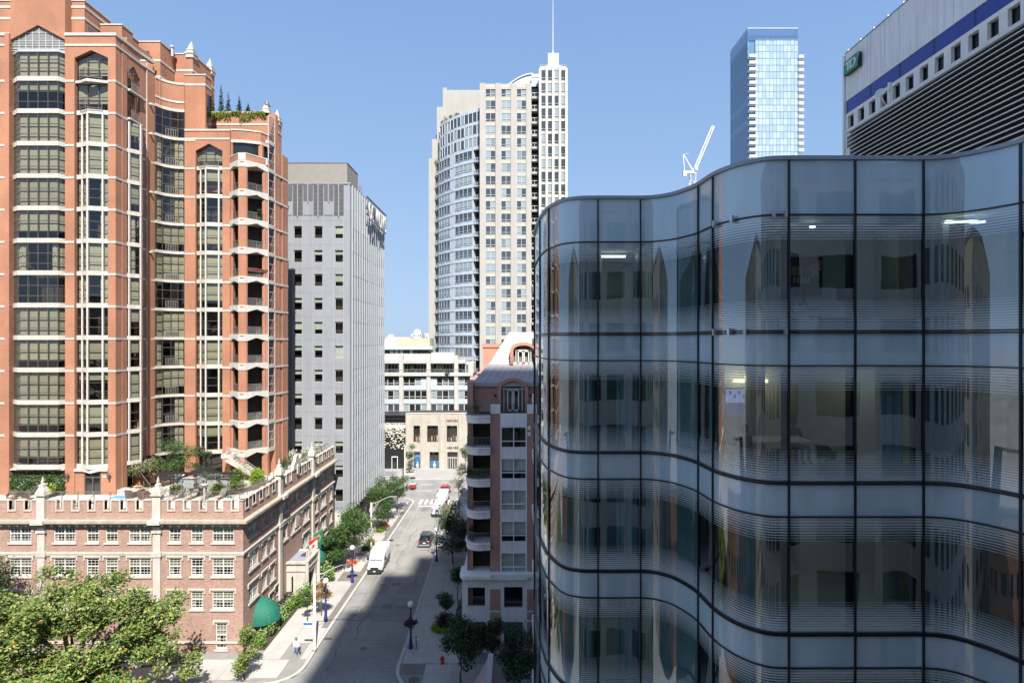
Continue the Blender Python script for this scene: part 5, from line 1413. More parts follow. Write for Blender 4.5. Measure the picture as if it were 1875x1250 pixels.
# ------------------------------------------------------------------ shops across the avenue
SY = 138.0
def SZ(y): return PZ(y, SY)
shop = thing('stone_shop', 'pale limestone luxury shop with tall windows across the avenue', 'shop', (-18, 142, 0))
SS = brickm('ashlar', (.40, .36, .31), (.44, .40, .345), (.33, .30, .26), 1.1, .42, .06, .5)
xa, xb = PX(743, SY), PX(862, SY)
win = [(757, 769, 779, 809), (782, 802, 779, 809), (818, 837, 779, 809), (758, 769.5, 827, 857), (786.5, 803.5, 827, 857), (819, 838, 827, 858)]
f = FR((xa, SY), (xb, SY))
ops = [(PX(a, SY) - xa, PX(b, SY) - xa, SZ(d), SZ(c)) for a, b, c, d in win]
g = MB(); openwall(g, f, 0, f.len, 0, SZ(757), ops, 0, .6); g.build('front_wall', SS, shop)
g = MB(); g.box(xa, xb, SY + .62, 147.5, 0, SZ(757) - .3); g.box(xa, xa + .3, SY + .01, SY + .6, 0, SZ(757)); g.build('inner_wall', M['dark_room'], shop)
for (a, b) in ((743, 755), (771, 780), (805, 816), (840, 862)):
    g = MB(); g.box(PX(a, SY) - xa, PX(b, SY) - xa, 0.002, .28, 0, SZ(758), f); g.build('stone_pier', SS, shop)
for i, (a, b, c, d) in enumerate(win):
    x0, x1, z0, z1 = PX(a, SY), PX(b, SY), SZ(d), SZ(c)
    g = MB(); e = .1
    g.box(x0, x1, SY + .3, SY + .42, z1 - e, z1); g.box(x0, x1, SY + .3, SY + .42, z0, z0 + e); g.box(x0, x0 + e, SY + .3, SY + .42, z0, z1); g.box(x1 - e, x1, SY + .3, SY + .42, z0, z1)
    o = g.build('window', M['black_metal'], shop)
    g = MB(); g.quad((x0, SY + .34, z0), (x1, SY + .34, z0), (x1, SY + .34, z1), (x0, SY + .34, z1)); g.build('pane', M['clear'], o)
    if i in (3, 4):
        zz = z1 - .4 if i == 3 else z0 + 1.75
        g = MB(); g.box(x0 + .1, x1 - .1, SY + .5, SY + .56, z0 + .1, zz); g.build('blue_display', pm('blue_display', (.03, .22, .55), .6, var=.4, scale=2.2), o)
        g = MB(); g.lathe([(.3, 0), (.35, .6), (.12, 1.1), (.2, 1.3), (.05, 1.5)], ((x0 + x1) / 2, SY + .5, z0 + .15), 8); g.build('white_figure', M['white'], o)
    elif i < 3:
        for j in range(4):
            x = x0 + .35 + j * (x1 - x0 - .6) / 3.2; g = MB(); g.box(x, x + .22, SY + .45, SY + .5, z0 + .15, z0 + random.uniform(.9, 1.6)); g.build('display', M['white'] if j % 2 else pm('display_rust', (.4, .14, .05), .6), o)
    else:
        g = MB()
        for t_ in (0, .25, .5, .75, 1): x = x0 + .15 + (x1 - x0 - .3) * t_; g.box(x - .05, x + .05, SY + .25, SY + .3, z0, z0 + 2.6)
        g.box(x0, x1, SY + .24, SY + .3, z0 + 2.6, z0 + 2.75); g.build('door_frame', M['frame_white'], o)
letters('HERMÈS', (PX(828, SY), SY - .05, SZ(772)), .78, pm('bronze_letters', (.10, .06, .04), .5), shop, sx=1.05)
letters('HERMÈS', (PX(829, SY), SY - .05, SZ(821.5)), .78, M['black_metal'], shop, sx=1.05)
g = MB(); g.box(xa, xb, SY - .1, SY + .4, SZ(757), SZ(755.6)); g.build('coping', M['white_stone'], shop)
# black boutique with pale scales
bo = thing('black_boutique', 'black fronted boutique with pale scattered scale ornaments above its door', 'shop', (-30, 140, 0))
bx0, bx1 = PX(690, SY), xa - .02
g = MB(); g.box(bx0, bx1, SY + .3, 146, 0, SZ(760)); g.build('front_wall', M['black_metal'], bo)
g = MB(); g.box(bx0, bx1, SY + .22, SY + .297, SZ(784), SZ(774)); g.build('pale_band', pm('pale_band', (.55, .53, .44), .6), bo)
for y_ in (762, 768): g = MB(); g.box(bx0, bx1, SY + .1, SY + .28, SZ(y_ + .6), SZ(y_)); g.build('ledge', M['frame_black'], bo)
letters('Van Cleef & Arpels', (PX(724, SY), SY + .2, SZ(777)), .62, M['black_metal'], bo)
sm = MB(); sm.lathe([(.02, 0), (.20, .02), (.20, .05), (.02, .07)], n=8); sm.v = [(x, z * 1.0 - .04, y * .55) for x, y, z in sm.v]; smm = sm.mesh('scale_ornament', pm('scale', (.62, .60, .50), .5))
rs = random.Random(3)
for i in range(150):
    x = rs.uniform(PX(704, SY), bx1 - .2); t_ = rs.random() ** 1.5; y_ = 785 + 37 * t_
    place('scale_ornament', smm, bo, (x, SY + .22, SZ(y_)))
g = MB(); x = PX(722.5, SY); 
g.box(x - .75, x - .6, SY + .1, SY + .29, .1, SZ(837)); g.box(x + .6, x + .75, SY + .1, SY + .29, .1, SZ(837)); g.box(x - .75, x + .75, SY + .1, SY + .29, SZ(837), SZ(835.5)); o = g.build('doorway', M['frame_white'], bo)
g = MB(); g.box(x - .6, x + .6, SY + .2, SY + .28, .1, SZ(837)); g.build('pane', M['dark_pane'], o)

# ------------------------------------------------------------------ mid-rise behind the shops
MY = 148.0
def MZ(y): return PZ(y, MY)
mid = thing('white_midrise', 'white framed mid rise apartment building with terraces behind the stone shop', 'building', (-22, 155, 0))
WS = pm('midrise_white', (.45, .435, .405), .75, var=.06, scale=.6, streak=.12); PB = pm('pale_blue_panel', (.42, .475, .53), .6, var=.05)
m0, m1 = PX(676, MY), PX(866, MY)
g = MB(); g.box(m0, m1, MY + .8, MY + 14, 0, MZ(684)); g.build('inner_wall', M['dark_room'], mid)
pc = [(681, 688), (731.6, 738.6), (781.5, 788.6), (832, 839), (861, 866)]
for a, b in pc:
    g = MB(); g.box(PX(a, MY), PX(b, MY), MY - .5, MY + .6, 0, MZ(650 if a < 860 else 688)); g.build('white_column', WS, mid)
bays = [(pc[i][1], pc[i + 1][0]) for i in range(4)]
def mid_row(y0, y1, nrow, panes, blank=0, kind='win'):
    for bi, (a, b) in enumerate(bays):
        n = max(2, round((b - a) / 11.0)); 
        for j in range(n):
            p0 = a + (b - a) * j / n; p1 = a + (b - a) * (j + 1) / n
            x0, x1, z0, z1 = PX(p0, MY), PX(p1, MY), MZ(y1), MZ(y0)
            if blank and ((bi == 1 and j == n - 1) or (bi == 2 and j == 0)):
                g = MB(); g.box(x0, x1, MY, MY + .3, z0, z1); g.build('blue_panel', PB, mid); continue
            g = MB(); e = .09
            g.box(x0, x1, MY + .1, MY + .25, z1 - e, z1); g.box(x0, x1, MY + .1, MY + .25, z0, z0 + e); g.box(x0, x0 + e, MY + .1, MY + .25, z0, z1); g.box(x1 - e, x1, MY + .1, MY + .25, z0, z1); zz = z0 + (z1 - z0) * .30; g.box(x0 + e, x1 - e, MY + .1, MY + .25, zz - .06, zz + .06)
            o = g.build('window', WS if kind == 'win' else M['frame_white'], mid)
            g = MB(); g.quad((x0, MY + .2, z0), (x1, MY + .2, z0), (x1, MY + .2, z1), (x0, MY + .2, z1)); g.build('pane', random.choice([M['far_pane'], M['dark_pane']]), o)
        x0, x1 = PX(a, MY), PX(b, MY)
        g = MB(); g.box(x0, x1, MY - .02, MY + .3, MZ(y1) - 1.1, MZ(y1) - .003); g.build('spandrel_panel', PB, mid)
mid_row(691, 706, 2, 0, 1); mid_row(714.6, 731, 2, 0); mid_row(739.5, 760, 2, 0, kind='door')
g = MB(); g.box(m0, m1, MY - .7, MY + .5, MZ(688), MZ(682)); g.build('terrace_parapet', WS, mid)
railing([(m0, MY - .6), (m1, MY - .6)], MZ(682), .85, 'terrace_rail', mid, M['frame_grey'], .5, 2.5, False)
railing([(m0, MY - .45), (PX(866, MY), MY - .45)], MZ(759), 1.1, 'terrace_rail', mid, WS, .8, 2.5, False)
g = MB(); g.box(m0, m1, MY + 2.0, MY + 12, MZ(684), MZ(664)); g.build('terrace_wall', WS, mid)
for i in range(30):
    p0 = 688 + i * 5.9
    if any(a - 1 < p0 + 2.5 < b + 1 for a, b in pc) or p0 > 856: continue
    g = MB(); x0, x1 = PX(p0, MY + 2), PX(p0 + 4.4, MY + 2); g.box(x0, x1, MY + 1.9, MY + 1.97, PZ(682, MY + 2), PZ(667, MY + 2)); g.build('terrace_door', random.choice([M['far_pane'], M['dark_pane']]), mid)
g = MB(); g.box(m0, PX(852, MY), MY - .2, MY + 4.0, MZ(665), MZ(659.5)); g.build('roof_band', WS, mid)
railing([(m0, MY), (PX(852, MY), MY)], MZ(659.5), .95, 'roof_rail', mid, M['frame_grey'], .6, 2.5, False)
g = MB(); g.box(PX(788, MY), PX(829, MY), MY + 2, MY + 7, MZ(660), MZ(646)); g.build('roof_screen', M['white'], mid)
g = MB(); g.box(m0, PX(786, MY), MY + 4, MY + 12, MZ(664), MZ(648)); g.build('penthouse_wall', WS, mid)
for i in range(9):
    p0 = 705 + i * 9; g = MB(); g.box(PX(p0, 152), PX(p0 + 6.5, 152), MY + 3.9, MY + 3.97, PZ(646.5, 152), PZ(640, 152)); g.build('penthouse_window', M['far_pane'], mid)
g = MB(); g.box(m0, PX(787, MY), MY + 3.2, MY + 12, MZ(640), MZ(634.5)); g.build('penthouse_roof', pm('mint_roof', (.42, .56, .52), .6), mid)
g = MB(); g.box(PX(726, 156), PX(787, 156), 156, 165, 20, PZ(619, 156)); g.build('plant_room', pm('plant_room', (.40, .36, .27), .8, var=.05), mid)
g = MB(); g.box(PX(700, 158), PX(726, 158), 158, 165, 20, PZ(620, 158)); g.build('plant_room', WS, mid)

# ------------------------------------------------------------------ pale condominium tower with a curved wing
CY = 160.0
con = thing('pale_condo_tower', 'tall cream condominium tower with curved blue grey wing and thin mast', 'building', (-4, 172, 0))
def CZ(y): return PZ(y, CY)
PC, BG = M['precast'], pm('blue_grey_panel', (.42, .47, .53), .6, var=.05)
cp, z0c = 3.53, CZ(637)
nf = 21
# curved wing
cw = spline([(-23.9, 176.5), (-19.6, 170.2), (-14.6, 165.2), (-8.83, 161.2)], 8)
def sub_curve(a, b):
    seg = [0.]
    for p, q in zip(cw[:-1], cw[1:]): seg.append(seg[-1] + math.dist(p, q))
    L = seg[-1]
    def at(t):
        s_ = L * t; j = max(k for k in range(len(seg)) if seg[k] <= s_ + 1e-9); j = min(j, len(cw) - 2)
        return tuple(Vector(cw[j]).lerp(Vector(cw[j + 1]), (s_ - seg[j]) / (seg[j + 1] - seg[j])))
    return [at(a + (b - a) * i / 4) for i in range(5)]
g = MB(); g.prism(offs(cw, -1.6) + [(-8.9, 180), (-24, 180)], 0, CZ(200)); g.build('inner_wall', M['dark_room'], con)
band = MB(); ribbon(band, sub_curve(.13, .87), -.5, .0, 0, 1.0); bandm = band.mesh('floor_band', BG)
full = MB(); ribbon(full, cw, -1.5, .12, 0, .22); fullm = full.mesh('floor_slab', BG)
def curve_window(a, b, n):
    q = sub_curve(a, b); g = MB(); 
    for i in range(n + 1):
        p = sub_curve(a + (b - a) * i / n, 1)[0]; ff_ = FR(sub_curve(a, b)[0], sub_curve(a, b)[-1]); ff_.a = Vector(p); g.box(-.06, .06, -.1, .1, 0, 2.3, ff_)
    ribbon(g, q, -.1, .08, 0, .1); ribbon(g, q, -.1, .08, 2.2, 2.3); ribbon(g, q, -.1, .08, .62, .70)
    return g.mesh('window', M['frame_grey']), sheet(MB(), q, 0, 0, 2.3).mesh('pane', M['far_pane'])
cwin = [curve_window(.14, .44, 4), curve_window(.55, .86, 4)]
mid_p = MB(); ribbon(mid_p, sub_curve(.445, .545), -.4, .02, 0, cp); midm = mid_p.mesh('wall_panel', BG)
sidew = MB()
for a, b in ((.13, .14), (.865, .88)): ribbon(sidew, sub_curve(a, b), -1.4, .02, 0, cp)
sidem = sidew.mesh('wall_panel', BG)
rl = MB(); 
for a, b in ((0, .13), (.88, 1)):
    q = sub_curve(a, b); ribbon(rl, q, -.04, .04, 1.15, 1.22); 
    for p in (q[0], q[2], q[4]): rl.box(p[0] - .05, p[0] + .05, p[1] - .05, p[1] + .05, .2, 1.2)
rlm = rl.mesh('balcony_rail', M['frame_grey']); 
glr = MB()
for a, b in ((0, .13), (.88, 1)): sheet(glr, sub_curve(a, b), -.02, .3, 1.15)
glrm = glr.mesh('balcony_glass', glass('balcony_glass', (.7, .8, .85), .1))
for k in range(-6, 16):
    z = z0c + cp * k
    place('floor_slab', fullm, con, (0, 0, z))
    b_ = place('floor_band', bandm, con, (0, 0, z + .225)); place('wall_panel', midm, con, (0, 0, z + .22)); place('wall_panel', sidem, con, (0, 0, z + .22))
    for fm_, pn in cwin:
        o = place('window', fm_, con, (0, 0, z + 1.23)); place('pane', pn, o, sub=True)
    r_ = place('balcony_rail', rlm, con, (0, 0, z)); place('balcony_glass', glrm, r_, sub=True)
# upper storeys of the wing, set back along the left and fully glazed
up = sub_curve(.16, 1.0); 
topw = MB(); n = 12
for k in range(16, 19):
    z = z0c + cp * k
    g = MB(); ribbon(g, up, -1.0, .05, z, z + .75); ribbon(g, up, -1.0, .02, z + .751, z + .9); g.build('floor_band', BG, con)
    for i in range(n):
        q = sub_curve(.16 + .84 * i / n + .006, .16 + .84 * (i + 1) / n - .006); g = MB(); sheet(g, q, -.05, z + .9, z + cp); g.build('pane', M['far_pane'], con)
        g = MB(); p = q[0]; g.box(p[0] - .1, p[0] + .1, p[1] - .1, p[1] + .2, z + .9, z + cp); g.build('mullion', M['frame_grey'], con)
zt = z0c + cp * 19
g = MB(); ribbon(g, up, -2.0, .1, zt, zt + .8); g.build('roof_edge', BG, con)
railing(up, zt + .8, 1.1, 'roof_rail', con, M['frame_white'], .6, 2.0, False)
railing(sub_curve(0, .16), z0c + cp * 16, 1.1, 'roof_rail', con, M['frame_white'], .6, 2.0, False)
# stepped side wall and plant block
for a, b, y0, y1, yt in ((785, 797.5, 176.6, 186, 290), (791, 812, 177, 186, 255), (800, 815, 178, 186, 196)):
    g = MB(); g.box(PX(a, y0), PX(b, y0), y0, y1, 0, PZ(yt, y0)); g.build('side_wall', PC, con)
g = MB(); g.box(PX(812, 178), PX(884, 178), 178, 190, 60, PZ(165, 178)); g.build('plant_block', PC, con)
g = MB(); g.box(PX(811, 178), PX(818, 178), 177.9, 190, 60, PZ(161, 178)); g.build('side_wall', PC, con)
# flat front with three window columns
fx0, fx1 = PX(878.5, CY), PX(973, CY)
colw = [(889, 907.5), (917.5, 935.5), (946, 963.5)]
fr_ = FR((fx0, CY), (fx1, CY)); nfl = 21
zrow = [z0c + cp * k for k in range(-5, nfl)]
g = MB(); g.box(fx0, fx1, CY + 1.2, 185, 0, CZ(156)); g.build('inner_wall', M['dark_room'], con)
edges = [878.5] + [v for c in colw for v in c] + [973]
for a, b in zip(edges[::2], edges[1::2]):
    g = MB(); g.box(PX(a, CY), PX(b, CY), CY - .25, CY + .6, 0, CZ(153)); g.build('pier', PC, con)
wm3 = {}
for a, b in colw:
    wd = PX(b, CY) - PX(a, CY)
    g = MB(); e = .1; h = 2.55
    g.box(0, wd, -.15, 0, 0, e, LOC); g.box(0, wd, -.15, 0, h - e, h, LOC); g.box(0, e, -.15, 0, 0, h, LOC); g.box(wd - e, wd, -.15, 0, 0, h, LOC); g.box(wd / 2 - .06, wd / 2 + .06, -.15, 0, 0, h, LOC); g.box(e, wd - e, -.15, 0, .65, .75, LOC)
    fm_ = g.mesh('window', M['frame_grey'])
    pns = [MB().quad((s_ * wd / 2, .1, 0), ((s_ + 1) * wd / 2, .1, 0), ((s_ + 1) * wd / 2, .1, h), (s_ * wd / 2, .1, h)).mesh('pane', M['far_pane']) for s_ in (0, 1)]
    sp = MB().box(0, wd, -.2, -.05, 0, cp - h, LOC).mesh('spandrel', pm('tan_spandrel', (.42, .38, .32), .8))
    for z in zrow:
        o = place('window', fm_, con, (PX(a, CY), CY, z))
        for pn in pns: place('pane', pn, o, sub=True)
        place('spandrel', sp, con, (PX(a, CY), CY, z + h))
g = MB(); g.box(fx0, fx1, CY - .1, CY + .6, CZ(164), CZ(160)); g.build('top_beam', PC, con)
railing([(fx0, CY + .2), (fx1, CY + .2)], CZ(160), 1.1, 'roof_rail', con, M['frame_grey'], .6, 2.5, False)
# curved penthouse roof
g = MB(); fr2 = FR((PX(921, 163), 163), (PX(976, 163), 163)); L = fr2.len; prof = [(0, CZ(160))] + [(L * i / 10, CZ(156) + (PZ(137, 163) - CZ(156)) * math.sin(math.pi / 2 * i / 10)) for i in range(11)] + [(L, CZ(160))]
g.zprism(prof, fr2, -8, 0); g.build('penthouse', BG, con)
g = MB(); pr = [(L * i / 10, CZ(156) + (PZ(137, 163) - CZ(156)) * math.sin(math.pi / 2 * i / 10)) for i in range(11)]
for (a, b) in zip(pr[:-1], pr[1:]): g.zprism([a, b, (b[0], b[1] + .4), (a[0], a[1] + .4)], fr2, -8.2, .3)
g.build('penthouse_roof', M['frame_grey'], con)
# recessed balcony column
rb0, rb1 = PX(973.5, CY), PX(990, CY)
g = MB(); g.box(rb0, rb1, CY + 2.0, CY + 2.2, 0, CZ(140)); g.build('balcony_glazing', M['dark_pane'], con)
bs = MB().box(0, rb1 - rb0, 0, 1.8, -.5, .15).mesh('balcony', PC); br_ = MB(); br_.box(0, rb1 - rb0, .1, .16, 1.1, 1.2)
for i in range(4): br_.box((rb1 - rb0) * i / 3 - .04, (rb1 - rb0) * i / 3 + .04, .1, .16, .15, 1.1)
brm = br_.mesh('balcony_rail', M['frame_white'])
for k, z in enumerate(zrow):
    o = place('balcony', bs, con, (rb0, CY, z)); place('balcony_rail', brm, o, sub=True)
for k in range(21, 22):
    z = z0c + cp * k; g = MB(); g.box(rb0, rb1, CY + 1.5, CY + 1.6, z, z + 2.6); g.box(rb0, rb1, CY + 1.4, CY + 2.0, z + 2.6, z + cp); g.build('wall_panel', BG, con)
# slim turret
TY = 158.5
tx0, tx1 = PX(989, TY), PX(1037, TY)
g = MB(); g.box(tx0 + .1, tx1 - .1, TY + .6, 176, 0, PZ(130, TY)); g.build('inner_wall', M['dark_room'], con)
g = MB(); g.box(tx1 - .6, tx1, TY + .5, 176, 0, PZ(128, TY)); g.box(tx0, tx0 + .3, TY + .7, 176, 0, PZ(128, TY)); g.build('side_wall', PC, con)
pw = (tx1 - tx0) / 4
for i in range(5):
    x = tx0 + pw * i; g = MB(); g.box(x - .34, x + .34, TY - .3, TY + .6, 0, PZ(126 if i in (0, 4) else 121, TY)); g.build('pier', M['white_stone'], con)
tw_ = MB(); wd = pw - .68; h = 2.9
tw_.box(0, wd, -.3, 0, 0, .1, LOC); tw_.box(0, wd, -.3, 0, .68, .78, LOC); tw_.box(0, wd, -.3, -.05, h, cp, LOC)
twm = tw_.mesh('window', M['white_stone']); tpm = MB().quad((0, .15, 0), (wd, .15, 0), (wd, .15, h), (0, .15, h)).mesh('pane', M['far_pane'])
for k in range(-2, 22):
    z = z0c + cp * k + .3
    for i in range(4):
        o = place('window', twm, con, (tx0 + pw * i + .34, TY, z)); place('pane', tpm, o, sub=True)
g = MB(); g.box(tx0, tx1, TY, TY + .5, PZ(128, TY), PZ(122, TY)); g.build('top_beam', M['white_stone'], con)
railing([(tx0, TY - .1), (tx1, TY - .1)], PZ(126, TY), 1.0, 'roof_rail', con, M['frame_grey'], .5, 2.0, False)
xm = (PX(1003.5, 161) + PX(1022, 161)) / 2
g = MB(); g.box(xm - 1.5, xm + 1.5, 160, 163, PZ(130, 161), PZ(101, 161)); g.build('lantern_box', M['white'], con)
g = MB(); g.lathe([(.5, 0), (.55, .5), (.2, .8), (.12, 1.2), (.10, 9), (.05, 16)], (xm, 161.5, PZ(101, 161)), 8); g.build('mast', M['frame_white'], con)
# ------------------------------------------------------------------ blue glass tower far off
BY = 252.0
gt = thing('blue_glass_tower', 'tall blue glass apartment tower with stacked side balconies against the sky', 'building', (113, 265, 0))
xc, x1 = PX(1369, BY), PX(1461, BY); x0 = xc; BE = 272.0
M['sky_glass'] = darkglass('sky_glass', (.27, .38, .49), (.36, .47, .57), .5, .06, .9)
M['side_glass'] = darkglass('side_glass', (.06, .14, .26), (.10, .20, .34), .4, .05, 1.0)
zt = PZ(52, BY); fh = 2.95; nfl = 46
g = MB(); g.box(xc + .3, x1 - .3, BY + .5, BE - .2, 0, zt - 3); g.build('inner_wall', pm('tower_core', (.3, .35, .4), .8), gt)
npan = 12; pw = (x1 - PX(1383, BY)) / npan
pmesh_ = MB().quad((.06, 0, .12), (pw - .06, 0, .12), (pw - .06, 0, fh - .12), (.06, 0, fh - .12)).mesh('pane', M['sky_glass'])
fm_ = MB()
for i in range(npan + 1): fm_.box(pw * i - .06, pw * i + .06, -.1, .12, 0, fh, LOC)
fm_.box(0, pw * npan, -.1, .08, -.12, .12, LOC); fmm = fm_.mesh('glazing_frame', pm('blue_frame', (.16, .2, .26), .5))
bm1 = MB(); bm1.box(0, PX(1383, BY) - xc - .15, 0, 1.7, -.1, .12, LOC); bm1.box(0, PX(1383, BY) - xc - .15, 1.6, 1.68, .12, 1.1, LOC); bmm = bm1.mesh('balcony', M['frame_white'])
bm2 = MB(); bm2.box(0, 2.2, -1.0, 1.4, -.1, .12, LOC); bm2.box(0, 2.2, 1.32, 1.4, .12, 1.1, LOC); bm2m = bm2.mesh('balcony', M['frame_white'])
for k in range(12, nfl + 12):
    z = zt - 4.5 - fh * (k - 11)
    if z < 40: break
    fr_o = place('glazing_frame', fmm, gt, (PX(1383, BY), BY, z))
    for i in range(npan): place('pane', pmesh_, fr_o, (pw * i, -.02, 0), sub=True)
    if k > 13: place('balcony', bmm, gt, (xc + .1, BY, z)); place('balcony', bm2m, gt, (x1 + .05, BY + .5, z))
g = MB(); g.box(xc + .02, PX(1383, BY), BY + .3, BY + .5, 0, zt - 4); g.build('balcony_glazing', M['side_glass'], gt)
fs_ = FR((x0, BE), (xc, BY + .02))
for k in range(0, 48):
    z = zt - 1.5 - fh * k
    if z < 40: break
    g = MB(); g.box(0, fs_.len, -.2, 0, z - fh + .12, z - .12, fs_); g.build('side_glazing', M['side_glass'], gt)
g = MB(); g.box(0.02, fs_.len - .02, -.3, -.05, 0, zt - .5, fs_); g.build('side_wall', pm('side_wall_blue', (.3, .4, .5), .5), gt)
g = MB(); ribbon(g, [(x0, BE), (xc, BY), (x1, BY), (x1, BE)], -.3, .05, zt - 5.5, zt); g.build('crown_screen', glass('crown_glass', (.6, .75, .88), .25), gt)
g = MB(); ribbon(g, [(x0, BE), (xc, BY), (x1, BY)], -.2, .1, zt - .15, zt + .1); g.build('crown_rail', M['frame_white'], gt)
for px_, h in ((1408, 2.6), (1414, 1.2), (1426, 1.3)):
    x = PX(px_, 262); g = MB(); g.lathe([(.35, 0), (.35, h)], (x, 262, zt - .5), 8); g.build('roof_vent', pm('vent_red', (.4, .12, .08), .6), gt)

# ------------------------------------------------------------------ tower crane
KR = 200.0
cr = thing('tower_crane', 'white luffing tower crane with raised lattice jib against the sky', 'crane', (PX(1268, KR), KR, 0))
cx, zc = PX(1268, KR), PZ(318, KR)
def lattice(a, b, w_, n, mat, name, par):
    a, b = Vector(a), Vector(b); t_ = (b - a).normalized(); u = t_.cross(Vector((0, 1, 0))).normalized() * w_; v = Vector((0, 1, 0)) * w_
    g = MB(); cs = [u + v, u - v, -u - v, -u + v]
    for c in cs: g.tube([a + c, b + c], .10, 4)
    for i in range(n):
        p, q = a.lerp(b, i / n), a.lerp(b, (i + 1) / n)
        for j in range(4): g.tube([p + cs[j], q + cs[(j + 1) % 4]], .06, 3)
    return g.build(name, mat, par)
CW = pm('crane_white', (.72, .70, .66), .5)
lattice((cx, KR, 0), (cx, KR, zc), .9, 30, CW, 'mast', cr)
g = MB(); g.box(cx - 3.4, cx + 1.2, KR - .8, KR + .8, zc, zc + .7); g.box(cx - 3.4, cx - 2.2, KR - .7, KR + .7, zc - 1.0, zc - .02); g.build('machinery_deck', CW, cr)
g = MB(); g.box(cx + .6, cx + 1.6, KR - 1.2, KR - .3, zc + .71, zc + 2.2); g.build('cab', M['frame_grey'], cr)
lattice((cx + .6, KR, zc + .8), (PX(1306, KR), KR, PZ(231, KR)), .42, 16, CW, 'jib', cr)
g = MB(); top = (PX(1251, KR), KR, PZ(283, KR)); g.tube([(cx - 2.8, KR, zc + .7), top], .16, 5); g.tube([(cx + .4, KR, zc + .7), top], .22, 5); g.tube([top, (PX(1262, KR), KR, PZ(281, KR))], .06, 4); g.build('a_frame', CW, cr)
g = MB(); g.tube([top, (PX(1290, KR), KR, PZ(262, KR))], .04, 3); g.build('pendant_cable', M['alu'], cr)

# ------------------------------------------------------------------ bank building with the green sign
bk = thing('bank_building', 'grey panelled bank building with blue window strip and wall of louvres', 'building', (45, 42, 0))
DX, D0, D1 = 35.0, 59.7, 18.0
f = FR((DX, D0), (DX, D1))
zb = PZ(100, D0)
def bz(y, d=59.0): return PZ(y, d)
z_blue0, z_blue1 = PZ(207, 59.2), PZ(183, 59.2)
z_w0, z_w1 = PZ(236, 59.2), PZ(213, 59.2)
g = MB(); g.box(DX + .6, 60, D1, D0 - .1, 0, zb - .3); g.build('inner_wall', M['dark_room'], bk)
PN = pm('bank_panel', (.78, .78, .78), .75, var=.05, scale=.5, streak=.22)
n = 20; pw = f.len / n
for i in range(n):
    g = MB(); g.box(pw * i + .02, pw * (i + 1) - .02, -.3, 0, z_blue1, zb, f); g.build('wall_panel', PN, bk)
g = MB(); g.box(0, f.len, -.32, -.04, z_blue1 + .1, zb - .01, f); g.build('panel_backing', M['concrete_dark'], bk)
g = MB(); g.box(-.05, f.len, -.5, .05, zb, zb + .12, f); g.build('coping', M['coping'], bk)
g = MB(); g.box(-.35, -.03, -1.0, .12, 0, zb, f); g.build('corner_post', PN, bk)
BL = pm('blue_panel', (.02, .035, .26), .15, var=.1); BL2 = pm('blue_joint', (.012, .016, .09), .2)
nb = 10; bw_ = f.len / nb
for i in range(nb):
    g = MB(); g.box(bw_ * i + .12, bw_ * (i + 1) - .12, -.3, -.06, z_blue0, z_blue1 - .02, f); g.build('blue_panel', BL, bk)
    g = MB(); g.box(bw_ * (i + 1) - .1, bw_ * (i + 1) + .1, -.3, -.08, z_blue0, z_blue1 - .02, f); g.build('blue_joint', BL2, bk)
nw = 24; wp = f.len / nw
ops = [(wp * i + .42, wp * i + wp - .32, z_w0, z_w1) for i in range(nw)]
g = MB(); openwall(g, f, 0, f.len, z_w0 - .6, z_blue0 - .003, ops, 0, .5); g.build('window_wall', pm('bank_frame', (.76, .74, .70), .75, var=.05), bk)
for i in range(nw):
    g = MB(); g.box(wp * i + .42, wp * i + wp - .32, -.42, -.40, z_w0, z_w1, f); g.build('window', M['dark_pane'], bk)
    g = MB(); g.box(wp * i + .40, wp * i + .50, -.40, -.30, z_w0, z_w1, f); g.box(wp * i + .92, wp * i + .98, -.40, -.34, z_w0, z_w1, f); g.build('window_bar', M['frame_black'], bk)
LV = pm('louver', (.66, .65, .63), .6, metal=.2, var=.08, scale=.6)
g = MB(); g.box(1.2, f.len, .55, .85, z_w0 - .85, z_w0 - .62, f); g.build('louver_head', LV, bk)
nl = 44; lp = .42
for i in range(nl):
    z = z_w0 - 1.1 - i * lp
    g = MB(); g.xprism([(.50, z), (.54, z + .05), (.86, z - .13), (.84, z - .20)], f, 1.4, f.len); g.build('louver_blade', LV, bk)
g = MB(); g.box(1.4, f.len, 0, .35, z_w0 - 1.2 - nl * lp, z_w0 - .62, f); g.build('louver_recess', M['black_metal'], bk)
g = MB(); g.box(0, 1.35, -.2, .01, 20, z_w0 - .6, f); g.build('corner_wall', PN, bk)
for i in range(6):
    g = MB(); z = z_w0 - 2.0 - i * 2.2; g.box(.35, 1.15, .011, .05, z, z + 1.3, f); g.build('corner_window', M['dark_pane'], bk)
for i in range(n):
    g = MB(); g.box(pw * i + .3, pw * i + .42, -.2, 0, zb + .12, zb + .34, f); g.build('roof_light', M['frame_white'], bk)
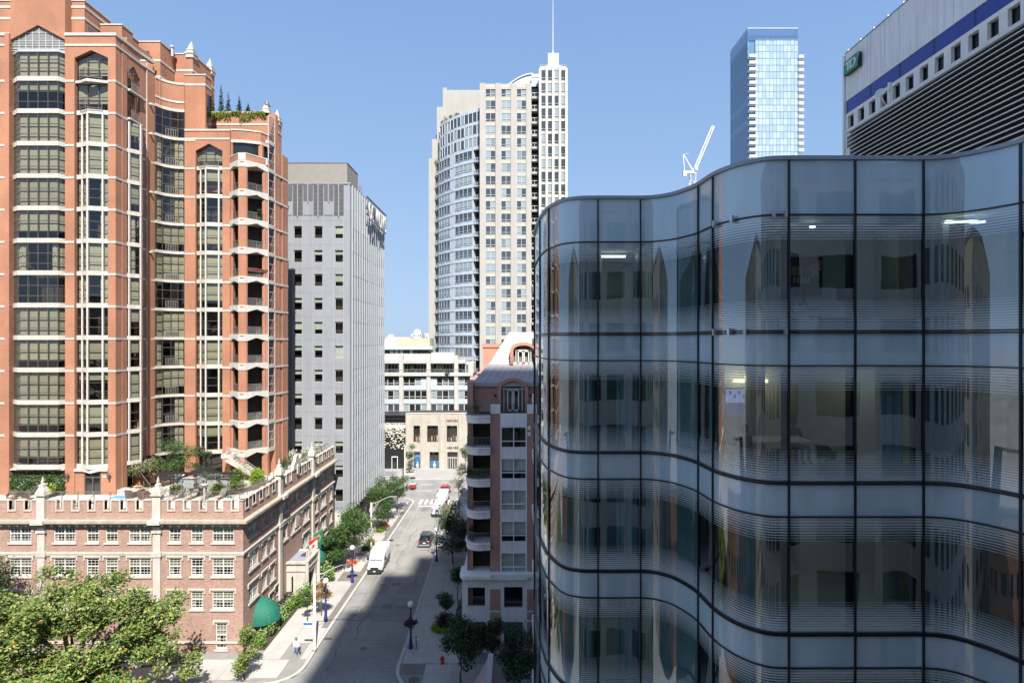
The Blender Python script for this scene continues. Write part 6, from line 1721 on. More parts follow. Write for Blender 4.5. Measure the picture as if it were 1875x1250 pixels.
# sign
sg = thing('bank_sign', 'square green illuminated sign with joined white letters on the bank wall', 'sign', (DX - .3, 57.8, PZ(140, 58)))
u0, u1 = D0 - 59.15, D0 - 56.75; s0, s1 = PZ(139.5, 59), PZ(92, 57.2) - .35
g = MB(); g.box(u0, u1, .12, .5, s0, s1, f); g.build('sign_case', M['black_metal'], sg)
g = MB(); g.box(u0 + .03, u1 - .03, .501, .53, s0 + .03, s1 - .03, f); g.build('sign_face', pm('sign_green', (.0, .22, .15), .35), sg)
g = MB(); W_, H_ = u1 - u0, s1 - s0
def q_(a, b, c, d): g.zprism([(u0 + W_ * a, s0 + H_ * c), (u0 + W_ * b, s0 + H_ * c), (u0 + W_ * b, s0 + H_ * d), (u0 + W_ * a, s0 + H_ * d)], f, .532, .56)
q_(.10, .72, .72, .82)
q_(.28, .39, .20, .72); q_(.46, .57, .20, .72); q_(.57, .70, .20, .30)
n_ = 8
for i in range(n_):
    a0, a1 = R(-90 + 180 * i / n_), R(-90 + 180 * (i + 1) / n_)
    P = lambda r, rz, a: (u0 + W_ * (.68 + r * math.cos(a)), s0 + H_ * (.51 + rz * math.sin(a)))
    g.zprism([P(.10, .21, a0), P(.21, .31, a0), P(.21, .31, a1), P(.10, .21, a1)], f, .532, .56)
g.build('sign_letters', M['white'], sg)
# satellite dish
dsh = thing('satellite_dish', 'white satellite dish on the ledge under the bank windows', 'dish', (DX - .6, 52.5, z_w0))
yy = 35 * FOC / (1632 - 937.5) ; zz = PZ(172, yy)
g = MB(); g.lathe([(.03, 0), (.23, .03), (.38, .1), (.44, .16), (.43, .165), (.21, .05), (.02, .03)], n=18); dm = g.mesh('dish', M['white'], True); o = place('dish', dm, dsh, (DX - 1.0, yy, zz)); o.rotation_euler = (R(70), 0, R(-50))
g = MB(); g.tube([(DX - .3, yy, z_w0 - .7), (DX - .9, yy, zz - .3), (DX - 1.0, yy, zz)], .05); g.build('mount', M['alu'], dsh)
g = MB(); y2 = yy - .9; g.tube([(DX - .7, y2, z_w0 - .7), (DX - .7, y2, zz + .3)], .05); g.lathe([(.16, 0), (.16, .7)], (DX - .75, y2, zz - .1), 10); g.build('antenna', M['white'], dsh)

# ------------------------------------------------------------------ the tall building at the viewer's back, seen only as shade and reflections
vb = thing('stone_apartment_block', 'beige stone apartment block mirrored in the wavy glass building', 'building', (11, -13, 0))
BS = pm('beige_stone', (.68, .64, .56), .8, var=.06, scale=.3)
g = MB(); g.box(-8.4, 30, -24, -3, 0, 41); g.build('wall', BS, vb)
g = MB(); ribbon(g, [(30.0, -3.0), (-8.4, -3.0), (-8.4, -24)], -.4, .25, 40.2, 41.1); g.build('cornice', M['limestone'], vb)
tt = thing('stepped_tower', 'tall unseen tower stepped to cast its shade across the street and the glass building', 'building', (32, -75, 0))  # unseen; steps, height and distance shaped for the shadow it casts
for (xa, za, zb_) in ((13.5, 0, 146), (17.0, 146, 161.5), (21.6, 161.5, 174.5), (27.0, 174.5, 182.5)):
    g = MB(); g.box(xa, 50, -90, -60, za, zb_); g.build('storey_block', BS, tt)
    for k in range(int((zb_ - za) / 3.6)):
        g = MB(); g.box(xa + .6, 49.4, -59.99, -59.93, za + k * 3.6 + 1.0, za + k * 3.6 + 2.9); g.build('window_band', M['far_pane'], tt)
wv = MB(); wv.box(-.9, .9, -.04, .0, 0, 1.9, LOC); wvm = wv.mesh('window', M['dark_pane'])
for i in range(10):
    for k in range(11):
        x = -6.6 + i * 3.6; z = 1.6 + k * 3.6
        if abs(x) < 2.2 and 28 < z < 33: continue
        o = place('window', wvm, vb, (x, -2.99, z), R(180))

for nm, lb, xa, xb, ya, yb, zz, c in (('stone_office', 'low beige stone office mirrored in the curved glass corner', -70, -24, -30, -8, 40, (.42, .36, .29)), ('brick_flats', 'brown brick flats mirrored in the curved glass corner', -64, -32, 2, 30, 17, (.30, .14, .09))):
    t_ = thing(nm, lb, 'building', ((xa + xb) / 2, (ya + yb) / 2, 0))
    g = MB(); g.box(xa, xb, ya, yb, 0, zz); g.build('wall', pm(nm, c, .8, var=.08, scale=.3), t_)
    g = MB(); g.box(xa + .3, xb - .3, ya + .3, yb - .3, zz, zz + .05); g.build('flat_roof', M['concrete_dark'], t_)
    g = MB(); ribbon(g, [(xa, yb), (xa, ya), (xb, ya), (xb, yb), (xa + .01, yb)], -.28, .1, zz, zz + .5); g.build('coping', M['concrete_dark'], t_)
    k = 0
    for x in range(int(xa) + 2, int(xb) - 1, 4):
        for z in range(2, int(zz) - 3, 4):
            place('window', wvm, t_, (x, yb + .01, z), R(180)); k += 1
    for y in range(int(ya) + 2, int(yb) - 1, 4):
        for z in range(2, int(zz) - 3, 4): place('window', wvm, t_, (xb + .01, y, z), R(90))

# ------------------------------------------------------------------ far roofs on the horizon
FARM = pm('far_roof', (.46, .45, .44), .8)
for nm, lb, a, b, yt, d in (('domed_building', 'distant pale building with a round dome on the skyline', 752, 772, 611, 700), ('far_block', 'distant low pale block on the skyline beside the dome', 706, 751, 617, 640), ('far_block', 'distant pale stepped block on the skyline next to the cream tower', 772, 800, 614, 760)):
    t_ = thing(nm, lb, 'building', (PX((a + b) / 2, d), d + 10, 0))
    g = MB(); g.box(PX(a, d), PX(b, d), d, d + 25, 0, PZ(yt, d)); g.build('wall', FARM, t_)
    for i in range(int((b - a) / 4)):
        g = MB(); x = PX(a + 1 + i * 4, d); g.box(x, x + 1.2, d - .05, d - .01, PZ(yt + 5, d), PZ(yt + 2, d)); g.build('window', M['far_pane'], t_)
    if nm == 'domed_building':
        g = MB(); g.lathe([(5.2, 0), (5.2, 1.2), (4.7, 3.0), (3.2, 4.6), (1.0, 5.6), (.1, 6.0)], (PX(762, d), d + 8, PZ(yt, d)), 14); g.build('dome', FARM, t_)
    else:
        g = MB(); g.box(PX(a + 4, d), PX(a + 14, d), d + 2, d + 12, PZ(yt, d), PZ(yt, d) + 3); g.build('roof_unit', FARM, t_)
# ------------------------------------------------------------------ foliage
LG = {}
LG['plane'] = leafm('plane_leaf', [(0, (.06, .115, .025)), (.45, (.15, .22, .055)), (.82, (.26, .33, .095)), (.96, (.36, .36, .12)), (1, (.48, .22, .06))])
LG['street'] = leafm('street_leaf', [(0, (.02, .055, .015)), (.5, (.055, .12, .03)), (1, (.15, .22, .06))])
LG['dark'] = leafm('dark_leaf', [(0, (.022, .05, .022)), (.6, (.05, .095, .04)), (1, (.10, .15, .065))])
LG['pale'] = leafm('pale_leaf', [(0, (.10, .13, .05)), (.5, (.2, .21, .10)), (1, (.38, .36, .22))])
LG['lime'] = leafm('lime_leaf', [(0, (.10, .19, .02)), (.6, (.24, .36, .03)), (1, (.40, .46, .08))])
LG['fresh'] = leafm('fresh_leaf', [(0, (.05, .13, .015)), (.6, (.13, .26, .03)), (1, (.26, .36, .06))])
LG['rust'] = leafm('rust_leaf', [(0, (.10, .10, .02)), (.5, (.28, .20, .03)), (1, (.42, .10, .03))])
LG['white_fl'] = leafm('white_petal', [(0, (.5, .5, .42)), (1, (.75, .74, .68))])
LG['red_fl'] = leafm('red_petal', [(0, (.5, .02, .02)), (.5, (.65, .12, .08)), (1, (.7, .3, .05))])
LG['maroon'] = leafm('maroon_leaf', [(0, (.03, .015, .02)), (.6, (.10, .03, .05)), (1, (.18, .07, .09))])
LG['conifer'] = leafm('conifer_leaf', [(0, (.015, .05, .02)), (1, (.05, .11, .045))])
def leaf(g, c, s_, rs, up=.5, m=0):
    n = Vector((rs.gauss(0, 1), rs.gauss(0, 1), abs(rs.gauss(0, 1)) * (1 + up) + up)).normalized()
    a = n.orthogonal().normalized(); b = n.cross(a); th = rs.uniform(0, 6.283)
    u = a * math.cos(th) + b * math.sin(th); v = n.cross(u); l, w_ = s_ * rs.uniform(.7, 1.3), s_ * rs.uniform(.4, .75)
    k = len(g.v)
    g.v += [tuple(c - u * l * .5), tuple(c + v * w_ * .5 + n * l * .08), tuple(c + u * l * .5 - n * l * .1), tuple(c - v * w_ * .5 + n * l * .08)]
    g.f.append((k, k + 1, k + 2, k + 3)); g.m.append(m)
def cloud(g, clumps, n, size, rs, up=.5, shell=.55, m=0):
    """leaves spread through a set of ellipsoid clumps, denser towards their skins"""
    tot = sum(c[3] * c[4] * c[5] for c in clumps) or 1
    for (x, y, z, rx, ry, rz) in clumps:
        k = max(4, int(n * rx * ry * rz / tot))
        for _ in range(k):
            d = Vector((rs.gauss(0, 1), rs.gauss(0, 1), rs.gauss(0, 1))).normalized(); r = shell + (1 - shell) * rs.random() if rs.random() < .75 else rs.random()
            r *= 1 + .16 * rs.gauss(0, 1)
            leaf(g, Vector((x + d.x * rx * r, y + d.y * ry * r, z + d.z * rz * r)), size, rs, up, m)
def clumps_for(h0, h1, r, n, rs, k=.42):
    out = []
    for i in range(n):
        a = rs.uniform(0, 6.283); q = math.sqrt(rs.random()); zc = rs.random()
        rad = r * (1 - .55 * abs(zc - .42) ** 1.3 * 1.5)
        s_ = r * k * rs.uniform(.7, 1.25)
        out.append((math.cos(a) * q * rad * .72, math.sin(a) * q * rad * .72, h0 + (h1 - h0) * (.12 + .78 * zc), s_, s_, s_ * .72))
    return out
def limbs(g, h0, h1, r, rad, rs, n=7, sides=6):
    g.tube([(0, 0, -.1), (rs.uniform(-.1, .1), rs.uniform(-.1, .1), h0 * .6), (rs.uniform(-.15, .15), rs.uniform(-.15, .15), h0), (rs.uniform(-.2, .2), rs.uniform(-.2, .2), h0 + (h1 - h0) * .75)], [rad, rad * .85, rad * .7, rad * .2], sides)
    for i in range(n):
        a = i * 2.4 + rs.uniform(-.4, .4); z = h0 + (h1 - h0) * .5 * i / n; l = r * rs.uniform(.55, .9)
        p0 = Vector((0, 0, z - .1)); p1 = Vector((math.cos(a) * l * .5, math.sin(a) * l * .5, z + (h1 - h0) * .2)); p2 = Vector((math.cos(a) * l, math.sin(a) * l, z + (h1 - h0) * .38))
        g.tube([p0, p1, p2], [rad * .45, rad * .28, rad * .08], 5)
def tree(name, label, loc, h, r, n, leafsize, kind, seed, clear=.32, bark='bark', rad=.12, nclump=14, group=None, k=.42, up=.5):
    rs = random.Random(seed); t_ = thing(name, label, 'tree', loc, group)
    g = MB(); limbs(g, h * clear, h, r, rad, rs); place('trunk', g.mesh('trunk', M[bark], True), t_, sub=True)
    g = MB(); cloud(g, clumps_for(h * clear, h, r, nclump, rs, k), n, leafsize, rs, up); place('crown', g.mesh('crown', LG[kind]), t_, sub=True)
    return t_
def shrub(name, label, loc, rx, ry, rz, n, size, kind, seed, flowers=None, nf=0, group=None, cat='shrub', nclump=9, fsize=None):
    rs = random.Random(seed); t_ = thing(name, label, cat, loc, group)
    cl = [(rs.uniform(-.6, .6) * rx, rs.uniform(-.6, .6) * ry, rz * rs.uniform(.25, .75), rx * .45, ry * .45, rz * .4) for _ in range(nclump)]
    g = MB(); cloud(g, cl, n, size, rs); place('foliage', g.mesh('foliage', LG[kind]), t_, sub=True)
    g = MB()
    for i in range(5): a = i * 1.26; g.tube([(0, 0, 0), (math.cos(a) * rx * .4, math.sin(a) * ry * .4, rz * .7)], .025, 4)
    place('stem', g.mesh('stem', M['bark']), t_, sub=True)
    if flowers:
        g = MB()
        cl2 = [(x, y, z + rz * .1, a * 1.05, b * 1.05, c * 1.05) for x, y, z, a, b, c in cl]
        cloud(g, cl2, nf, fsize or size * .8, rs, 1.0, .9); place('blossom', g.mesh('blossom', LG[flowers]), t_, sub=True)
    return t_

# the big plane tree on the corner, crown built limb by limb
rs = random.Random(11)
bt = thing('plane_tree', 'broad plane tree with yellowing leaves in front of the brick hotel', 'tree', (-36.6, 47.5, 0))
g = MB()
cl = []
g.tube([(0, 0, -.1), (.1, .1, 2), (0, 0, 3.6)], [.5, .42, .36], 10)
for i, (dx, dy, dz, s_) in enumerate(((-9.6, .5, 6.8, 2.9), (-6.0, -2, 8.2, 2.8), (-3.0, 1.4, 9.6, 2.5), (-.2, -1.5, 9.0, 2.5), (.8, 2, 9.2, 2.0), (3.8, -.4, 8.6, 2.4), (6.2, .8, 7.0, 2.3), (7.6, -.8, 5.2, 1.9), (3.2, -3.5, 5.2, 2.8), (-3.6, -4.2, 6.0, 3.0), (-9.2, -4.0, 5.0, 2.8), (0, -5, 4.4, 2.6), (5.6, -3.8, 3.6, 2.2), (-12.5, -1, 6.2, 2.8), (-14.5, 1, 5.2, 2.6), (8.6, 1.4, 3.4, 1.5), (-6, 2.6, 6.2, 2.2), (2.4, 3.2, 6.2, 2.0), (-3, -6.5, 3.4, 2.8), (3, -6.5, 2.8, 2.6), (-8, -6.5, 3.2, 2.8), (7.5, -4.5, 2.2, 1.9), (-13.5, -4.5, 3.6, 2.6), (-1, 1, 6.8, 2.6), (-8, 0, 5.6, 2.6), (4.6, 1.8, 5.0, 2.2), (-5.5, -8.0, 2.4, 2.8), (.5, -8.5, 1.8, 2.6), (-11, -8.0, 2.4, 2.8), (5.5, -7.5, 1.4, 2.2), (-16, -4, 3.2, 2.6), (-2, -2, 4.6, 2.8), (-6.5, -3.5, 4.0, 2.8), (4.5, -2, 4.2, 2.2))):
    p1 = Vector((dx * .45, dy * .45, 3.4 + (dz - 3.4) * .5)); g.tube([(0, 0, 3.2), p1, (dx, dy, dz)], [.22, .14, .04], 6)
    for j in range(11):
        a = rs.uniform(0, 6.283); q = rs.uniform(.15, 1.05) * s_
        c = Vector((dx + math.cos(a) * q, dy + math.sin(a) * q, dz + rs.uniform(-.55, .65) * s_ * .8)); g.tube([(dx * .8, dy * .8, dz * .85 + .5), tuple(c)], [.05, .015], 4)
        ss = s_ * rs.uniform(.32, .52); cl.append((c.x, c.y, c.z, ss, ss, ss * .8))
place('trunk', g.mesh('trunk', M['bark_pale'], True), bt, sub=True)
g = MB(); cloud(g, cl, 84000, .32, rs, .7, .45); place('crown', g.mesh('crown', LG['plane']), bt, sub=True)
tree('small_tree', 'small bushy tree at the pavement corner beside the planted hotel strip', (-24.6, 52.2, .1), 4.6, 1.5, 2600, .2, 'plane', 5, .2, 'bark', .09, 12)
tree('dark_tree', 'dark evergreen tree against the hotel front wall', (-49.3, 53.6, .1), 10.6, 2.6, 4200, .24, 'dark', 6, .35, 'bark', .16, 16)
tree('young_tree', 'thin sparse young tree in front of the stone pilaster of the hotel', (-46.2, 54.6, .1), 9.8, 1.8, 600, .2, 'pale', 8, .5, 'bark', .09, 12)
tree('corner_tree', 'dark leafy street tree beside the slate roof', (-4.6, 51.2, .1), 6.2, 2.1, 3600, .26, 'dark', 21, .25, 'bark', .10, 15)
tree('corner_tree', 'dark spreading tree between the slate roof and the glass building', (.6, 50.2, .1), 5.4, 2.3, 3600, .26, 'dark', 22, .25, 'bark', .10, 15)
tree('corner_tree', 'low dark tree hiding the shop front under the black awning', (-1.9, 53.4, .1), 5.8, 1.6, 2200, .26, 'dark', 23, .25, 'bark', .09, 12)
sp = [(-21.9, 79.2, 8.8, 3.1, 'locust tree beside the parked white van and the hotel canopy'), (-21.6, 91.5, 7.6, 2.7, 'locust tree over the yellow and red planting bed'), (-21.2, 97.5, 8.2, 2.9, 'locust tree beside the fins of the grey office'), (-20.9, 103.5, 7.4, 2.3, 'locust tree nearest the avenue crossing'), (-23.6, 84.6, 6.2, 1.9, 'slim locust tree against the grey office base'), (-23.7, 76.2, 6.6, 2.2, 'locust tree half covering the hotel canopy')]
for i, (x, y, h, r, lb) in enumerate(sp):
    tree('street_tree', 'green ' + lb, (x, y, .12), h, r, 4200, .24, 'street', 30 + i, .3, 'bark', .11, 16, 'trees along the west pavement')
tree('street_tree', 'small tree with orange tinged leaves beside the blue lamp and street sign', (-21.5, 64.2, .12), 4.4, 1.25, 1300, .2, 'rust', 41, .4, 'bark', .06, 10)
tree('street_tree', 'thin sapling beside the street sign on the west pavement', (-22.6, 62.8, .12), 3.6, .8, 420, .18, 'street', 44, .5, 'bark', .05, 8)
tree('pavement_tree', 'dark round tree beside the curved balconies, its top in the sun', (-8.2, 79.0, .12), 6.6, 2.9, 5200, .26, 'dark', 51, .25, 'bark', .13, 18)
tree('pavement_tree', 'pale leafed tree overhanging the dark car', (-9.3, 85.5, .12), 7.0, 2.4, 2200, .24, 'pale', 52, .35, 'bark', .1, 14)
tree('pavement_tree', 'almost bare tree near the no entry sign', (-9.4, 100.5, .12), 9.4, 1.9, 1000, .22, 'pale', 53, .45, 'bark', .1, 14)
tree('pavement_tree', 'small clipped tree standing in the lime edged bed', (-7.25, 61.6, .12), 4.6, 1.25, 1500, .2, 'dark', 54, .45, 'bark', .05, 10)
tree('pavement_tree', 'small dark tree behind the clipped tree by the podium', (-6.3, 66.5, .12), 4.8, 1.5, 1500, .22, 'dark', 55, .35, 'bark', .07, 10)
for i, (px_, d_, h) in enumerate(((750, 133, 6.4), (852, 133, 7.4))):
    x = PX(px_, d_)
    tree('avenue_tree', 'small street tree in a round stone planter before the ' + ('black boutique' if i == 0 else 'shop door'), (x, d_, .5), h, 1.9, 900, .3, 'street', 60 + i, .3, 'bark', .09, 11, 'trees in round planters on the avenue')
    pl = thing('round_planter', 'round stone planter ring holding the tree before the ' + ('black boutique' if i == 0 else 'shop door'), 'planter', (x, d_, .12))
    g = MB(); g.lathe([(1.5, 0), (1.55, .45), (1.3, .45), (1.3, .3), (.02, .3)], n=18); place('ring', g.mesh('ring', M['white_stone']), pl, sub=True)
    g = MB(); g.lathe([(1.29, .30), (1.2, .36), (.02, .4)], n=14); place('soil', g.mesh('soil', M['soil']), pl, sub=True)
# planted strip along the hotel: green shrubs with white flowers
for i in range(8):
    y = 57.6 + i * 1.45
    shrub('flowering_shrub', ('first', 'second', 'third', 'fourth', 'fifth', 'sixth', 'seventh', 'eighth')[i] + ' white blossomed shrub from the hotel corner along its side wall', (-25.6, y, .1), .85, .85, 1.35, 800, .2, 'fresh', 70 + i, 'white_fl', 120, 'white flowering shrubs along the hotel wall', fsize=.16)
for i, (x, y, rz) in enumerate(((-24.2, 66.4, 2.6), (-23.8, 73.2, 2.2), (-24.6, 75.6, 2.8), (-24.8, 81.5, 3.0))):
    shrub('flowering_shrub', ('tall white flowering shrub beside the stone porch buttress', 'rounded white flowering shrub past the stone porch', 'dark flowering shrub under the green canopy edge', 'tall shrub beyond the green barrel canopy')[i], (x, y, .1), 1.1, 1.1, rz, 1500, .22, 'street' if i > 1 else 'fresh', 90 + i, 'white_fl', 170, fsize=.18)
g = MB(); g.box(-26.4, -24.8, 57.0, 67.4, .1, .22); o = g.build('planting_bed', M['soil']); struct(o)
# beds on the west pavement with coloured foliage
for i, (x, y, lx, ly, k1, k2, lb) in enumerate(((-21.3, 84.4, .9, 2.2, 'street', 'rust', 'raised bed of green and orange shrubs beside the white van'), (-21.0, 92.2, .8, 1.9, 'lime', 'red_fl', 'raised bed of lime and red foliage under the locust tree'))):
    b = thing('planting_box', lb, 'planter', (x, y, .12))
    g = MB(); g.box(-lx, lx, -ly, ly, 0, .42); place('box', g.mesh('box', M['concrete']), b, sub=True)
    rs = random.Random(100 + i)
    for kk, yy in ((k1, -.5), (k2, .5)):
        g = MB(); cloud(g, [(rs.uniform(-.4, .4), yy * ly + rs.uniform(-.6, .6), .75, .5, .6, .42) for _ in range(6)], 700, .2, rs); place('foliage', g.mesh('foliage', LG[kk]), b, sub=True)
# lime edged bed and low dark shrub on the east pavement
rs = random.Random(120)
b = thing('planting_box', 'bed with bright lime border and dark maroon shrub under the clipped tree', 'planter', (-7.25, 61.3, .12))
g = MB(); cloud(g, [(math.cos(a * .7) * 1.1, math.sin(a * .7) * .95 - .1, .3, .42, .42, .3) for a in range(9)], 1300, .2, rs, 1.0); place('border', g.mesh('border', LG['lime']), b, sub=True)
g = MB(); cloud(g, [(0, 0, .9, .95, .9, .75)], 1500, .2, rs); place('foliage', g.mesh('foliage', LG['maroon']), b, sub=True)
shrub('low_shrub', 'low dark green shrub bed below the pavement trees', (-6.8, 73.5, .12), 1.3, 1.4, 1.0, 900, .22, 'fresh', 130)
# ------------------------------------------------------------------ roof terrace planting and furniture
tree('terrace_tree', 'feathery tree on the hotel roof terrace behind the pergola', (-39.2, 66.8, 14), 5.6, 2.5, 3600, .2, 'street', 140, .15, 'bark', .1, 16)
tree('terrace_tree', 'low grey green tree beside the sloping glass canopy on the terrace', (-42.2, 65.2, 14), 3.9, 1.7, 1700, .2, 'pale', 141, .15, 'bark', .08, 12)
tree('terrace_tree', 'dark leafed tree below the balcony stairs on the terrace', (-36.3, 67.2, 14), 4.8, 1.4, 1700, .2, 'dark', 142, .15, 'bark', .08, 10)
for i, (x, y, rx, ry, rz, kd) in enumerate(((-34.0, 64.8, 1.5, 1.5, 2.3, 'fresh'), (-32.0, 65.8, 1.4, 1.6, 2.2, 'fresh'), (-30.4, 67.2, 1.2, 1.5, 1.9, 'lime'), (-37.5, 63.2, 1.3, .8, 1.0, 'lime'), (-34.6, 62.9, 1.3, .7, 1.0, 'rust'), (-32.4, 62.8, .9, .8, 1.3, 'lime'), (-41.8, 63.9, 1.6, .5, .7, 'rust'))):
    lb = ['tall fresh green shrub in the terrace planter', 'broad green shrub at the middle of the terrace planter', 'yellow green shrub at the end of the terrace planter', 'lime groundcover under the pergola beside the wicker chairs', 'rusty groundcover under the pergola', 'lime shrub at the pergola corner', 'low rusty planting below the sloping glass canopy'][i]
    shrub('terrace_shrub', lb, (x, y, 14), rx, ry, rz, 1700 if rz > 1.5 else 700, .2, kd, 150 + i)
for i, (x, y) in enumerate(((-30.6, 78.5), (-29.3, 80.2), (-28.6, 82.6), (-30.2, 75.6))):
    shrub('hydrangea', ('white hydrangea in a terrace pot below the tower side', 'white hydrangea beside the terrace corner finial', 'white hydrangea at the far terrace edge', 'dark potted shrub beside the tower side wall')[i], (x, y, 14), .9, .9, 1.7, 700, .18, 'fresh' if i < 3 else 'dark', 160 + i, 'white_fl' if i < 3 else None, 520, fsize=.2)
g = MB(); rs = random.Random(170)
gw = thing('green_wall', 'green leaf wall with white specks under the tower bay window', 'hedge', (-52.5, 62.9, 14))
g.box(-3.0, 3.0, .1, .3, 0, 1.95); place('panel', g.mesh('panel', M['soil']), gw, sub=True)
g = MB(); cloud(g, [(-2.8 + .4 * i, .0, .3 + .55 * j, .35, .1, .35) for i in range(15) for j in range(4)], 3600, .2, rs, .2); place('foliage', g.mesh('foliage', LG['street']), gw, sub=True)
g = MB(); cloud(g, [(-2.6 + .45 * i, -.06, .4 + .4 * (i % 4), .3, .06, .3) for i in range(12)], 160, .16, rs, .2); place('blossom', g.mesh('blossom', LG['white_fl']), gw, sub=True)
shrub('palm_shrub', 'spiky lime palm before the green leaf wall', (-50.6, 61.8, 14), .8, .6, 1.4, 500, .35, 'lime', 171)
# planted tower roof: conifers and hanging ivy
for i, (px_, yt) in enumerate(((388, 165), (405, 155), (418, 172), (438, 178), (454, 192))):
    x = PX(px_, 77); h = PZ(yt, 77) - zg + .3; rs = random.Random(180 + i)
    t_ = thing('columnar_conifer', ('broad ivy covered conifer at the tower wall', 'tallest slim conifer on the planted tower roof', 'slim grey conifer on the planted tower roof beside the tallest', 'pointed conifer standing alone on the planted tower roof', 'tiny conifer on the planted tower roof')[i], 'tree', (x, 77, zg))
    g = MB(); g.tube([(0, 0, 0), (0, 0, h * .9)], [.07, .02], 5); place('trunk', g.mesh('trunk', M['bark']), t_, sub=True)
    g = MB(); cloud(g, [(0, 0, h * (j + .4) / 8, .52 * (1 - j / 8.5), .52 * (1 - j / 8.5), h / 11) for j in range(8)], 520, .2, rs); place('crown', g.mesh('crown', LG['conifer']), t_, sub=True)
rs = random.Random(190)
iv = thing('hanging_ivy', 'lime ivy hanging over the parapet of the planted tower roof', 'ivy', (-36.5, yG - .1, zg - 2)); 
g = MB()
for i in range(26):
    px_ = 386 + i * 4; x = PX(px_, yG) + 36.5; dp = (.9 if px_ < 425 else .35 + 1.6 * max(0, (480 - px_) / 60)) if px_ < 482 else .8
    if 425 < px_ < 440: dp = .3
    cloud(g, [(x, -.08, 2.1 - dp * .5, .24, .12, dp * .6 + .1)], 46, .2, rs, .3)
place('foliage', g.mesh('foliage', LG['lime']), iv, sub=True)
shrub('hanging_ivy', 'bushy plant in a stone urn on the corner pinnacle of the planted roof', (-33.0, yG + .5, zg + .9), .4, .4, .8, 160, .18, 'dark', 192, cat='plant')
# balcony planting
for k, kd, lb in ((3 - 1, 'red_fl', 'row of red geraniums along a tower balcony rail'), (4, 'dark', 'dark leafy pot plant on an upper tower balcony')):
    t_ = thing('balcony_plant', lb, 'plant', (-31.9, 71.2, TB(k) + .5)); rs = random.Random(200 + k)
    g = MB()
    if kd == 'red_fl': cloud(g, [(-.7 + i * .16, -1.0 + i * .22, .95, .16, .16, .12) for i in range(10)], 320, .14, rs, 1)
    else: cloud(g, [(.1, .3, .9, .35, .35, .6)], 260, .2, rs)
    place('foliage', g.mesh('foliage', LG[kd]), t_, sub=True)
    g = MB()
    if kd == 'red_fl':
        f_ = FR((-.75, -1.05), (.75, 1.05)); g.box(0, 2.5, -.1, .1, .62, .84, f_)
    else: g.lathe([(.2, 0), (.28, .4), (.26, .4)], (.1, .3, 0), 10)
    place('pot', g.mesh('pot', M['frame_brown']), t_, sub=True)
for r, lb in ((2, 'boxwood filling the curved balcony rail of the mansard block'), (4, 'dark potted shrub on a lower curved balcony')):
    z = KZ(762 + 57.5 * r) + .2
    t_ = thing('balcony_plant', lb, 'plant', (KX + 1.0, KY - .1, z)); rs = random.Random(210 + r); g = MB()
    if r == 2: cloud(g, [(-1.0 + i * .3, .1 - .5 * math.sin(i * .5), .65, .25, .25, .45) for i in range(8)], 700, .16, rs)
    else: cloud(g, [(-.6, .5, .9, .4, .4, .6)], 350, .18, rs)
    place('foliage', g.mesh('foliage', LG['street'] if r == 2 else LG['dark']), t_, sub=True)
    g = MB(); g.box(-1.0, 1.1, .1, .4, 0, .4) if r == 2 else g.lathe([(.2, 0), (.28, .4), (.26, .4)], (-.6, .5, 0), 10); place('pot', g.mesh('pot', M['frame_brown']), t_, sub=True)
t_ = shrub('hanging_plant', 'pale trailing plant spilling over the top balcony of the mansard block', (KX + .9, KY - .5, KZ(762) + .3), .5, .4, 1.3, 420, .18, 'pale', 220, 'white_fl', 60, cat='plant')
for i, (px_, y_) in enumerate(((752, 668), (818, 682), (846, 757), (800, 672))):
    shrub('terrace_shrub', ('green tub shrub on the white midrise terrace', 'trailing green plant over the midrise terrace wall', 'pale shrub at the midrise balcony end', 'round green tub shrub on the midrise roof terrace')[i], (PX(px_, 147.2), 147.3 if i == 1 else 148.6, PZ(y_ + 8, 147.5)), .9, .5, 1.5, 260, .3, 'street', 230 + i)
for i in range(4):
    q = sub_curve(.18 + i * .12, 1)[0]; shrub('roof_shrub', ('first', 'second', 'third', 'fourth')[i] + ' roof planter shrub from the low end of the curved tower wing', (q[0] + .5, q[1] + .8, zt + .8 if False else CZ(0) * 0 + z0c + cp * 19 + .8), .9, .9, 1.6, 130, .4, 'dark', 240 + i, group='shrubs on the curved tower roof')
for i in range(3):
    q = sub_curve(.02 + i * .05, 1)[0]; shrub('roof_shrub', ('first', 'second', 'third')[i] + ' yellow shrub from the outer end of the curved tower terrace', (q[0] + .3, q[1] + .7, z0c + cp * 16 + .2), .7, .7, 1.8, 120, .4, 'lime', 250 + i, group='yellow shrubs on the curved tower terrace')
# ------------------------------------------------------------------ terrace furniture
pg = thing('pergola', 'black iron pergola with arched slatted roof on the hotel terrace', 'pergola', (-33.6, 61.4, 14))
xa, xb, ya, yb = -37.6, -29.9, 60.2, 62.9
for i, x in enumerate((xa, xa + 2.6, xb - 2.6, xb)):
    for y in (ya, yb):
        g = MB()
        for dx in (-.16, .16): g.tube([(x + dx, y, 14), (x + dx, y, 16.4)], .03, 4)
        for j in range(8): g.tube([(x - .16, y, 14.1 + j * .28), (x + .16, y, 14.38 + j * .28)], .018, 3); g.tube([(x + .16, y, 14.1 + j * .28), (x - .16, y, 14.38 + j * .28)], .018, 3)
        g.build('post', M['black_metal'], pg)
def pz(x):
    t_ = (x - xa) / (xb - xa)
    return 16.4 + (.55 * math.sin(math.pi * (t_ - .3) / .4) if .3 < t_ < .7 else 0.0)
for y in (ya, yb, (ya + yb) / 2):
    g = MB(); g.tube([(xa + (xb - xa) * i / 30, y, pz(xa + (xb - xa) * i / 30)) for i in range(31)], .055, 5); g.build('beam', M['black_metal'], pg)
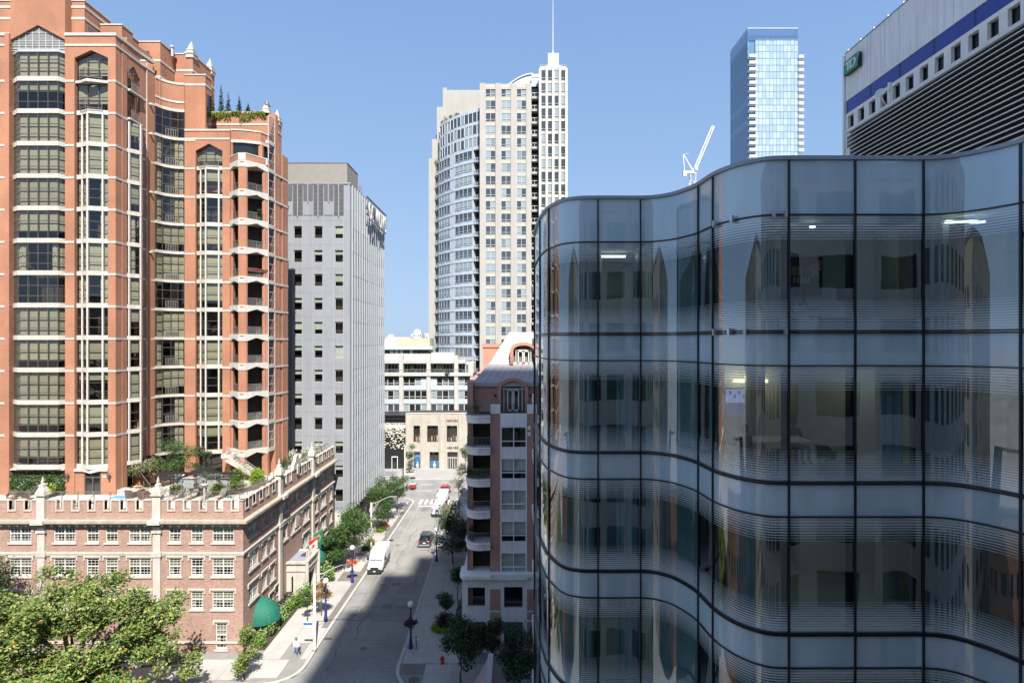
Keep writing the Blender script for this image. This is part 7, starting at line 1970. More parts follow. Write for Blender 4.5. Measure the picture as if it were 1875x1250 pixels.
for i in range(46):
    x = xa + (xb - xa) * i / 45; z = pz(x) + .06 + (.28 if not .3 < (x - xa) / (xb - xa) < .7 else .05)
    g = MB(); g.tube([(x, ya - .1, pz(x) + .07), (x, (ya + yb) / 2, z + .12), (x, yb + .1, pz(x) + .07)], .055, 4); g.build('slat', M['black_metal'], pg)
WK = pm('wicker', (.085, .04, .028), .7, var=.2, scale=8)
def wicker(loc, rz, label):
    c = thing('wicker_chair', label, 'chair', loc, 'wicker chairs on the hotel terrace', rz)
    if not WK_M:
        g = MB(); g.box(-.4, .4, -.38, .4, .06, .36); WK_M.append(g.mesh('base', WK))
        g = MB(); g.box(-.42, -.30, -.4, .3, .36, .66); WK_M.append(g.mesh('arm', WK)); g = MB(); g.box(.30, .42, -.4, .3, .36, .66); WK_M.append(g.mesh('arm', WK))
        g = MB(); g.add([(-.42, .3, .36), (.42, .3, .36), (.42, .44, .36), (-.42, .44, .36), (-.38, .4, .95), (.38, .4, .95), (.38, .54, .93), (-.38, .54, .93)], [(0, 1, 5, 4), (1, 2, 6, 5), (2, 3, 7, 6), (3, 0, 4, 7), (4, 5, 6, 7), (3, 2, 1, 0)]); WK_M.append(g.mesh('backrest', WK))
        g = MB(); g.box(-.29, .29, -.36, .29, .362, .46); WK_M.append(g.mesh('cushion', M['curtain']))
    for nm, me in zip(('base', 'arm', 'arm', 'backrest', 'cushion'), WK_M): place(nm, me, c, sub=True)
WK_M = []
for (x, y, a, lb) in ((-41.4, 61.9, 170, 'brown wicker armchair beside the blue mat with its back turned'), (-39.9, 61.6, 60, 'brown wicker armchair facing the blue mat'), (-39.0, 61.1, 80, 'brown wicker armchair nearest the pergola'), (-53.8, 61.2, 30, 'brown wicker armchair before the green leaf wall beside the lounger'), (-52.2, 60.8, -20, 'brown wicker armchair before the green leaf wall beside the finial'), (-37.4, 60.4, 120, 'brown wicker armchair at the pergola post')):
    wicker((x, y, 14), R(a), lb)
LM = {}
def lounger(loc, rz, label):
    c = thing('sun_lounger', label, 'sun lounger', loc, 'sun loungers on the hotel terrace', rz)
    if not LM:
        mt = pm('lounger_mesh', (.36, .32, .27), .8)
        LM['seat'] = MB().box(-.32, .32, -1.0, .35, .30, .34).mesh('seat', mt)
        LM['backrest'] = MB().add([(-.32, .36, .30), (.32, .36, .30), (.32, .39, .27), (-.32, .39, .27), (-.32, .85, .92), (.32, .85, .92), (.32, .9, .9), (-.32, .9, .9)], [(0, 1, 5, 4), (1, 2, 6, 5), (2, 3, 7, 6), (3, 0, 4, 7), (4, 5, 6, 7), (3, 2, 1, 0)]).mesh('backrest', mt)
        LM['leg'] = [MB().box(x - .02, x + .02, y - .02, y + .02, 0, .30).mesh('leg', M['rail_metal']) for x in (-.29, .29) for y in (-.9, .3)]
        LM['arm'] = [MB().tube([(x, -.2, .34), (x, -.15, .52), (x, .3, .52), (x, .42, .36)], .018, 4).mesh('arm', M['rail_metal']) for x in (-.34, .34)]
    place('seat', LM['seat'], c, sub=True); place('backrest', LM['backrest'], c, sub=True)
    for me in LM['leg']: place('leg', me, c, sub=True)
    for me in LM['arm']: place('arm', me, c, sub=True)
for (x, y, a, lb) in ((-44.6, 59.1, -50, 'grey sun lounger standing alone before the terrace door'), (-54.6, 59.4, -60, 'grey sun lounger before the green leaf wall'), (-36.2, 61.5, -10, 'grey sun lounger at the wicker chair end of the pergola'), (-34.7, 61.5, -8, 'grey sun lounger second under the pergola'), (-33.2, 61.5, -6, 'grey sun lounger third under the pergola'), (-31.6, 61.5, -5, 'grey sun lounger at the shrub end of the pergola')):
    lounger((x, y, 14), R(a), lb)
mtb = MB().box(-43.6, -42.0, 61.6, 62.7, 14.0, 14.09).build('blue_mat', pm('blue_mat', (.10, .32, .55), .6, var=.15, scale=4)); tag(mtb, 'light blue mat on the terrace floor beside the wicker chairs', 'mat')
g = MB(); g.box(-44.0, -39.0, 63.2, 64.4, 14.0, 14.5); pb_ = g.build('planter_wall', M['limestone']); tag(pb_, 'low pale planter wall below the sloping glass canopy', 'planter')
g = MB(); g.box(-37.2, -31.8, 63.5, 63.7, 14.0, 15.75); pw_ = g.build('white_screen_wall', M['white']); tag(pw_, 'white screen wall behind the pergola', 'wall')
g = MB(); pts = spline([(-34, 63.4), (-32, 63.0), (-30.2, 64.0), (-28.8, 67.0), (-28.9, 69.6)], 5); ribbon(g, pts, -.3, 0, 14.0, 14.45); eb = g.build('bed_edging', WK); tag(eb, 'curved brown edging of the shrub bed on the terrace', 'edging')
hl = thing('patio_heater', 'white patio heater post standing behind the terrace railing', 'heater', (-31.7, 58.6, 14))
g = MB(); g.lathe([(.3, 0), (.3, .08), (.09, .14), (.09, 1.9), (.13, 2.0)], n=10); place('post', g.mesh('post', M['frame_grey']), hl, sub=True)
g = MB(); g.lathe([(.14, 2.0), (.34, 2.25), (.36, 2.3), (.05, 2.34)], n=12); place('hood', g.mesh('hood', M['frame_grey']), hl, sub=True)
# sloping glass canopy beside the tower pier
cn = thing('glass_canopy', 'sloping brown framed glass canopy against the tower pier on the terrace', 'canopy', (-43, 65, 14))
g = MB()
for i in range(5):
    y = 64.2 + i * 1.15; g.tube([(-43.7, y + 1.2, 17.3), (-40.6, y - .2, 14.7)], .05, 4)
g.tube([(-43.7, 65.4, 17.3), (-43.7, 70.0, 17.3)], .05, 4); g.tube([(-40.6, 64.0, 14.7), (-40.6, 68.6, 14.7)], .05, 4); g.tube([(-40.6, 64.0, 14.0), (-40.6, 64.0, 14.7)], .05, 4); g.tube([(-43.6, 65.4, 14.0), (-43.6, 65.4, 17.3)], .05, 4)
g.build('canopy_frame', M['frame_brown'], cn)
g = MB(); g.quad((-43.7, 65.4, 17.32), (-40.6, 64.0, 14.72), (-40.6, 68.6, 14.72), (-43.7, 70.0, 17.32)); g.build('canopy_glass', glass('smoked', (.35, .28, .24), .05), cn)
# stairs down from the first balcony
stt = thing('balcony_stair', 'pale stair with metal railing from the tower balcony down to the terrace', 'stair', (-33, 68.5, 14))
A, B = Vector((-35.2, 70.4, 17.2)), Vector((-29.9, 69.2, 14.0))
for i in range(14):
    p = A.lerp(B, i / 14); q = A.lerp(B, (i + 1) / 14); g = MB(); g.add([(p.x, p.y - .6, p.z - .5), (q.x, q.y - .6, p.z - .5), (q.x, q.y + .6, p.z - .5), (p.x, p.y + .6, p.z - .5), (p.x, p.y - .6, p.z), (q.x, q.y - .6, p.z), (q.x, q.y + .6, p.z), (p.x, p.y + .6, p.z)], [(0, 1, 5, 4), (1, 2, 6, 5), (2, 3, 7, 6), (3, 0, 4, 7), (4, 5, 6, 7), (3, 2, 1, 0)]); g.build('step', M['limestone_old'], stt)
g = MB(); f_ = [A + Vector((0, -.65, -.4)), B + Vector((0, -.65, 0))]; g.add([tuple(f_[0] + Vector((0, 0, -.5))), tuple(f_[1] + Vector((0, 0, -.1))), tuple(f_[1] + Vector((0, 0, .2))), tuple(f_[0] + Vector((0, 0, .5)))], [(0, 1, 2, 3)]); g.build('stringer', M['limestone_old'], stt)
g = MB()
for dz in (.35, .6, .85, 1.1): g.tube([A + Vector((0, -.62, dz)), B + Vector((0, -.62, dz))], .022, 4)
for i in range(9): p = A.lerp(B, i / 8); g.tube([p + Vector((0, -.62, -.1)), p + Vector((0, -.62, 1.1))], .025, 4)
g.build('stair_railing', M['rail_metal'], stt)
g = MB(); g.box(-35.6, -34.0, 69.6, 71.0, 16.7, 17.2); g.build('landing', M['limestone'], stt)

# ------------------------------------------------------------------ street furniture
BLUE = pm('lamp_blue', (.025, .03, .20), .4, var=.1)
GLOBE = pm('lamp_globe', (.70, .72, .72), .25, var=.03)
def blue_lamp(loc, label, basket):
    t_ = thing('globe_lamp', label, 'street lamp', loc, 'blue globe lamps along the street')
    g = MB(); g.lathe([(.22, 0), (.22, .3), (.17, .5), (.14, .9), (.10, 1.4), (.07, 4.0), (.12, 4.05), (.12, 4.15)], n=10); place('post', g.mesh('post', BLUE, True), t_, sub=True)
    g = MB(); g.ball((0, 0, 4.45), .32, 14, 9); place('globe', g.mesh('globe', GLOBE, True), t_, sub=True)
    if basket:
        rs = random.Random(len(basket)); g = MB(); cloud(g, [(math.cos(a) * .42, math.sin(a) * .42, 2.65 - (a % 2) * .2, .32, .32, .3) for a in range(6)], 700, .16, rs); place('flower_basket', g.mesh('flower_basket', LG[basket]), t_, sub=True)
        g = MB(); g.tube([(-.5, 0, 2.5), (.5, 0, 2.5)], .025); place('basket_arm', g.mesh('basket_arm', BLUE), t_, sub=True)
blue_lamp((-10.2, 57.3, .12), 'blue globe lamp with maroon flower basket beside the leaning bicycle', 'maroon')
blue_lamp((-20.6, 62.9, .12), 'blue globe lamp half hidden by the orange tinged tree', None)
blue_lamp((-20.5, 73.0, .12), 'blue globe lamp with red and orange flower basket before the parked van', 'red_fl')
blue_lamp((-10.6, 80.0, .12), 'blue globe lamp under the dark round pavement tree', None)
POLE = pm('pole_grey', (.45, .43, .40), .7, var=.08)
def cobra(loc, label, h, reach, sgn=1, sign=None):
    t_ = thing('cobra_lamp', label, 'street lamp', loc, 'grey street lights with long curved arms')
    g = MB(); g.lathe([(.22, 0), (.2, .3), (.16, .35), (.11, h)], n=9); place('post', g.mesh('post', POLE, True), t_, sub=True)
    g = MB(); g.tube([(0, 0, h - .1), (reach * .25, 0, h - .02), (reach * .6, 0, h + .55), (reach * .85, 0, h + .85), (reach, 0, h + .85)], .05, 6); g.tube([(0, 0, h - 1.3), (reach * .4, 0, h + .2)], .035, 5); place('arm', g.mesh('arm', POLE), t_, sub=True)
    g = MB(); g.box(reach - .15, reach + .5, -.14, .14, h + .74, h + .9); g.lathe([(.15, 0), (.13, .14)], (reach + .2, 0, h + .62), 8); place('lamp_head', g.mesh('lamp_head', M['alu']), t_, sub=True)
    return t_
cb = cobra((-19.75, 56.9, .12), 'tall grey street light carrying the blue street sign at the corner', 7.7, 3.2)
s_ = thing('street_sign', 'blue and white street name plate on the corner lamp post', 'sign', (-20.3, 56.75, 2.75))
g = MB(); g.box(-.55, .42, -.03, .0, -.05, .36); place('plate', g.mesh('plate', M['white']), s_, sub=True)
g = MB(); g.box(-.5, .38, -.045, -.031, .02, .24); place('blue_panel', g.mesh('blue_panel', pm('sign_blue', (.03, .12, .45), .5)), s_, sub=True)
cobra((-20.3, 82.0, .12), 'tall grey street light between the planting beds', 7.7, 3.2)
cobra((-21.6, 114.6, .12), 'grey street light at the avenue crossing', 7.0, 2.8)
cobra((PX(741, 129), 129.2, .12), 'thin grey street light before the black boutique', 7.2, 3.0)
ns = thing('no_entry_sign', 'round red no entry sign on a thin post by the bare tree', 'sign', (-9.6, 107.5, .12))
g = MB(); g.tube([(0, 0, 0), (0, 0, 2.9)], .035); place('post', g.mesh('post', M['alu']), ns, sub=True)
g = MB(); g.lathe([(.38, 0), (.38, .02)], n=18); g.v = [(x, -.06 - z, 2.65 + y) for x, y, z in g.v]; place('disc', g.mesh('disc', pm('sign_red', (.55, .03, .03), .5)), ns, sub=True)
g = MB(); g.box(-.26, .26, -.1, -.085, 2.58, 2.72); place('bar', g.mesh('bar', M['white']), ns, sub=True)
hy = thing('fire_hydrant', 'small red hydrant beside the dark corner tree', 'hydrant', (-6.7, 54.6, .13))
g = MB(); g.lathe([(.2, 0), (.2, .06), (.13, .1), (.13, .55), (.17, .58), (.12, .7), (.04, .78)], n=10); g.tube([(-.24, 0, .42), (.24, 0, .42)], .07, 8); place('barrel', g.mesh('barrel', pm('hydrant_red', (.5, .03, .02), .45), True), hy, sub=True)
# flags on the hotel front
def flag(loc, label, kind, rz, droop):
    t_ = thing('flag', label, 'flag', loc, None, rz)
    g = MB(); g.tube([(0, 0, 0), (2.3, 0, 1.5)], .035, 6); g.ball((2.33, 0, 1.52), .07); place('pole', g.mesh('pole', POLE), t_, sub=True)
    W_, H_ = 1.1, 2.0; nx, ny = 12, 16
    def pt(i, j):
        s_, d = i / nx, j / ny; x = .8 + 1.45 * s_; z = .52 + .95 * s_ - H_ * d
        return (x + .12 * math.sin(d * 3 + s_ * 4), .14 * math.sin(s_ * 9 + d * 2.2) * (.4 + d), z)
    mats = {'red': pm('flag_red', (.55, .02, .02), .8), 'white': M['white'], 'green': pm('flag_green', (.03, .16, .07), .8), 'blue': pm('flag_blue', (.03, .04, .16), .8), 'gold': pm('flag_gold', (.45, .36, .12), .8)}
    out = {}
    leafp = [(.5, .30), (.46, .38), (.40, .36), (.42, .46), (.34, .42), (.32, .48), (.26, .47), (.36, .58), (.34, .62), (.48, .61), (.48, .70), (.52, .70), (.52, .61), (.66, .62), (.64, .58), (.74, .47), (.68, .48), (.66, .42), (.58, .46), (.60, .36), (.54, .38)]
    def in_leaf(x, y):
        c = False; j = len(leafp) - 1
        for i in range(len(leafp)):
            (xi, yi), (xj, yj) = leafp[i], leafp[j]
            if (yi > y) != (yj > y) and x < (xj - xi) * (y - yi) / (yj - yi) + xi: c = not c
            j = i
        return c
    sub_ = 3
    NX, NY = nx * sub_, ny * sub_
    def ptf(i, j): return pt(i / sub_, j / sub_)
    for i in range(NX):
        for j in range(NY):
            s_, d = (i + .5) / NX, (j + .5) / NY
            if kind == 'maple': c = 'red' if d < .25 or d > .75 or in_leaf(s_, d) else 'white'
            elif kind == 'stars': c = 'blue' if (d < .4 and s_ < .54) else ('red' if int(s_ * 13) % 2 == 0 else 'white'); c = 'white' if (c == 'blue' and (i % 4 == 1 and j % 4 == 1)) else c
            else: c = 'gold' if (s_ - .5) ** 2 + (d - .5) ** 2 * 1.2 < .05 and (s_ - .5) ** 2 + (d - .5) ** 2 * 1.2 > .025 else 'green'
            out.setdefault(c, MB()).quad(ptf(i, j), ptf(i + 1, j), ptf(i + 1, j + 1), ptf(i, j + 1))
    for c, mb in out.items(): place({'red': 'red_cloth', 'white': 'white_cloth', 'green': 'green_cloth', 'blue': 'blue_cloth', 'gold': 'gold_emblem'}[c], mb.mesh('cloth', mats[c]), t_, sub=True)
flag((HX + .1, 72.6, 5.0), 'red and white flag with a maple leaf hanging from the hotel front', 'maple', R(-14), 0)
flag((HX + .1, 74.4, 5.3), 'green flag with a gold emblem hanging from the hotel front', 'crest', R(-10), 0)
flag((HX + .1, 69.8, 4.4), 'red and white striped flag with a blue starred corner above the stone porch', 'stars', R(-10), 0)

# ------------------------------------------------------------------ vehicles (built along +y, nose at -y)
TYRE = pm('tyre', (.02, .02, .02), .85); RIM = pm('rim', (.35, .36, .37), .35, metal=.8); CARGLASS = darkglass('car_glass', (.01, .013, .015), (.02, .03, .035), .5, .03, 1.0)
REDL = pm('tail_red', (.45, .01, .01), .25); HEADL = pm('headlight', (.6, .62, .62), .15); PLATE = M['white']; TRIM = pm('black_trim', (.025, .025, .027), .6)
def ring(w_, z0, z1, y, ch=.12, top=.0):
    """a rounded cross-section: half width w_, sill z0, roof z1"""
    return [(-w_, y, z0 + ch), (-w_ + ch * .5, y, z0), (w_ - ch * .5, y, z0), (w_, y, z0 + ch), (w_, y, z1 - ch - top), (w_ - ch * .8 - top * .4, y, z1), (-w_ + ch * .8 + top * .4, y, z1), (-w_, y, z1 - ch - top)]
def wheel(par, x, y, r, w_=.22):
    g = MB(); g.lathe([(r * .62, -w_ / 2), (r * .95, -w_ / 2), (r, -w_ / 4), (r, w_ / 4), (r * .95, w_ / 2), (r * .62, w_ / 2)], n=18); g.v = [(x + c, y + a, r + b) for a, b, c in g.v]
    o = place('wheel', g.mesh('wheel', TYRE, True), par, sub=True)
    g = MB(); g.lathe([(r * .1, -w_ * .42), (r * .62, -w_ * .34), (r * .62, w_ * .34), (r * .1, w_ * .42)], n=14); g.v = [(x + c, y + a, r + b) for a, b, c in g.v]; place('rim', g.mesh('rim', RIM), o, sub=True)
def bx(par, name, mat, *a): g = MB(); g.box(*a); return place(name, g.mesh(name, mat), par, sub=True)
def poly(par, name, mat, pts): g = MB(); g.add(pts, [tuple(range(len(pts)))]); return place(name, g.mesh(name, mat), par, sub=True)
def van(loc, rz, label, paint, L=5.95, H=2.55, W_=2.02, group=None, stripe=None):
    v = thing('delivery_van', label, 'van', loc, group, rz); h = W_ / 2
    g = MB(); g.loft([ring(h * .86, .42, .78, -L / 2, .1), ring(h * .95, .36, 1.02, -L / 2 + .12, .12), ring(h * .98, .32, 1.28, -L / 2 + .75, .12), ring(h, .32, 1.42, -L / 2 + 1.0, .12)]); g.loft([ring(h * .98, .32, 1.44, -L / 2 + 1.0, .14, .05), ring(h * .97, .32, 2.28, -L / 2 + 1.55, .14, .08), ring(h, .32, H - .03, -L / 2 + 2.1, .14, .08), ring(h, .32, H, -L / 2 + 2.6, .14, .08), ring(h, .32, H, L / 2 - .25, .14, .08), ring(h * .98, .36, H - .06, L / 2 - .03, .14, .08), ring(h * .95, .4, H - .12, L / 2, .14, .08)]); place('body', g.mesh('body', paint, True), v, sub=True)
    y0, y1 = -L / 2 + 1.03, -L / 2 + 1.58
    poly(v, 'windscreen', CARGLASS, [(-h * .84, y0 - .02, 1.47), (h * .84, y0 - .02, 1.47), (h * .76, y1 - .03, 2.20), (-h * .76, y1 - .03, 2.20)])
    for s_ in (-1, 1):
        poly(v, 'side_window', CARGLASS, [(s_ * (h + .012), y0 + .35, 1.45), (s_ * (h + .012), y0 + 1.35, 1.45), (s_ * (h + .012), y0 + 1.35, 2.1), (s_ * (h + .012), y0 + .75, 2.1)])
        bx(v, 'headlight', HEADL, s_ * h * .78 - .16, s_ * h * .78 + .16, -L / 2 + .02, -L / 2 + .2, .82, 1.08)
        bx(v, 'tail_light', REDL, s_ * h * .88 - .08, s_ * h * .88 + .08, L / 2 - .02, L / 2 + .02, 1.0, 1.6)
        bx(v, 'mirror', TRIM, s_ * (h + .04), s_ * (h + .3), y0 + .3, y0 + .45, 1.45, 1.85)
        bx(v, 'rubbing_strip', TRIM, s_ * (h + .003), s_ * (h + .03), -L / 2 + 1.4, L / 2 - .3, .62, .78)
    bx(v, 'front_bumper', TRIM, -h * .93, h * .93, -L / 2 - .07, -L / 2 + .25, .25, .72); bx(v, 'grille', TRIM, -h * .55, h * .55, -L / 2 - .02, -L / 2 + .1, .74, .98)
    bx(v, 'rear_bumper', TRIM, -h * .93, h * .93, L / 2 - .1, L / 2 + .08, .3, .58); bx(v, 'number_plate', PLATE, -.16, .16, -L / 2 - .09, -L / 2 - .071, .42, .54)
    bx(v, 'rear_plate', PLATE, -.16, .16, L / 2 + .005, L / 2 + .03, .75, .88)
    for s_ in (-1, 1): poly(v, 'rear_window', CARGLASS, [(s_ * .08, L / 2 + .004, 1.5), (s_ * h * .78, L / 2 + .004, 1.5), (s_ * h * .74, L / 2 - .03, 2.15), (s_ * .08, L / 2 - .03, 2.15)])
    if stripe: bx(v, 'door_stripe', stripe, -.34, .34, L / 2 + .006, L / 2 + .02, .6, 1.4)
    for y in (-L / 2 + 1.0, L / 2 - 1.15):
        for s_ in (-1, 1): wheel(v, s_ * (h - .12), y, .34)
    return v
def suv(loc, rz, label, paint, L=4.6, H=1.68, W_=1.86):
    v = thing('parked_car' if False else 'suv_car', label, 'car', loc, None, rz); h = W_ / 2
    g = MB(); g.loft([ring(h * .82, .32, .72, -L / 2, .1), ring(h * .95, .25, .92, -L / 2 + .2, .12), ring(h, .24, 1.02, -L / 2 + 1.1, .12), ring(h, .24, 1.04, 0, .12), ring(h, .24, 1.06, L / 2 - .5, .12), ring(h * .97, .27, 1.04, L / 2 - .08, .12), ring(h * .9, .34, .95, L / 2, .12)]); place('body', g.mesh('body', paint, True), v, sub=True)
    g = MB(); g.loft([ring(h * .94, .95, 1.06, -L / 2 + 1.05, .04), ring(h * .86, .95, H - .12, -L / 2 + 1.75, .08, .06), ring(h * .84, .95, H, -L / 2 + 2.2, .1, .08), ring(h * .83, .95, H, L / 2 - 1.0, .1, .08), ring(h * .80, .95, H - .1, L / 2 - .5, .1, .06), ring(h * .86, .95, 1.1, L / 2 - .1, .05)]); place('cabin', g.mesh('cabin', CARGLASS, True), v, sub=True)
    bx(v, 'roof_panel', paint, -h * .68, h * .68, -L / 2 + 1.95, L / 2 - .62, H - .012, H + .02)
    for s_ in (-1, 1):
        g = MB()
        for y in (-L / 2 + 2.0, -.0 + .3, L / 2 - .75): g.add([(s_ * h * .93, y, 1.0), (s_ * h * .93, y + .1, 1.0), (s_ * h * .865, y + .1, H - .14), (s_ * h * .865, y, H - .14)], [(0, 1, 2, 3)])
        place('pillar', g.mesh('pillar', paint), v, sub=True)
        bx(v, 'roof_rail', M['alu'], s_ * h * .72 - .02, s_ * h * .72 + .02, -L / 2 + 2.0, L / 2 - .8, H + .022, H + .06)
        bx(v, 'headlight', HEADL, s_ * h * .72 - .18, s_ * h * .72 + .18, -L / 2 + .0, -L / 2 + .14, .66, .84)
        bx(v, 'tail_light', REDL, s_ * h * .76 - .15, s_ * h * .76 + .15, L / 2 - .05, L / 2 + .015, .78, .98)
        bx(v, 'mirror', paint, s_ * (h - .02), s_ * (h + .2), -L / 2 + 1.6, -L / 2 + 1.75, 1.0, 1.16)
    bx(v, 'rear_bumper', M['alu'], -h * .88, h * .88, L / 2 - .1, L / 2 + .06, .3, .5); bx(v, 'front_bumper', TRIM, -h * .85, h * .85, -L / 2 - .05, -L / 2 + .1, .26, .5); bx(v, 'number_plate', PLATE, -.2, .2, L / 2 + .012, L / 2 + .03, .66, .8)
    for y in (-L / 2 + .9, L / 2 - .9):
        for s_ in (-1, 1): wheel(v, s_ * (h - .12), y, .35)
    return v
def paint(name, c, rough=.18): m_ = pm(name, c, rough, var=.04, fine=.02); return m_
WP = paint('van_white', (.66, .67, .67), .25)
van((-18.35, 78.6, 0), R(1), 'white delivery van parked at the kerb with its nose towards the corner', WP)
van((-13.2, 103.0, 0), R(180), 'silver white van with dark blue rear door stripe driving away', paint('van_silver', (.55, .56, .57), .3), 5.4, 2.1, 1.96, stripe=pm('stripe_blue', (.03, .05, .2), .4))
van((-13.3, 110.2, 0), R(180), 'plain white van waiting at the crosswalk behind the red car', WP, 5.3, 2.2, 1.96)
suv((-13.2, 87.8, 0), R(180), 'dark grey car driving away past the round tree', paint('paint_dark', (.035, .035, .045)))
suv((-13.7, 116.6, 0), R(180), 'red car crossing the avenue ahead of the vans', paint('paint_red', (.38, .015, .012)))
# bicycles
def bicycle(loc, rz, label, lean=0., group=None):
    b = thing('bicycle', label, 'bicycle', loc, group, rz)
    for y in (-.52, .52):
        g = MB(); g.tube([(0, y + .33 * math.cos(R(a)), .34 + .33 * math.sin(R(a))) for a in range(0, 361, 20)], .02, 5, cap=False); o = place('wheel', g.mesh('wheel', TYRE), b, sub=True)
        g = MB()
        for a in range(0, 180, 30): g.tube([(0, y - .32 * math.cos(R(a)), .34 - .32 * math.sin(R(a))), (0, y + .32 * math.cos(R(a)), .34 + .32 * math.sin(R(a)))], .005, 3)
        place('spoke', g.mesh('spoke', M['alu']), o, sub=True)
    g = MB()
    for p, q in (((0, -.05, .3), (0, .15, .82)), ((0, -.05, .3), (0, -.36, .82)), ((0, .15, .82), (0, -.36, .82)), ((0, .15, .75), (0, .52, .34)), ((0, -.05, .3), (0, .52, .34)), ((0, -.36, .95), (0, -.52, .34))): g.tube([p, q], .022, 5)
    place('frame', g.mesh('frame', M['black_metal']), b, sub=True)
    g = MB(); g.tube([(-.28, -.40, .98), (0, -.36, .96), (.28, -.40, .98)], .018, 5); place('handlebar', g.mesh('handlebar', M['alu']), b, sub=True)
    g = MB(); g.box(-.07, .07, .05, .3, .88, .93); g.tube([(0, .17, .8), (0, .17, .9)], .015); place('saddle', g.mesh('saddle', TRIM), b, sub=True)
bicycle((-9.7, 57.6, .13), R(12), 'dark bicycle leaning by the blue lamp with the maroon basket')
for i in range(3): bicycle((PX(706 + i * 7, 131), 131.4, .13), R(80 + i * 9), ('first', 'second', 'third')[i] + ' dark bicycle from the grey office end, before the black boutique', group='bicycles before the black boutique')
# red cargo trike at the crossing
ct = thing('cargo_trike', 'red and white cargo trike with dark umbrella at the avenue crossing', 'trike', (-21.2, 119.5, 0), rz=R(70))
bx(ct, 'cargo_box', pm('trike_red', (.5, .03, .03), .4), -.5, .5, -1.0, .1, .45, 1.15); bx(ct, 'box_lid', M['white'], -.54, .54, -1.04, .14, 1.151, 1.25)
g = MB(); g.tube([(0, .1, .5), (0, .9, .5), (0, 1.0, 1.0)], .04); g.box(-.1, .1, .75, 1.05, 1.0, 1.08); place('frame', g.mesh('frame', M['black_metal']), ct, sub=True)
for x, y in ((-.55, -.5), (.55, -.5), (0, 1.2)): wheel(ct, x, y, .32, .08)
g = MB(); g.tube([(0, -.3, 1.25), (0, -.3, 2.5)], .02); g.lathe([(.75, 0), (.5, .22), (.02, .32)], (0, -.3, 2.3), 10); place('umbrella', g.mesh('umbrella', TRIM), ct, sub=True)
# ------------------------------------------------------------------ people: one skinned body each, hair and clothes as parts
def skinned(verts, edges, radii, mat, name, par, lev=2):
    me = bpy.data.meshes.new(name); me.from_pydata(verts, edges, []); o = bpy.data.objects.new(name, me); col.objects.link(o)
    md = o.modifiers.new('skin', 'SKIN'); md.use_smooth_shade = True
    sd = o.modifiers.new('sub', 'SUBSURF'); sd.levels = lev; sd.render_levels = lev
    for i, r in enumerate(radii): me.skin_vertices[0].data[i].radius = (r, r) if not isinstance(r, tuple) else r
    me.skin_vertices[0].data[0].use_root = True
    bpy.context.view_layer.update()
    m2 = bpy.data.meshes.new_from_object(o.evaluated_get(bpy.context.evaluated_depsgraph_get()))
    bpy.data.objects.remove(o); bpy.data.meshes.remove(me)
    m2.materials.clear(); m2.materials.append(mat)
    for p in m2.polygons: p.use_smooth = True
    return place(name, m2, par, sub=True)
def bodymat(name, skin, top, legs, shoe, zs, zl, zt_, sleeve):
    """skin, shirt, trousers and shoes by height on the one body mesh"""
    m, t, out = nodes(name); b = N(t, 'ShaderNodeBsdfPrincipled'); b.inputs['Roughness'].default_value = .8
    tc = t.nodes.new('ShaderNodeTexCoord'); sx = N(t, 'ShaderNodeSeparateXYZ'); t.links.new(tc.outputs['Object'], sx.inputs[0]); z = sx.outputs[2]
    c = mixc(t, math_(t, 'GREATER_THAN', z, zs), shoe, legs); c = mixc(t, math_(t, 'GREATER_THAN', z, zl), c, top); c = mixc(t, math_(t, 'GREATER_THAN', z, zt_), c, skin)
    if sleeve:
        ax = math_(t, 'ABSOLUTE', sx.outputs[0]); hand = math_(t, 'MULTIPLY', math_(t, 'GREATER_THAN', ax, .2), math_(t, 'LESS_THAN', z, sleeve)); c = mixc(t, hand, c, skin)
    t.links.new(c, b.inputs['Base Color']); t.links.new(b.outputs[0], out.inputs[0]); return m
wk = thing('person', 'person in white shirt and blue jeans walking with a dark shoulder bag', 'person', (-21.2, 55.9, .135), None, R(8))
V = [(0, 0, .93), (0, .01, 1.15), (0, .02, 1.38), (0, .02, 1.48), (0, .02, 1.56), (0, .0, 1.68), (.17, .02, 1.40), (.24, .04, 1.13), (.27, -.05, .90), (-.17, .02, 1.40), (-.24, .0, 1.13), (-.25, -.1, .92), (.09, .0, .88), (.10, -.16, .50), (.10, .02, .10), (.10, -.12, .05), (-.09, 0, .88), (-.10, .12, .50), (-.10, .36, .16), (-.10, .26, .06)]
E = [(0, 1), (1, 2), (2, 3), (3, 4), (4, 5), (2, 6), (6, 7), (7, 8), (2, 9), (9, 10), (10, 11), (0, 12), (12, 13), (13, 14), (14, 15), (0, 16), (16, 17), (17, 18), (18, 19)]
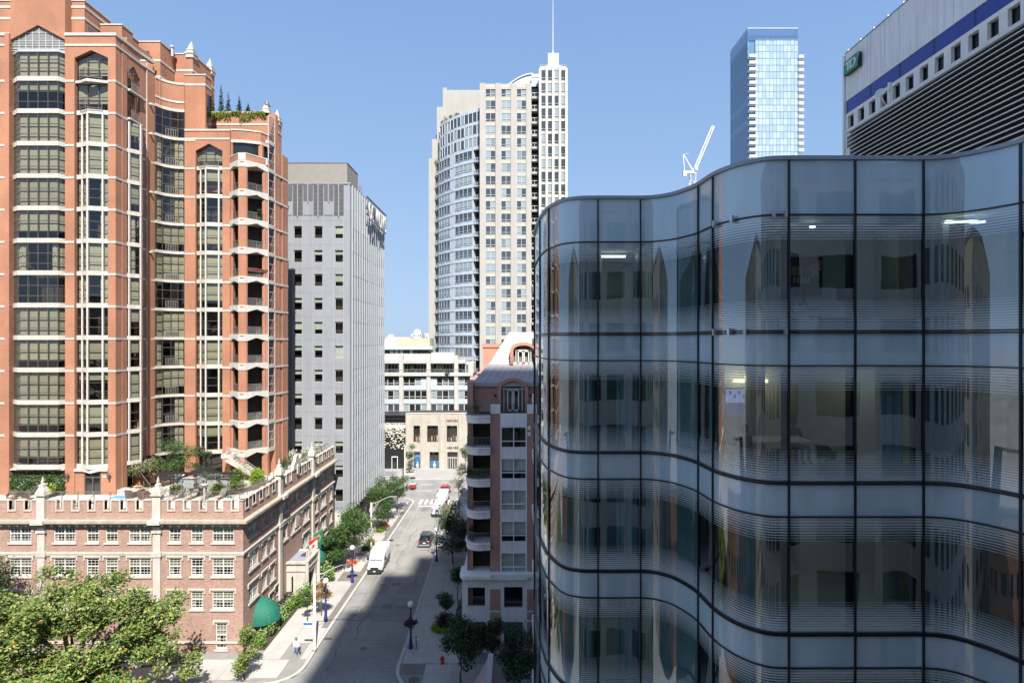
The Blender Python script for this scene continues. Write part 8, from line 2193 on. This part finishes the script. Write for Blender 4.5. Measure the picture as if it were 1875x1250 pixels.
# five fingers per hand, rooted in the palm
for hi, sgn in ((8, 1), (11, -1)):
    bx_, by_, bz_ = V[hi]
    for k, (dx, dy, l) in enumerate(((.03, -.03, .05), (.015, -.02, .085), (.005, 0, .095), (-.005, .018, .085), (-.01, .03, .065))):
        V += [(bx_ + sgn * dx, by_ + dy * 1.2, bz_ - .06), (bx_ + sgn * dx * .6, by_ + dy * 1.3 - .01, bz_ - .06 - l)]; n_ = len(V); E += [(hi, n_ - 2), (n_ - 2, n_ - 1)]
Rr = [(.15, .11), (.14, .10), (.15, .10), .06, .065, .095, .06, .048, .036, .06, .048, .036, .085, .065, .045, .04, .085, .065, .045, .04] + [.011, .008] * 10
skinned(V, E, Rr, bodymat('walker_body', (.42, .24, .17), (.72, .72, .72), (.10, .17, .32), (.05, .05, .06), .07, .92, 1.47, .93), 'body', wk)
g = MB(); g.lathe([(.02, .14), (.075, .125), (.108, .06), (.112, -.02), (.09, -.06)], (0, .012, 1.665), 14); place('hair', g.mesh('hair', pm('hair_brown', (.14, .07, .04), .8), True), wk, sub=True)
g = MB()
for s_ in (-1, 1): g.ball((s_ * .035, -.092, 1.69), .012, 8, 5); g.ball((s_ * .10, 0, 1.67), .028, 8, 5)
place('eyes_and_ears', g.mesh('eyes_and_ears', pm('face_dark', (.2, .1, .08), .6)), wk, sub=True)
g = MB(); g.ball((0, -.105, 1.66), .018, 8, 5); g.box(-.03, .03, -.098, -.088, 1.612, 1.62); place('nose_and_mouth', g.mesh('nose_and_mouth', pm('face_skin', (.40, .20, .15), .7), True), wk, sub=True)
bag = thing('shoulder_bag', 'dark shoulder bag carried by the person in the white shirt', 'bag', (-21.2, 55.9, .135), None, R(8))
g = MB(); g.loft([[(x * s_, .16 + y * s_, z) for x, y in ((-.13, -.05), (.13, -.05), (.13, .05), (-.13, .05))] for z, s_ in ((1.02, .9), (1.05, 1), (1.24, 1), (1.27, .85))]); g.loft([[(.33 + x, -.02 + y, z) for x, y in ((-.07, -.15), (.07, -.15), (.07, .15), (-.07, .15))] for z in (.56, .60, .84, .86)]); place('pouch', g.mesh('pouch', M['black_metal']), bag, sub=True)
g = MB(); g.tube([(-.13, .15, 1.25), (-.02, .13, 1.42), (.1, .0, 1.47), (.12, -.12, 1.35), (.1, -.1, 1.2)], .015, 4); place('strap', g.mesh('strap', M['black_metal']), bag, sub=True)
# seated office people behind the glass
def seated(loc, rz, label, top, hair):
    p = thing('person', label, 'person', loc, None, rz)
    V = [(0, 0, .50), (0, .04, .75), (0, .02, .98), (0, 0, 1.07), (0, -.02, 1.14), (0, -.03, 1.25), (.18, 0, 1.0), (.25, -.08, .76), (.16, -.34, .74), (-.18, 0, 1.0), (-.25, -.08, .76), (-.16, -.34, .74), (.10, -.06, .48), (.13, -.45, .50), (.13, -.46, .08), (.13, -.58, .05), (-.10, -.06, .48), (-.13, -.45, .50), (-.13, -.46, .08), (-.13, -.58, .05)]
    E = [(0, 1), (1, 2), (2, 3), (3, 4), (4, 5), (2, 6), (6, 7), (7, 8), (2, 9), (9, 10), (10, 11), (0, 12), (12, 13), (13, 14), (14, 15), (0, 16), (16, 17), (17, 18), (18, 19)]
    for hi, sgn in ((8, 1), (11, -1)):
        x, y, z = V[hi]
        for dx, l in ((.035, .05), (.018, .08), (0, .09), (-.016, .08), (-.03, .06)):
            V += [(x - sgn * dx, y - .06, z - .005), (x - sgn * dx, y - .06 - l, z - .015)]; n_ = len(V); E += [(hi, n_ - 2), (n_ - 2, n_ - 1)]
    Rr = [(.15, .11), (.14, .10), (.15, .10), .055, .06, .09, .06, .048, .034, .06, .048, .034, .085, .065, .045, .04, .085, .065, .045, .04] + [.010, .008] * 10
    skinned(V, E, Rr, bodymat('seated_body', (.40, .22, .15), top, (.03, .03, .04), (.02, .02, .02), .07, .52, 1.05, None), 'body', p)
    g = MB(); g.lathe([(.02, .15), (.075, .13), (.105, .06), (.108, -.03), (.085, -.1)], (0, -.005, 1.235), 14); place('hair', g.mesh('hair', pm('hair', hair, .8), True), p, sub=True)
    g = MB(); g.ball((0, -.125, 1.235), .016, 8, 5)
    for s_ in (-1, 1): g.ball((s_ * .034, -.112, 1.262), .011, 8, 5)
    place('eyes_and_nose', g.mesh('eyes_and_nose', pm('seated_face', (.3, .16, .11), .7)), p, sub=True)
seated((8.35, 16.35, F0 - .05), R(70), 'person in dark shirt at the desk below the abstract painting', (.03, .035, .04), (.03, .02, .015))
seated((6.5, 15.9, F1 - .05), R(190), 'person in dark clothes on a tub chair facing the meeting room screen', (.02, .022, .025), (.02, .015, .012))
seated((8.6, 17.4, F1 - .05), R(20), 'person in dark jacket across the meeting table', (.03, .03, .035), (.02, .02, .02))
oc = thing('office_chair', 'dark office chair at the white desk behind the glass', 'chair', (8.35, 16.4, F0 - .05), None, R(70))
bx(oc, 'seat', TRIM, -.25, .25, -.25, .22, .38, .45); bx(oc, 'backrest', TRIM, -.24, .24, .2, .27, .5, 1.0)
g = MB(); g.tube([(0, 0, .06), (0, 0, .38)], .03)
for i in range(5): a = i * 1.257; g.tube([(0, 0, .08), (.28 * math.cos(a), .28 * math.sin(a), .03)], .02, 4)
g.tube([(0, .22, .42), (0, .26, .6)], .02); place('pedestal', g.mesh('pedestal', M['black_metal']), oc, sub=True)
